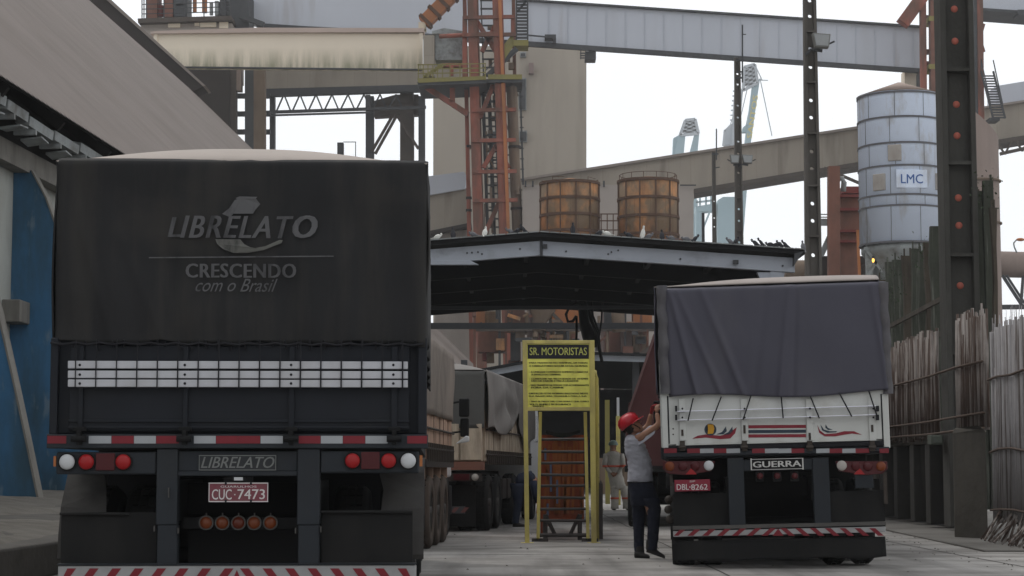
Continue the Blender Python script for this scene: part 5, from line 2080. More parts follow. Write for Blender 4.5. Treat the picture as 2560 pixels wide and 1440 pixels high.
def curtain2(u, v):
    xa, za = P2.q(1664, 996)
    xb, zb_ = P2.q(2216, 703)
    za += .03 * math.sin(7 * u + .5) - (.05 if u > .92 else 0) * 0
    x = xa + (xb - xa) * u - (1 - v) * .035 * (1 - u) * -1
    z = za + (zb_ - za) * v
    d = 0
    for x0, x1, amp, wd in ((.03, .13, .05, .012), (.06, .24, .028, .014), (.17, .34, .03, .016), (.47, .38, -.02, .02), (.57, .5, .035, .014), (.6, .56, -.02, .012), (.93, .985, .03, .012), (.965, .99, -.03, .01)):
        cu = x1 + (x0 - x1) * v
        d += amp * math.exp(-((u - cu) / wd) ** 2) * (.35 + .65 * (1 - v))
    d += .008 * math.sin(14 * u + 6 * v) * (1 - v)
    e = min(u, 1 - u)
    y = -.055 - d + .06 * max(0, (.025 - e) / .025) ** 2
    if v > .97:
        y += .05 * ((v - .97) / .03) ** 2
    return Vector((x, y, z))


mb = MB()
mb.grid(curtain2, 150, 50)
rc2 = mb.build('rear_curtain', m_tarppurple, t2, world=False, flip=False)
so = rc2.modifiers.new('cloth', 'SOLIDIFY')
so.thickness, so.offset = .01, -1


def strip2(side):
    def fn(u, v):
        x0, x1 = ((1650, 1667) if side < 0 else (2207, 2219))
        (xa, za), (xb, zb_) = P2.q(x0, 985), P2.q(x1, 714 if side < 0 else 706)
        return Vector((xa + (xb - xa) * u + .006 * math.sin(13 * v + u) + .004 * math.sin(31 * v), -.035 - .03 * math.sin(u * 3.1) + .01 * math.sin(25 * v), za + (zb_ - za) * v))
    return fn


m_tarpedge = M('grey_tarp_edge', (.1, .095, .1), .7, 0, .2, 3, (.055, .053, .065), .6, (6, 6, 3), .2, 8)
mb = MB()
mb.grid(strip2(-1), 6, 40)
mb.grid(strip2(1), 6, 40)
mb.build('tarp_hem', m_tarpedge, t2, world=False, flip=False)
mb = MB()
mb.box2((-HW2 + .03, .04, P2.q(1938, 1112)[1]), (HW2 - .03, 8.9, P2.q(1938, 900)[1]))
mb.build('cargo_body', m_white, t2, world=False, bevel=.01)
mb = MB()
P2.rect(mb, 1662, 960, 2216, 1112, -.004, .038)
mb2 = MB()
mb2.box2((-HW2 + .02, .05, P2.q(1938, 1140)[1]), (HW2 - .02, 8.95, P2.q(1938, 1112)[1] + .002))
mb2.build('bed_frame', m_chassis, t2, world=False)
tg2 = mb.build('tailgate', m_white, t2, world=False, bevel=.005)
mb = MB()
for x in (1706, 1861, 2024, 2180):
    P2.rect(mb, x - 6, 997, x + 6, 1102, -.03, -.005)
P2.rect(mb, 1690, 1101, 2190, 1111, -.025, -.005)
mb.build('rib', m_white, tg2, world=False, bevel=.004)
mb = MB()
P2.rect(mb, 1662, 1113, 2216, 1115.5, -.01, .02)
P2.rect(mb, 1669, 990, 1671, 1110, -.0065, -.0045)
P2.rect(mb, 2206, 985, 2208, 1108, -.0065, -.0045)
mb.build('panel_gap', m_strap, tg2, world=False)
for ya in (1022, 1044):
    mb = MB()
    P2.rect(mb, 1692, ya - 6, 2190, ya + 6, -.075, -.032)
    ra = mb.build('rail', m_bluewhite, tg2, world=False, bevel=.008)
    mb = MB()
    P2.rect(mb, 1688, ya - 7, 1693, ya + 7, -.078, -.031)
    P2.rect(mb, 2189, ya - 7, 2196, ya + 7, -.078, -.031)
    for x in (1706, 1861, 2024, 2182):
        P2.dome(mb, x, ya, 2.6, -.0755, .012)
    mb.build('end_cap', m_strap, ra, world=False)
for x0, y0, x1, y1 in ((1733, 996, 1720, 1052), (1803, 992, 1780, 1052), (1877, 990, 1857, 1050), (1952, 986, 1957, 1046), (2024, 988, 2047, 1046), (2097, 982, 2128, 1042), (2171, 978, 2190, 1038)):
    mb = MB()
    a, b = P2.q(x0, y0), P2.q(x1, y1)
    mb.tube((a[0], -.05, a[1]), (b[0], -.09, b[1]), .0085, 6)
    mb.build('tarp_cord', m_strap, t2, world=False)
mb = MB()
for x, y0, y1 in ((1706, 1074, 1090), (1861, 1063, 1084), (2024, 1082, 1100), (2180, 1062, 1080)):
    P2.rect(mb, x - 2.5, y0, x + 2.5, y1, -.036, -.0305)
for x, y in ((1683, 1072), (1683, 1086), (1668, 1085)):
    P2.dome(mb, x, y, 2, -.0045, .006)
mb.build('lock_slot', m_hinge, tg2, world=False)
for x in (1706, 1861, 2024, 2180):
    mb = MB()
    P2.rect(mb, x - 6, 1102, x + 6, 1128, -.06, -.031)
    a = P2.q(x, 1118)
    mb.tube((a[0] - .04, -.065, a[1]), (a[0] + .04, -.065, a[1]), .02, 8)
    mb.build('hinge', m_hinge, t2, world=False, bevel=.003)
# painted decorations
mb = MB()
fz = -.0075
P2.flat(mb, [(1730, 1097), (1745, 1089), (1765, 1086), (1800, 1089), (1822, 1085), (1836, 1072), (1842, 1068), (1838, 1083), (1826, 1096), (1800, 1098), (1765, 1094)], fz)
P2.flat(mb, [(2043, 1062), (2050, 1076), (2062, 1085), (2090, 1083), (2110, 1078), (2135, 1078), (2155, 1087), (2130, 1084), (2110, 1087), (2088, 1091), (2062, 1091), (2048, 1082)], fz)
for y0, y1 in ((1063, 1071), (1086, 1094)):
    P2.flat(mb, [(1871, y1), (2015, y1 - 1), (2015, y0 - 1), (1871, y0)], fz)
mb.build('red_decal', m_decalred, tg2, world=False, flip=False)
mb = MB()
P2.flat(mb, [(1790, 1086), (1805, 1080), (1815, 1066), (1817, 1078), (1808, 1086)], fz)
P2.flat(mb, [(1808, 1087), (1821, 1080), (1831, 1066), (1832, 1078), (1824, 1087)], fz)
P2.flat(mb, [(2051, 1061), (2060, 1074), (2075, 1078), (2093, 1078), (2090, 1081), (2068, 1082), (2055, 1076)], fz)
P2.flat(mb, [(2064, 1061), (2070, 1070), (2082, 1074), (2070, 1075), (2063, 1069)], fz)
P2.flat(mb, [(1871, 1083), (2015, 1082), (2015, 1074), (1871, 1075)], fz)
P2.ring(mb, 1776, 1074, 11, 15, fz + .001, .0015)
mb.build('navy_decal', m_decalnavy, tg2, world=False, flip=False)
mb = MB()
P2.flat(mb, [(1769, 1061), (1783, 1061), (1786, 1072), (1783, 1084), (1769, 1085), (1770, 1073)], fz - .0025)
mb.build('yellow_decal', m_decalyel, tg2, world=False, flip=False)
for s, x0, x1 in ((-1, 1657, 1667), (1, 2210, 2220)):
    mb = MB()
    P2.rect(mb, x0, 985, x1, 1120, -.012, .06)
    mb.build('corner_post', m_white, t2, world=False, bevel=.006)
mb = MB()
P2.rect(mb, 1658, 1117, 2222, 1143, -.04, .1)
be2 = mb.build('rear_beam', m_chassis, t2, world=False, bevel=.006)
for x0, x1, c in ((1660, 1692, 0), (1718, 1750, 0), (1750, 1784, 1), (1784, 1816, 0), (1816, 1850, 1), (1880, 1912, 0), (1912, 1946, 1), (1946, 1978, 1), (1978, 2010, 0), (2040, 2073, 1), (2073, 2105, 0), (2105, 2138, 1), (2138, 2172, 0), (2198, 2221, 0)):
    mb = MB()
    P2.rect(mb, x0 + .2, 1121, x1 - .2, 1133, -.0435, -.0405)
    mb.build('reflector_strip', (m_refred, m_refwhite)[c], be2, world=False)
for s in (-1, 1):
    X = lambda d: 1938 + s * d
    mb = MB()
    pts = [(X(150), 1153), (X(279), 1153), (X(281), 1172), (X(268), 1184), (X(225), 1188), (X(160), 1178)]
    P2.poly(mb, pts, -.02, .08)
    tl = mb.build('tail_lamp', m_lampreddark, t2, world=False, bevel=.006)
    for d, dy, r, mm in ((264, 1166, 12, m_lampamber), (231, 1166, 12, m_lampreddark), (201, 1166, 12, m_lampred if False else m_lampreddark), (166, 1164, 12.5, m_lampwhite if s < 0 else m_hatch)):
        mb = MB()
        P2.dome(mb, X(d), dy, r, -.021, .02)
        mb.build('lens', mm, tl, world=False)
    mb = MB()
    P2.poly(mb, [(X(224), 1186), (X(196), 1186), (X(210), 1170)], -.034, .012)
    mb.build('reflector', m_lampred, tl, world=False)
mb = MB()
P2.rect(mb, 1858, 1146, 2037, 1178, .0, .06)
mb.build('centre_panel', m_chassis, t2, world=False, bevel=.006)
mb = MB()
P2.rect(mb, 1877, 1146, 2008, 1174, -.012, -.001)
np2 = mb.build('name_plate', m_black, t2, world=False)
mb = MB()
P2.text(mb, 'GUERRA', 1882, 1151, 2003, 1169, -.016, bold=.025)
for r_ in ((1877, 1146, 2008, 1148), (1877, 1172, 2008, 1174), (1877, 1146, 1879, 1174), (2006, 1146, 2008, 1174)):
    P2.rect(mb, *r_, -.016, -.0125)
mb.build('lettering', m_nameletter2, np2, world=False, flip=False)
for x0, x1 in ((1824, 1858), (2037, 2071)):
    mb = MB()
    P2.rect(mb, x0, 1144, x1, 1322, -.03, .08)
    mb.build('chassis_post', m_chassis, t2, world=False, bevel=.008)
for x in (1900, 1943, 1987):
    mb = MB()
    P2.dome(mb, x, 1190, 8, .02, .02)
    ml = mb.build('marker_lamp', m_lampreddark, t2, world=False)
    mb = MB()
    P2.rect(mb, x - 10, 1178, x + 10, 1204, .021, .05)
    mb.build('holder', m_black, ml, world=False, bevel=.01)
mb = MB()
P2.rect(mb, 1687, 1198, 1775, 1229, -.012, .0)
lp2 = mb.build('license_plate', m_plate2, t2, world=False, bevel=.004)
mb = MB()
P2.text(mb, 'DBL', 1692, 1210, 1722, 1225, -.0145, bold=.01)
P2.text(mb, '8262', 1728, 1210, 1769, 1225, -.0145, bold=.01)
P2.text(mb, 'SP', 1724, 1201, 1738, 1206, -.0145)
P2.rect(mb, 1723.5, 1216, 1726, 1219, -.0145, -.0125)
mb.build('lettering', m_platewhite, lp2, world=False, flip=False)
mb = MB()
mb.box2((-1.2, 1.72, .3), (1.2, 1.74, 1.32))  # added black sheet, makes the space under the truck read as shade
mb.build('dark_panel', m_black, t2, world=False)
mb = MB()
P2.rect(mb, 2138, 1178, 2182, 1221, -.01, .01)
mb.build('hanging_plate', m_chassis, t2, world=False, bevel=.006)
for x0, x1 in ((1684, 1824), (2071, 2212)):
    mb = MB()
    P2.rect(mb, x0, 1232 if x0 < 1900 else 1225, x1, 1320, .09, .11)
    mb.build('mud_flap', m_rubber, t2, world=False, bevel=.004)
mb = MB()
P2.rect(mb, 1683, 1316, 2213, 1342, -.05, .04)
bu2 = mb.build('bumper', m_stripebase, t2, world=False, bevel=.008)
mb = MB()
for i in range(7):
    for s in (-1, 1):
        x = 1945 + s * (i * 37 + 5)
        q = [(x, 1320), (x + s * 15, 1320), (x + s * 37, 1339), (x + s * 22, 1339)]
        q = [(min(2212, max(1685, a)), b) for a, b in q]
        P2.flat(mb, q, -.0525)
P2.flat(mb, [(1931, 1339), (1945, 1321), (1959, 1339)], -.0525)
mb.build('hazard_stripe', m_refred, bu2, world=False, flip=False)
mb = MB()
P2.rect(mb, 1682, 1312.5, 2214, 1315.5, -.055, .04)
mb.build('bumper_lip', m_rim, bu2, world=False)


def flap2(u, v):
    xa, za = P2.q(1683, 1405)
    xb, zb_ = P2.q(2213, 1341)
    return Vector((xa + (xb - xa) * u + .03 * (1 - v) * math.sin(3 * u), .0 - .02 * math.sin(8 * u) * (1 - v), za + (zb_ - za) * v + (.015 * math.sin(20 * u) if v == 0 else 0)))


mb = MB()
mb.grid(flap2, 40, 6)
fl = mb.build('rubber_skirt', m_rubber, t2, world=False, flip=False)
so = fl.modifiers.new('rubber', 'SOLIDIFY')
so.thickness = .012
mb = MB()
for x, y0, y1 in ((1678, 1180, 1215), (2214, 1180, 1260), (1672, 1040, 1060)):
    P2.rect(mb, x - 3, y0, x + 3, y1, .02, .05)
for x, y in ((1672, 1250), (1670, 1275), (1674, 1300)):
    a = P2.q(x, y)
    mb.ball((a[0], .3, a[1]), .05, 8, 6)
mb.build('side_fitting', m_hinge, t2, world=False)
chassis(t2, .1, 9.0, 1.05)
running_gear(t2, (1.1, 2.35, 3.6, 7.7), 1.2, .5)
c2_ = cab(t2, 9.2, 1.2, 2.8, m_whitecab)
running_gear(t2, (10.6,), 1.2, .5, dual=False)
mb = MB()      # mirror arm at the left side
mb.box2((-HW2 - .2, 8.6, 1.85), (-HW2 - .03, 8.66, 2.25))
mb.build('side_box', m_black, t2, world=False, bevel=.02)

# ================================================================== queue ahead on the left
def boarded_side(root, s, half, y0, y1, z0, z1, mm, step=.32, name='side_board'):
    mb = MB()
    y = y0
    r_ = random.Random(int(half * 100 + y0 * 10))
    while y < y1 - .05:
        w = step * r_.uniform(.75, 1.1)
        x = s * (half + r_.uniform(-.008, .012))
        mb.box2((min(x, x - s * .04), y, z0 + r_.uniform(0, .02)), (max(x, x - s * .04), min(y1, y + w * .86), z1 - r_.uniform(0, .03)))
        y += w
    o = mb.build(name, mm, root, world=False, bevel=.004)
    mb = MB()
    x = s * (half + .03)
    for z in (z0 + .12, z0 + (z1 - z0) * .62):
        mb.tube((x, y0, z), (x, y1, z), .018, 6)
    n = int((y1 - y0) / .3)
    for i in range(n):
        yy = y0 + .15 + i * .3
        mb.box2((min(x - .02, x + .02), yy - .02, z0 - .06), (max(x - .02, x + .02), yy + .02, z0 + .2))
    mb.build('lashing', m_hinge, o, world=False)
    return o


t3 = thing('covered_truck', 'brown tarped truck with pinkish side boards and dusty wheels beside the dark truck', 'truck', (-1.165 - 1.27, 27.05, 0), (0, 0, R(-2.6)), 'trucks queueing in the yard')
h3 = 1.27
roof_tarp(t3, h3, 4.9, 2.97, .16, 1.9, m_tarpbrown, 1.2)
mb = MB()
mb.box2((-h3 + .04, .03, 1.25), (h3 - .05, 4.85, 2.8))
mb.build('cargo_body', m_boardpink, t3, world=False)
for s in (-1, 1):
    boarded_side(t3, s, h3 - .03, .02, 4.85, 1.3, 1.95, m_boardpink, .3)
mb = MB()
mb.box2((-h3, -.02, 1.16), (h3, 4.9, 1.27))
mb.build('bed_frame', m_fascia, t3, world=False)
mb = MB()
for y in (.2, 1.5, 2.8, 4.1):
    mb.box2((h3 - .5, y, 1.0), (h3 - .05, y + .08, 1.16))
mb.box2((h3 - .3, -.1, .55), (h3 - .05, .06, 1.16))
mb.box2((h3 - .26, .05, .38), (h3 - .1, .5, .46))
mb.build('bracket', m_boardpink, t3, world=False)
chassis(t3, 0, 7.2, 1.1)
running_gear(t3, (1.25, 2.5, 3.75), h3 - .02, .52, m_dirtytyre)
c3 = cab(t3, 5.1, 1.06, 2.5, m_whitecab, 1.0)
running_gear(t3, (6.4,), 1.08, .5, dual=False)
mb = MB()
mb.bar((1.04, 6.6, 2.25), (1.4, 6.5, 2.3), .03)
mb.bar((1.04, 6.6, 1.75), (1.4, 6.5, 1.78), .03)
ma = mb.build('mirror_arm', m_black, t3, world=False)
mb = MB()
mb.box2((1.24, 6.42, 2.02), (1.42, 6.5, 2.34))
mb.box2((1.26, 6.44, 1.68), (1.41, 6.5, 2.0))
mb.build('mirror', m_black, ma, world=False, bevel=.03)
mb = MB()
mb.prism([(1.18, 6.4, 1.56), (1.42, 6.4, 1.6), (1.42, 6.4, 1.69), (1.36, 6.4, 1.7)], (0, .06, 0))
mb.build('mirror_back', m_whitecab, ma, world=False, bevel=.02)

t4 = thing('covered_truck', 'boarded truck with a loose draped grey tarp and dark rear, ahead on the left', 'truck', (-.47 - 1.3, 35.6, 0), (0, 0, R(-6.5)), 'trucks queueing in the yard')
h4 = 1.28
roof_tarp(t4, h4, 8.2, 2.93, .2, 2.86, m_tarpgreyside, 1.0)


def side4(u, v):
    y = 8.2 * u
    low = 1.84 + .06 * math.sin(2.2 * y + .6) + .5 * math.exp(-((y - 4.7) / .75) ** 2) - .28 * math.exp(-((y - 6.6) / .8) ** 2)
    z = low + (2.93 - low) * v
    sag = 0
    for k in range(5):
        c = .25 + .17 * k
        sag += .05 * math.sin(((1 - v) * 2.2 + k * .2 - abs(y - 2.8) * .45) * 5.5)
    x = h4 + .035 + (.04 * (1 + math.sin(3.1 * y + 2 * v)) + .055 * (1 + math.sin(10 * (1 - v) - 2.2 * abs(y - 2.6))) * max(0, 1 - abs(y - 2.7) / 2.4)) * (1 - v) ** .6
    return Vector((x, y, z))


mb = MB()
mb.grid(side4, 90, 30)
sd4 = mb.build('side_tarp', m_tarpgreyside, t4, world=False, flip=False)
so = sd4.modifiers.new('cloth', 'SOLIDIFY')
so.thickness = .012
mb = MB()
mb.grid(lambda u, v: Vector((-h4 + 2 * h4 * u, -.02 + .012 * math.sin(12 * u + 3 * v), 1.9 + .03 * math.sin(5 * u) + (2.935 - 1.9) * v)), 30, 12)
r4 = mb.build('rear_curtain', m_tarpgrey, t4, world=False, flip=False)
so = r4.modifiers.new('cloth', 'SOLIDIFY')
so.thickness = .012
mb = MB()
mb.box2((-h4 + .05, .03, 1.28), (h4 - .06, 8.1, 2.7))
mb.build('cargo_body', m_board, t4, world=False)
for s in (-1, 1):
    boarded_side(t4, s, h4 - .02, .25, 8.1, 1.28, 2.2, m_board, .27)
mb = MB()
for i in range(6):
    x = -h4 + .02 + i * (2 * h4 - .04) / 6
    mb.box2((x + .01, -.03, 1.3), (x + 2 * h4 / 6 - .03, .025, 1.95))
tg4 = mb.build('tailgate', m_board, t4, world=False, bevel=.006)
mb = MB()
mb.box2((-h4, -.05, 1.12), (h4, .08, 1.27))
mb.build('rear_beam', m_redbrown, t4, world=False)
mb = MB()
mb.box2((h4 - .7, -.06, .92), (h4 - .04, .02, 1.06))
mb.build('lamp_panel', m_fascia, t4, world=False)
mb = MB()
mb.lathe((h4 - .16, -.06, .99), [(.065, 0), (.06, -.02), (.002, -.03)], 16, 'Y')
mb.build('tail_lamp', m_hatch, t4, world=False)
mb = MB()
mb.box2((h4 - .55, -.075, .94), (h4 - .26, -.061, 1.05))
mb.build('tail_lamp', m_lampreddark, t4, world=False)
mb = MB()
mb.box2((-h4 + .1, .3, .1), (h4 - .2, .33, .85))
mb.build('mud_flap', m_rubber, t4, world=False)
mb = MB()
mb.box2((-h4 + .1, -.03, .34), (h4 - .35, .03, .47))
bu4 = mb.build('bumper', m_stripebase if False else m_darksteel, t4, world=False)
mb = MB()
for i in range(12):
    x = -h4 + .15 + i * .18
    mb.add([(x, -.034, .36), (x + .08, -.034, .36), (x + .16, -.034, .45), (x + .08, -.034, .45)], [(0, 1, 2, 3)])
mb.build('hazard_stripe', M('worn_dull_stripe', (.16, .06, .055), .8, 0, .3, 4), bu4, world=False)
chassis(t4, 0, 10.2, 1.1)
running_gear(t4, (1.2, 2.45, 5.4), h4 - .02, .52)
c4 = cab(t4, 8.35, 1.25, 2.6, m_whitecab, .9)
running_gear(t4, (9.7,), 1.2, .5, dual=False)
mb = MB()
for y in (3.5, 4.4):
    mb.box2((h4 - .35, y, .55), (h4 - .08, y + .6, .95))
mb.build('tool_box', m_fascia, t4, world=False, bevel=.02)

t5 = thing('covered_truck', 'truck under a steep maroon tarp ahead of the white truck', 'truck', (3.5, 38, 0), (0, 0, R(-3.2)), 'trucks queueing in the yard')
h5 = 1.32
mb = MB()


def tent(u, v):
    y = 7.5 * v
    t = u * 2 - 1
    x = t * h5
    a = abs(t)
    z = 4.1 - .35 * (a / .55) ** 2 if a < .55 else 3.75 - 1.75 * ((a - .55) / .45)
    x = x if a < .55 else math.copysign(h5 * .55 + (h5 * .45) * ((a - .55) / .45) * 1.0, t)
    return Vector((x + .02 * math.sin(6 * y + 4 * u), y, z - .04 * math.cos(2 * math.pi * y / 1.25)))


mb.grid(tent, 40, 40)
te = mb.build('tarp_cover', m_maroon, t5, world=False, flip=False)
so = te.modifiers.new('cloth', 'SOLIDIFY')
so.thickness = .012
mb = MB()
sec = [(tent(i / 24, 0).x, tent(i / 24, 0).z) for i in range(25)]
mb.prism([(x, .02, z - .02) for x, z in sec] + [(h5 * .98, .02, 1.95), (-h5 * .98, .02, 1.95)], (0, .03, 0))
mb.build('rear_curtain', m_maroon, t5, world=False)
mb = MB()
mb.box2((-h5 + .03, .06, 1.2), (h5 - .03, 7.5, 2.1))
mb.build('cargo_body', m_maroon, t5, world=False)
mb = MB()
mb.box2((-h5, 0, 1.08), (h5, 7.5, 1.2))
mb.build('bed_frame', m_black, t5, world=False)
chassis(t5, 0, 9.6, 1.06)
running_gear(t5, (1.2, 2.45, 5.9), h5 - .05, .5)
cab(t5, 7.7, 1.22, 2.7, m_maroon, .8)
running_gear(t5, (9.0,), 1.2, .5, dual=False)
# ------------------------------------------------------------------ notice board and turnstile
m_yellow = M('worn_yellow_paint', (.6, .51, .16), .65, 0, .2, 2, (.22, .17, .1), .6, (3, 3, 1.2))
m_signyel = M('yellow_sign_sheet', (.84, .8, .16), .55, 0, .12, 4, (.3, .24, .04), .6, (3, 3, 3))
m_signblack = M('sign_black', (.014, .013, .02), .6)
m_signtext = M('sign_small_print', (.035, .035, .012), .7)
m_signletter = M('sign_yellow_letters', (.5, .5, .13), .6)
m_gateorange = M('dull_orange_sheet', (.26, .055, .02), .7, 0, .25, 2, (.1, .035, .02), .7, (4, 4, 1.2))
m_darkbar = M('dark_gate_bar', (.06, .052, .05), .6, .2, .25, 3)
SGZ = 30.4
PS = Pix(1398, SGZ)
sg = thing('notice_board', 'yellow notice board headed SR. MOTORISTAS standing on two yellow posts', 'notice board', (PS.x0, SGZ, 0))
for xa, xb, xc, xd in ((1306, 1317, 1312, 1324), (1474, 1485, 1479, 1491)):
    mb = MB()
    a, b = PS.q(xa, 1357), PS.q(xb, 851)
    w = b[0] - a[0]
    c0, c1 = PS.q((xc + xd) / 2, 1357), PS.q((xa + xb) / 2, 851)
    mb.bar((c0[0], 0, c0[1]), (c1[0], 0, c1[1]), w, w, up=(0, 1, 0))
    mb.box((c0[0], 0, c0[1] - .0), (.2, .16, .012))
    mb.build('post', m_yellow, sg, world=False, bevel=.006)
mb = MB()
PS.rect(mb, 1317, 851, 1474, 860, -.034, .03)
PS.rect(mb, 1317, 1018, 1476, 1027, -.034, .03)
mb.build('frame', m_yellow, sg, world=False, bevel=.006)
mb = MB()
PS.rect(mb, 1317.5, 860.5, 1475, 1017.5, -.012, .01)
pn = mb.build('board', m_signyel, sg, world=False)
mb = MB()
PS.rect(mb, 1319, 862, 1472, 897, -.016, -.0125)
mb.build('header', m_signblack, pn, world=False)
mb = MB()
PS.text(mb, 'SR. MOTORISTAS', 1324, 869, 1467, 888, -.019, bold=.012)
mb.build('lettering', m_signletter, pn, world=False, flip=False)
mb = MB()
for s, x0, x1, y in (('PARA TRANSITAR NO TERMINAL, EM TODAS', 1323, 1469, 907.5), ('E OBRIGATORIO SEGUIR ESTAS NORMAS', 1324, 1469, 915), ('- A UNIDADE CONTRATA SOMENTE CARRETAS', 1323, 1470, 930),
                     ('A SERVICO DO TERMINAL', 1328, 1403, 936.5), ('- CONDUZIR NA VELOCIDADE DE 10 KM/H', 1323, 1470, 947), ('USO DE FAROIS E PISCA LIGADOS', 1328, 1446, 952.5),
                     ('- NAO TRANSPORTAR PESSOAS COM ACOMPANHANTES', 1323, 1472, 963), ('FORA DA CABINE', 1328, 1410, 969), ('OBEDECER ESTAS NORMAS BALIZADAS NESTE', 1322, 1470, 983.7),
                     ('SUA VIAGEM SERA TRANQUILA PARA A SUA', 1322, 1467, 990.7), ('- NAO SE PREOCUPE COM HORA E QUE TEMPO', 1323, 1472, 1004), ('VOLTE SEMPRE E EM SEGURANCA', 1324, 1428, 1011), ('TRANSPORTES', 1331, 1360, 1016)):
    PS.text(mb, s, x0, y - 2.1, x1, y + 2.1, -.0155, bold=.06)
mb.build('small_print', m_signtext, pn, world=False, flip=False)

TZ = 30.9
PT = Pix(1408, TZ)
tn = thing('turnstile_gate', 'orange turnstile passage with dark cross bars under the yellow notice board', 'turnstile', (PT.x0, TZ, 0))
for (xa, ya), (xb, yb) in (((1351, 1030), (1345, 1352)), ((1463, 1030), (1470, 1352))):
    mb = MB()
    a, b = PT.q(xa, ya), PT.q(xb, yb)
    mb.bar((a[0], 0, a[1]), (b[0], 0, b[1]), .05, .05, up=(0, 1, 0))
    mb.build('post', m_yellow, tn, world=False, bevel=.005)
for i, y in enumerate((1099, 1129, 1158, 1187, 1215, 1244, 1273, 1301)):
    mb = MB()
    a, b = PT.q(1349, y), PT.q(1467, y + (1 if i % 2 else -1))
    mb.tube((a[0], 0, a[1]), (b[0], 0, b[1]), .022, 8)
    mb.build('cross_bar', m_darkbar, tn, world=False)
mb = MB()
for s, x in ((1, 1345), (-1, 1470)):
    a = PT.q(x, 1352)
    mb.bar((a[0] - .1, 0, .03), (a[0] + .16, 0, .03), .05)
    mb.bar((a[0] + s * .12, .25, .02), (a[0] + s * .12, .25, .42), .07)
    mb.bar((a[0] + s * .12, .25, .42), (a[0] + s * .28, .3, .08), .05)
a, b = PT.q(1345, 1342), PT.q(1470, 1342)
mb.tube((a[0], .1, .1), (b[0], .1, .1), .03, 8)
mb.build('foot_frame', m_darkbar, tn, world=False)
mb = MB()
PT.rect(mb, 1352, 1086, 1462, 1300, .45, .5)
bk = mb.build('front_sheet', m_gateorange, tn, world=False)
mb = MB()
rg = random.Random(9)
for x in range(1356, 1460, 9):
    a, b = PT.q(x + rg.uniform(-2, 2), 1092 + rg.uniform(0, 30)), PT.q(x + rg.uniform(-14, 14), 1285)
    mb.bar((a[0], .43, a[1]), (b[0], .43, b[1]), rg.uniform(.02, .06), .03, up=(0, 1, 0))
mb.build('brace', M('brown_orange_brace', (.27, .085, .025), .8), bk, world=False)
mb = MB()
for x, y0, y1 in ((1362, 1120, 1150), (1376, 1160, 1230), (1392, 1200, 1260), (1368, 1260, 1290)):
    PT.rect(mb, x, y0, x + 5, y1, .4, .43)
mb.build('post_sticker', M('blue_grey_patch', (.1, .12, .2), .7), bk, world=False)
mb = MB()
ring = []
for k in range(9):
    t = k / 8
    x = PT.q(1364 + 88 * t, 1078)[0]
    z = PT.q(1400, 1074)[1] + .0 - .05 * math.sin(math.pi * t)
    ring.append([Vector((x, .3, z)), Vector((x, .75, z)), Vector((x, .75, z - .075 + .03 * abs(2 * t - 1))), Vector((x, .3, z - .075 + .03 * abs(2 * t - 1)))])
mb.rings(ring, False)
mb.build('rubber_cover', m_rubber, tn, world=False)
mb = MB()
for s, x0 in ((-1, 1352), (1, 1468)):
    a = PT.q(x0, 1090)[0]
    mb.prism([(a, .5, .1), (a + .22, 6.2, .1), (a + .25, 6.2, .1), (a + .03, .5, .1)], (0, 0, PT.q(1400, 1090)[1] - .1))
mb.build('side_sheet', m_gateorange, tn, world=False)
hr = thing('passage_railing', 'row of yellow posts and rails lining the right side of the turnstile passage', 'railing', (1.35, 31, 0))
for i, (Z, dx) in enumerate(((31.2, 0), (33.5, .02), (36, .05), (39, .06), (42.5, .05))):
    x = 1.34 + .043 * (Z - 31) + dx * .3
    mb = MB()
    h = 2.72 - .01 * i
    mb.pipe([(x, Z, .0), (x, Z, h - .15), (x - .02, Z + .03, h - .04), (x - .1, Z + .1, h)], .028, 8)
    mb.build('post', m_yellow, hr)
mb = MB()
for h in (1.0, 1.85, 2.35):
    mb.tube((1.36, 31.2, h), (1.36 + .043 * 11.5, 42.5, h), .022, 8)
mb.build('rail', m_darkbar, hr)
mb = MB()
for i in range(12):
    z = 31.5 + i * .9
    x = 1.4 + .043 * (z - 31)
    mb.box2((x - .03, z, .02), (x + .03, z + .06, .9))
mb.build('kick_post', m_darkbar, hr)
bp = thing('bollard_post', 'pale yellow post with white top standing behind the worker in overalls', 'post', at(1544, 1250, 63))
mb = MB()
p = at(1545, 1000, 63)
mb.bar((p.x, 63, 0), (p.x, 63, at(1545, 1040, 63).z), .13)
mb.build('post_body', m_yellow, bp)
mb = MB()
mb.bar((p.x, 63, at(1545, 1040, 63).z), (p.x, 63, at(1545, 994, 63).z), .08)
mb.build('post_top', m_whitecab, bp)
bp2 = thing('bollard_post', 'thin dull yellow post between the railing and the pale post', 'post', at(1517, 1250, 65))
mb = MB()
p = at(1518, 1000, 65)
mb.bar((p.x, 65, 0), (p.x, 65, at(1518, 1000, 65).z), .15)
mb.build('post_body', m_yelgreen, bp2)
bw = thing('brown_partition', 'brown board partition behind the worker in overalls', 'partition', at(1520, 1250, 70))
mb = MB()
pbox(mb, 1490, 1145, 1640, 1235, 72, .2)
for x in (1492, 1560, 1632):
    pbox(mb, x, 1150, x + 6, 1256, 71.8, .19)
mb.build('board', m_brownduct, bw)

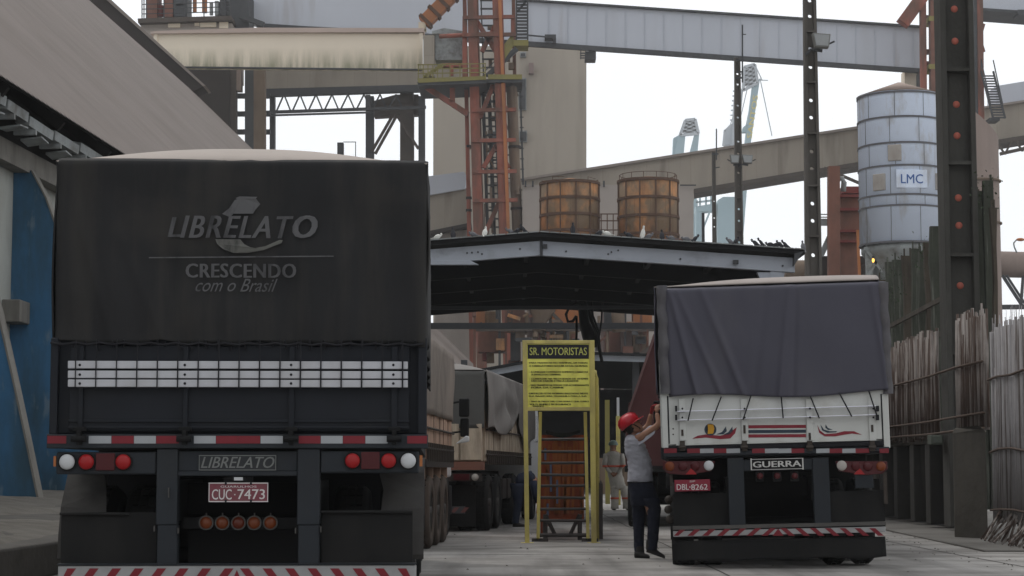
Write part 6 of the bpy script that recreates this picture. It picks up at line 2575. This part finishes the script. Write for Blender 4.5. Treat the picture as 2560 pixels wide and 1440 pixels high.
# ------------------------------------------------------------------ people
m_skin = M('tanned_skin', (.33, .17, .11), .6, 0, .08, 9)
m_shirt = M('light_grey_tshirt', (.42, .42, .47), .85, 0, .08, 5, (.27, .27, .3), .6, (6, 6, 9), .9, 9)
m_jeans = M('dark_navy_jeans', (.011, .0135, .027), .85, 0, .25, 6, (.02, .024, .042), .6, (9, 9, 5), .9, 12)
m_shoe = M('dark_work_shoe', (.03, .027, .025), .7, 0, .25, 8)
m_helmet = M('red_hard_hat', (.5, .018, .03), .35, 0, .06, 6)
m_hair = M('dark_hair', (.018, .014, .012), .8)
m_glove = M('red_glove', (.35, .04, .04), .8)
m_overall = M('grey_overalls', (.52, .49, .44), .9, 0, .2, 6, (.25, .235, .2), .6, (5, 5, 2.5))
m_hivis = M('orange_hivis_band', (.6, .12, .07), .7)
m_helmet2 = M('green_grey_hard_hat', (.15, .21, .19), .5)
m_bluecloth = M('dark_blue_work_clothes', (.016, .022, .042), .85, 0, .25, 6)


def skin_verts(nodes, edges, sub=1):
    """continuous body: a joint per vertex with its radius, grown by the Skin modifier"""
    me = bpy.data.meshes.new('body_bones')
    me.from_pydata([n[0] for n in nodes], edges, [])
    o = bpy.data.objects.new('body_bones', me)
    COL.objects.link(o)
    sk = o.modifiers.new('skin', 'SKIN')
    sk.use_smooth_shade = True
    for d, n in zip(me.skin_vertices[0].data, nodes):
        d.radius = (n[1], n[1])
    me.skin_vertices[0].data[0].use_root = True
    s = o.modifiers.new('smooth', 'SUBSURF')
    s.levels = s.render_levels = sub
    dg = bpy.context.evaluated_depsgraph_get()
    r = bpy.data.meshes.new_from_object(o.evaluated_get(dg))
    vs, fs = [v.co.copy() for v in r.vertices], [list(p.vertices) for p in r.polygons]
    bpy.data.objects.remove(o)
    bpy.data.meshes.remove(r)
    bpy.data.meshes.remove(me)
    return vs, fs


def loft(mb, st, n=22, wr=0., seed=0, mi=0, close=True):
    """st = [(centre, half-width vector, half-depth vector)]"""
    rings = []
    rr = random.Random(seed)
    ph = [rr.uniform(0, 6.28) for _ in range(6)]
    for j, (c, a, b) in enumerate(st):
        c, a, b = Vector(c), Vector(a), Vector(b)
        ring = []
        for i in range(n):
            t = 2 * math.pi * i / n
            k = 1 + wr * (math.sin(3 * t + ph[0] + j * 1.3) * .5 + math.sin(5 * t - j * 2.1 + ph[1]) * .5 + math.sin(j * 2.7 + ph[2] + t) * .6)
            ring.append(c + (a * math.cos(t) + b * math.sin(t)) * k)
        rings.append(ring)
    return mb.rings(rings, True, mi)


def dense(st, m=3):
    out = []
    for i in range(len(st) - 1):
        for k in range(m):
            t = k / m
            out.append(tuple(Vector(p).lerp(Vector(q), t) for p, q in zip(st[i], st[i + 1])))
    out.append(tuple(Vector(p) for p in st[-1]))
    return out


def head(mb, C, f, u, r=.1):
    """skull, jaw, nose, ears and brow in the frame f (face) u (crown)"""
    f, u = Vector(f).normalized(), Vector(u).normalized()
    s = f.cross(u).normalized()
    u = s.cross(f)
    C = Vector(C)
    rings = []
    prof = [(-1.28, .30, .42, .32), (-1.12, .50, .60, .36), (-.8, .66, .78, .22), (-.4, .74, .88, .1), (0, .8, .97, .02), (.4, .78, .98, -.02), (.75, .62, .8, -.06), (.98, .34, .45, -.06), (1.08, .03, .03, -.06)]
    for z, w, d, o in prof:
        ring = []
        for i in range(20):
            t = 2 * math.pi * i / 20
            x = w * math.cos(t)
            y = d * math.sin(t)
            ring.append(C + (s * x + f * (y + o) + u * z) * r)
        rings.append(ring)
    mb.rings(rings)
    N = lambda x, y, z: C + (s * x + f * y + u * z) * r
    mb.rings([[N(-.1, .98, .12), N(.1, .98, .12), N(0, 1.04, .12)], [N(-.18, 1.0, -.3), N(.18, 1.0, -.3), N(0, 1.28, -.28)], [N(-.15, .98, -.38), N(.15, .98, -.38), N(0, 1.1, -.38)]])
    for k in (-1, 1):
        mb.ball(N(.78 * k, -.05, -.15), r * .2, 8, 6)
    mb.rings([[N(-.32, .98, -.66), N(.32, .98, -.66), N(.2, 1.08, -.66), N(-.2, 1.08, -.66)], [N(-.25, 1.0, -.8), N(.25, 1.0, -.8), N(.15, 1.06, -.8), N(-.15, 1.06, -.8)]])
    return N


def hand(mb, wrist, d, n, size=.095, curl=.8, side=1):
    """palm with five separate bent fingers; d along the hand, n towards the palm side"""
    d, n = Vector(d).normalized(), Vector(n).normalized()
    s = d.cross(n).normalized()
    n = s.cross(d)
    w = Vector(wrist)
    loft(mb, [(w, s * .026, n * .02), (w + d * size * .35, s * .036, n * .017), (w + d * size * .8, s * .042, n * .015), (w + d * size, s * .038, n * .012)], 10)
    for k, L in ((-1.5, .8), (-.5, .95), (.5, 1.0), (1.5, .9)):
        b = w + d * size * .95 + s * k * .021
        pts = [b]
        a = .25
        for seg, l in ((.42, 0), (.32, 1), (.26, 2)):
            a += curl * (.55 + .2 * l)
            pts.append(pts[-1] + (d * math.cos(a) + n * math.sin(a)) * size * .85 * L * seg * 1.15)
        mb.pipe(pts, [.0098, .009, .0085, .007], 7)
    b = w + d * size * .3 + s * side * .034
    mb.pipe([b, b + (d * .5 + s * side * .6 + n * .35) * size * .4, b + (d * 1.0 + s * side * .55 + n * .9) * size * .62], [.0125, .011, .0085], 7)


def shoe(mb, heel, toe, w=.05, h=.09, up=(0, 0, 1)):
    heel, toe, up = Vector(heel), Vector(toe), Vector(up)
    d = toe - heel
    s = d.cross(up).normalized()
    st = []
    for t, ww, hh in ((0, .55, .75), (.06, .8, 1.0), (.28, .85, 1.1), (.45, .88, .85), (.65, 1.0, .62), (.85, .95, .5), (.97, .6, .36), (1.0, .2, .2)):
        c = heel + d * t + up * (h * hh / 2)
        st.append((c, s * w * ww, up * h * hh / 2))
    loft(mb, st, 14)


# --- the worker in the red helmet
PZ = 25.1
k1 = PZ / F


def A(px, py, dy=0.):
    p = at(px, py, PZ)
    return Vector((p.x, PZ + dy, p.z))


w1 = thing('person', 'worker in red hard hat and grey T-shirt reaching up to the white truck', 'person', (A(1602, 1393).x, PZ, 0))
NR, FR = -.17, .16       # near and far shoulder
hd_c = A(1579, 1064, -.01)
fdir, udir = Vector((.80, .12, .58)), Vector((-.58, .05, .80))
nodes = [(A(1604, 1218), .115), (A(1601, 1180), .11), (A(1596, 1135), .125), (A(1588, 1103), .09), (A(1583, 1088), .056), (A(1580, 1074), .058),
         (A(1600, 1095, NR), .058), (A(1645, 1062, NR - .02), .042), (A(1640, 1032, NR + .05), .03),
         (A(1592, 1096, FR), .055), (A(1624, 1062, FR + .02), .04), (A(1630, 1032, FR - .02), .03),
         (A(1598, 1240, .08), .085), (A(1597, 1305, .1), .058), (A(1599, 1372, .1), .042),
         (A(1620, 1240, -.08), .085), (A(1633, 1305, -.1), .058), (A(1629, 1364, -.1), .042)]
edges = [(0, 1), (1, 2), (2, 3), (3, 4), (4, 5), (3, 6), (6, 7), (7, 8), (3, 9), (9, 10), (10, 11), (0, 12), (12, 13), (13, 14), (0, 15), (15, 16), (16, 17)]
mb = MB()
vs, fs = skin_verts(nodes, edges)
mb.add(vs, fs, True)
N1 = head(mb, hd_c, fdir, udir, .104)
hand(mb, A(1640, 1031, NR + .05), A(1643, 1008, NR + .1) - A(1640, 1031, NR + .05), (.6, .6, .1), .09, .75, -1)
mb.build('body', m_skin, w1)
mb = MB()
hand(mb, A(1630, 1033, FR - .02), A(1633, 1010, FR - .05) - A(1630, 1033, FR - .02), (.7, -.4, .1), .092, .7, 1)
mb.build('glove', m_glove, w1)
mb = MB()
for s in (-.36, .36):
    mb.ball(N1(s, .93, .02), .011, 8, 6)
mb.build('eyes', m_hair, w1)
mb = MB()          # hair under the helmet
st = []
sdir = fdir.cross(udir).normalized()
for z, w, d, o in ((-.75, .5, .5, -.42), (-.45, .74, .72, -.28), (0, .86, .82, -.2), (.35, .86, .86, -.14)):
    st.append((hd_c + (fdir.normalized() * o + udir.normalized() * z) * .104, sdir * w * .104, fdir.normalized() * d * .104))
loft(mb, st, 16)
mb.build('hair', m_hair, w1)
mb = MB()
fN, uN = fdir.normalized(), udir.normalized()
hc = hd_c + uN * .028 - fN * .008
rings = []
for z, r_ in ((-.012, 1.0), (.03, 1.0), (.07, .92), (.105, .72), (.125, .42), (.132, .03)):
    rings.append([hc + uN * z + (sdir * math.cos(t) * .118 + fN * math.sin(t) * .138) * r_ for t in [2 * math.pi * i / 24 for i in range(24)]])
mb.rings(rings)
brim = []
for i in range(25):
    t = math.pi * (i / 24) * 1.0
    brim.append((sdir * math.cos(t), fN * math.sin(t)))
inner = [hc + uN * -.008 + (a * .115 + b * .135) for a, b in brim]
outer = [hc + uN * -.014 + (a * .128 + b * .205) for a, b in brim]
mb.rings([inner, outer, [p - uN * .008 for p in outer], [p - uN * .008 for p in inner]], True, closed=False, cap=False)
for s in (-.3, 0, .3):
    mb.pipe([hc + uN * (.025 + .112 * math.sin(math.pi * q / 8) ** .7 * (1 - s * s)) + fN * (.135 * math.cos(math.pi * q / 8)) + sdir * s * .12 for q in range(9)], .007, 6)
mb.build('hard_hat', m_helmet, w1)
mb = MB()
mb.pipe([hd_c + sdir * .095 + uN * .02, hd_c + sdir * .085 + fN * .05 - uN * .08, hd_c + fN * .06 - uN * .135, hd_c - sdir * .085 + fN * .05 - uN * .08], .006, 6)
mb.build('chin_strap', m_strap, w1)
X = Vector((k1, 0, 0))
Yv = Vector((0, 1, 0))
mb = MB()
st = [(A(1581, 1087), X * 12, Yv * .07), (A(1583, 1093), X * 19, Yv * .13), (A(1585, 1100), X * 23, Yv * .185), (A(1587, 1112), X * 26, Yv * .195), (A(1591, 1130), X * 29, Yv * .185), (A(1598, 1150), X * 30, Yv * .172),
      (A(1601, 1175), X * 30.5, Yv * .17), (A(1600, 1203), X * 32, Yv * .175), (A(1600, 1206), X * 30, Yv * .165)]
loft(mb, dense(st, 5), 34, .03, 3)
loft(mb, dense([(A(1590, 1100, NR + .04), (0, .03, .085), X * 14 + Vector((0, 0, .04))), (A(1602, 1095, NR), Vector((-.02, .062, .05)), Vector((.05, 0, .07))), (A(1622, 1080, NR - .01), Vector((-.03, .06, .05)), Vector((.04, .01, .055))), (A(1626, 1077, NR - .01), Vector((-.03, .055, .045)), Vector((.036, .01, .05)))]), 18, .03, 5)
loft(mb, dense([(A(1586, 1102, FR - .04), (0, .03, .08), X * 12 + Vector((0, 0, .04))), (A(1597, 1093, FR), Vector((-.02, .058, .05)), Vector((.05, 0, .06))), (A(1609, 1079, FR + .01), Vector((-.03, .055, .045)), Vector((.036, .01, .05)))]), 18, .03, 6)
mb.build('t_shirt', m_shirt, w1)
mb = MB()
loft(mb, dense([(A(1600, 1201), X * 30, Yv * .16), (A(1605, 1222), X * 33, Yv * .175), (A(1611, 1246), X * 35, Yv * .17), (A(1614, 1264), X * 34, Yv * .14)]), 26, .015, 1)
for pts, dy in ((((1598, 1245, 23), (1598, 1270, 17.5), (1598, 1300, 15), (1598, 1340, 13), (1599, 1376, 12.5), (1600, 1384, 12.5)), .09),
                (((1624, 1245, 24), (1633, 1270, 18), (1633, 1300, 15), (1631, 1340, 14), (1629, 1366, 13.5), (1628, 1374, 13)), -.09)):
    loft(mb, dense([(A(x, y, dy), X * w, Yv * (k1 * w * 1.0)) for x, y, w in pts]), 22, .05, int(dy * 100) + 20)
mb.build('jeans', m_jeans, w1)
mb = MB()
loft(mb, [(A(1600, 1199), X * 31.2, Yv * .168), (A(1600.5, 1207), X * 31.8, Yv * .172)], 26)
mb.build('belt', m_strap, w1)
for s, (hx, hy), (tx, ty), dy in ((1, (1589, 0), (1617, 0), .09), (-1, (1614, 0), (1660, 0), -.09)):
    mb = MB()
    a, b = A(hx, 1393, dy), A(tx, 1393, dy)
    a.z, b.z = (.004 if s > 0 else .085), .004
    if s > 0:
        b.y += -.12
        b.x = a.x + .17
    shoe(mb, a, b, .05, .1, (0, 0, 1) if s > 0 else (.3, 0, .95))
    mb.tube(a + Vector((.05, -.02 if s > 0 else 0, .03)), a + Vector((.055, -.02 if s > 0 else 0, .15)), .052, 12)
    mb.build('shoe', m_shoe, w1)

# --- the worker in overalls further back, seen from behind
QZ = 55.0
k2 = QZ / F


def B(px, py, dy=0.):
    p = at(px, py, QZ)
    return Vector((p.x, QZ + dy, p.z))


w2 = thing('person', 'worker in grey overalls with orange bands standing with hands behind the back', 'person', (B(1552, 1275).x, QZ, 0))
nodes = [(B(1547, 1208), .12), (B(1538, 1180), .12), (B(1535, 1150), .13), (B(1534, 1133), .08), (B(1533, 1124), .055), (B(1533, 1117), .06),
         (B(1516, 1137), .06), (B(1511, 1163, -.08), .045), (B(1527, 1183, -.16), .035), (B(1553, 1137), .06), (B(1556, 1163, -.08), .045), (B(1541, 1184, -.17), .035),
         (B(1538, 1218), .085), (B(1537, 1243), .06), (B(1537, 1268), .045), (B(1558, 1218), .085), (B(1565, 1243), .06), (B(1567, 1268), .045)]
mb = MB()
vs, fs = skin_verts(nodes, edges)
mb.add(vs, fs, True)
N2 = head(mb, B(1533, 1114), (.1, 1, -.05), (0, 0, 1), .105)
hand(mb, B(1527, 1183, -.17), (.8, -.1, -.5), (0, 1, 0), .09, .5, 1)
hand(mb, B(1541, 1184, -.18), (-.8, -.1, -.4), (0, 1, 0), .09, .5, -1)
mb.build('body', m_skin, w2)
X2 = Vector((k2, 0, 0))
mb = MB()
loft(mb, dense([(B(1533, 1128), X2 * 8, Yv * .07), (B(1533, 1132), X2 * 16, Yv * .1), (B(1534, 1138), X2 * 21, Yv * .13), (B(1535, 1155), X2 * 21.5, Yv * .14), (B(1537, 1180), X2 * 18, Yv * .13), (B(1542, 1205), X2 * 19, Yv * .14), (B(1548, 1222), X2 * 20, Yv * .14)]), 24, .04, 8)
for ch in (((1516, 1137, 0), (1510, 1163, -.1), (1526, 1182, -.17)), ((1553, 1137, 0), (1558, 1163, -.1), (1543, 1183, -.18))):
    p = [B(*c) for c in ch]
    mb.pipe([p[0], p[0].lerp(p[1], .5) + Vector((0, -.01, 0)), p[1], p[1].lerp(p[2], .5), p[2]], [.085, .075, .066, .056, .046], 14)
for pts in (((1538, 1215, 11), (1537, 1235, 10), (1537, 1255, 9.5), (1537, 1272, 10)), ((1558, 1215, 11), (1563, 1235, 10.5), (1567, 1255, 10.5), (1568, 1272, 11))):
    loft(mb, dense([(B(x, y), X2 * w, Yv * k2 * w) for x, y, w in pts]), 18, .05, pts[0][0])
mb.build('overalls', m_overall, w2)
mb = MB()
loft(mb, [(B(1536, 1163), X2 * 22, Yv * .145), (B(1536.5, 1168), X2 * 21.6, Yv * .143)], 24)
loft(mb, [(B(1511, 1163, -.1), X2 * 6.6, Yv * .075), (B(1513, 1168, -.12), X2 * 6.4, Yv * .072)], 14)
loft(mb, [(B(1557.5, 1162, -.1), X2 * 6.6, Yv * .075), (B(1556, 1168, -.12), X2 * 6.4, Yv * .072)], 14)
loft(mb, [(B(1537, 1243), X2 * 10.6, Yv * k2 * 10.6), (B(1537, 1248), X2 * 10.5, Yv * k2 * 10.5)], 16)
loft(mb, [(B(1565, 1243), X2 * 11.3, Yv * k2 * 11.3), (B(1566, 1248), X2 * 11.3, Yv * k2 * 11.3)], 16)
mb.build('hivis_band', m_hivis, w2)
mb = MB()
c = B(1533, 1113)
mb.rings([[c + Vector((math.cos(t) * .135 * r_, math.sin(t) * .15 * r_, z)) for t in [2 * math.pi * i / 20 for i in range(20)]] for z, r_ in ((.0, 1.1), (.01, 1.0), (.06, .95), (.11, .7), (.14, .3), (.145, .03))])
mb.build('hard_hat', m_helmet2, w2)
for x in (1537, 1568):
    mb = MB()
    a = B(x, 1273)
    shoe(mb, Vector((a.x, QZ - .08, .004)), Vector((a.x + (.05 if x > 1550 else -.03), QZ + .2, .004)), .055, .11)
    mb.build('shoe', m_shoe, w2)

# --- the person bending over beside the grey tarped truck
VZ = 39.0
k3 = VZ / F


def C_(px, py, dy=0.):
    p = at(px, py, VZ)
    return Vector((p.x, VZ + dy, p.z))


w3 = thing('person', 'person in dark blue clothes bending over behind the left sign post', 'person', (C_(1290, 1300).x, VZ, 0))
nodes = [(C_(1293, 1207), .11), (C_(1308, 1196), .11), (C_(1326, 1194), .12), (C_(1336, 1200), .07), (C_(1343, 1206), .05), (C_(1349, 1211), .058),
         (C_(1334, 1205, -.18), .055), (C_(1336, 1232, -.2), .042), (C_(1344, 1258, -.15), .032), (C_(1334, 1203, .18), .055), (C_(1338, 1232, .2), .042), (C_(1348, 1256, .15), .032),
         (C_(1291, 1220, .1), .085), (C_(1296, 1260, .1), .06), (C_(1289, 1302, .1), .042), (C_(1290, 1220, -.1), .085), (C_(1294, 1260, -.1), .06), (C_(1286, 1302, -.1), .042)]
mb = MB()
vs, fs = skin_verts(nodes, edges)
mb.add(vs, fs, True)
head(mb, C_(1352, 1214), (.55, 0, -.8), (.8, 0, .5), .1)
hand(mb, C_(1344, 1258, -.15), (.4, 0, -.9), (0, 1, 0), .09, .5, 1)
hand(mb, C_(1348, 1256, .15), (.4, 0, -.9), (0, -1, 0), .09, .5, -1)
mb.build('body', m_skin, w3)
mb = MB()
Zv = Vector((0, 0, 1))
loft(mb, dense([(C_(1288, 1208), Zv * .1, Yv * .14), (C_(1296, 1203), Zv * .15, Yv * .17), (C_(1312, 1197), Zv * .14, Yv * .175), (C_(1328, 1195), Zv * .14, Yv * .2), (C_(1337, 1200), Zv * .1, Yv * .15), (C_(1341, 1204), Zv * .06, Yv * .07)]), 22, .04, 4)
for s in (-1, 1):
    mb.pipe([C_(1332, 1204, s * .16), C_(1335, 1220, s * .2), C_(1337, 1234, s * .2), C_(1343, 1254, s * .16)], [.08, .07, .06, .05], 14)
mb.build('shirt', m_bluecloth, w3)
mb = MB()
for s in (-1, 1):
    loft(mb, dense([(C_(1294, 1208, s * .07), X * 20 * k3 / k1, Yv * .12), (C_(1293, 1232, s * .1), Vector((.115, 0, 0)), Yv * .1), (C_(1295, 1260, s * .1), Vector((.085, 0, 0)), Yv * .085), (C_(1289, 1300, s * .1), Vector((.07, 0, 0)), Yv * .07), (C_(1288, 1308, s * .1), Vector((.07, 0, 0)), Yv * .07)]), 18, .04, s + 3)
mb.build('trousers', m_bluecloth, w3)
mb = MB()
c = C_(1353, 1212)
mb.ball(c + Vector((.03, 0, .02)), (.11, .1, .1), 14, 8)
mb.build('cap', m_black, w3)
for s in (-1, 1):
    mb = MB()
    a = C_(1284, 1310, s * .1)
    shoe(mb, Vector((a.x - .02, a.y, .004)), Vector((a.x + .24, a.y, .004)), .05, .1)
    mb.build('shoe', m_shoe, w3)

# ------------------------------------------------------------------ pigeons on the canopy
m_pig = M('dark_pigeon', (.03, .03, .035), .8, 0, .4, 14)
m_pigl = M('grey_pigeon', (.14, .14, .15), .8, 0, .4, 14)
m_pigw = M('white_pigeon', (.65, .64, .6), .8, 0, .1, 14)


def pigeon(px, mm, yaw, pose, label, sc=1.0, dy=.05):
    x = at(px, 600, CF + dy).x
    c, s = math.cos(yaw), math.sin(yaw)
    root = Vector((x, CF + dy, roof_z(x) + .028))
    T = lambda a, b, z: root + Vector((a * c - b * s, a * s + b * c, z)) * sc
    up = pose
    mb = MB()
    rings = []
    for t, r_ in ((0, .012), (.12, .05), (.35, .078), (.6, .084), (.8, .062), (.92, .042), (1.0, .03)):
        L = -.13 + .25 * t
        zz = .09 + up * (L + .04)
        rings.append([T(L * (1 - .35 * up), r_ * math.cos(q), zz + r_ * 1.05 * math.sin(q)) for q in [2 * math.pi * i / 10 for i in range(10)]])
    mb.rings(rings)
    hx, hz = .12 * (1 - .35 * up) + .02, .09 + up * .17 + .04
    mb.ball(T(hx, 0, hz + .015), .034 * sc, 10, 8)
    mb.tube(T(hx - .015, 0, hz - .05), T(hx, 0, hz + .01), .03 * sc, 8)
    mb.tube(T(hx + .028, 0, hz + .012), T(hx + .058, 0, hz + .004), .008 * sc, 6, .002)
    mb.prism([T(-.12, -.025, .088 - up * .07), T(-.12, .025, .088 - up * .07), T(-.235, .04, .065 - up * .13), T(-.235, -.04, .065 - up * .13)], (0, 0, .012))
    for q in (-1, 1):
        mb.prism([T(.06, q * .066, .12 + up * .06), T(-.05, q * .072, .13), T(-.2, q * .03, .075 - up * .1), T(-.06, q * .066, .07)], (0, q * .01, 0))
        mb.tube(T(0, q * .025, .05), T(.005, q * .025, 0), .006 * sc, 5)
    o = mb.build('pigeon', mm, None, world=False)
    return tag(o, label, 'pigeon', 'pigeons along the canopy roof')


pig = [(1093, m_pigw, .3, .3, 'white pigeon at the far left of the canopy roof beside the dark truck'), (1133, m_pig, 1.8, 1.2, 'upright dark pigeon second from the left on the canopy roof'),
       (1183, m_pigl, 2.6, .2, 'grey pigeon crouching in front of the red tower foot'), (1212, m_pigw, 1.3, .9, 'small white pigeon beside the red tower foot'),
       (1276, m_pigl, 3.0, .3, 'grey pigeon on the left roof slope under the brown duct'), (1293, m_pig, 0.2, .4, 'dark pigeon on the left roof slope nearest the ridge but one'), (1310, m_pig, 2.9, .8, 'dark pigeon on the left roof slope nearest the ridge'),
       (1432, m_pig, 1.5, 1.3, 'upright dark pigeon in front of the left orange tank'), (1498, m_pig, .4, .3, 'dark pigeon at the right edge of the left orange tank'), (1518, m_pigw, 2.9, .2, 'pale pigeon sitting between the two orange tanks'),
       (1572, m_pig, 3.1, .3, 'dark pigeon just left of the standing white pigeon'), (1607, m_pigw, 1.1, 1.5, 'tall white pigeon standing upright on the canopy roof before the right tank'), (1621, m_pigl, .1, .3, 'grey pigeon right beside the tall white pigeon'),
       (1655, m_pig, 1.6, 1.1, 'upright dark pigeon before the right half of the right tank'), (1678, m_pigl, 3.0, .1, 'grey pigeon lying low at the right edge of the right tank'), (1716, m_pigl, 2.8, .1, 'grey pigeon low in front of the beige wall corner'), (1737, m_pig, .3, .6, 'dark pigeon under the edge of the sky left of the masts'),
       (1826, m_pigl, 2.7, .5, 'grey pigeon between the thin mast and the floodlight mast'), (1838, m_pig, .4, .7, 'dark pigeon left beside the floodlight mast'), (1889, m_pig, 2.9, .5, 'dark pigeon first in the row against the sky right of the floodlight mast'), (1904, m_pig, 2.8, .8, 'dark pigeon second in the row against the sky'),
       (1926, m_pig, 3.1, .1, 'dark pigeon crouching third in the row against the sky'), (1940, m_pig, .1, .1, 'dark pigeon crouching fourth in the row against the sky'), (1951, m_pig, 2.7, .6, 'dark pigeon fifth in the row against the sky'), (1964, m_pig, 2.8, .7, 'dark pigeon last in the row before the tall tapering mast'), (2008, m_pigl, 1.7, 1.0, 'grey pigeon at the right tip of the canopy roof')]
for i, (px, mm, yaw, pose, lab) in enumerate(pig):
    pigeon(px, mm, yaw, pose, lab, .72 if mm is not m_pigw else .74, .02 if px < 2000 else .2)

# ------------------------------------------------------------------ damp air
hz_m = bpy.data.materials.new('haze')
hz_m.use_nodes = True
hn, hl = hz_m.node_tree.nodes, hz_m.node_tree.links
hn.remove(hn['Principled BSDF'])
pv_ = hn.new('ShaderNodeVolumePrincipled')
pv_.inputs['Color'].default_value = (.93, .95, .97, 1)
pv_.inputs['Density'].default_value = .0003
hl.new(pv_.outputs[0], hn['Material Output'].inputs['Volume'])
mb = MB()
mb.box2((-365, -75, -1), (365, 915, 150))
hz = mb.build('haze', hz_m)
tag(hz, kind='stuff')
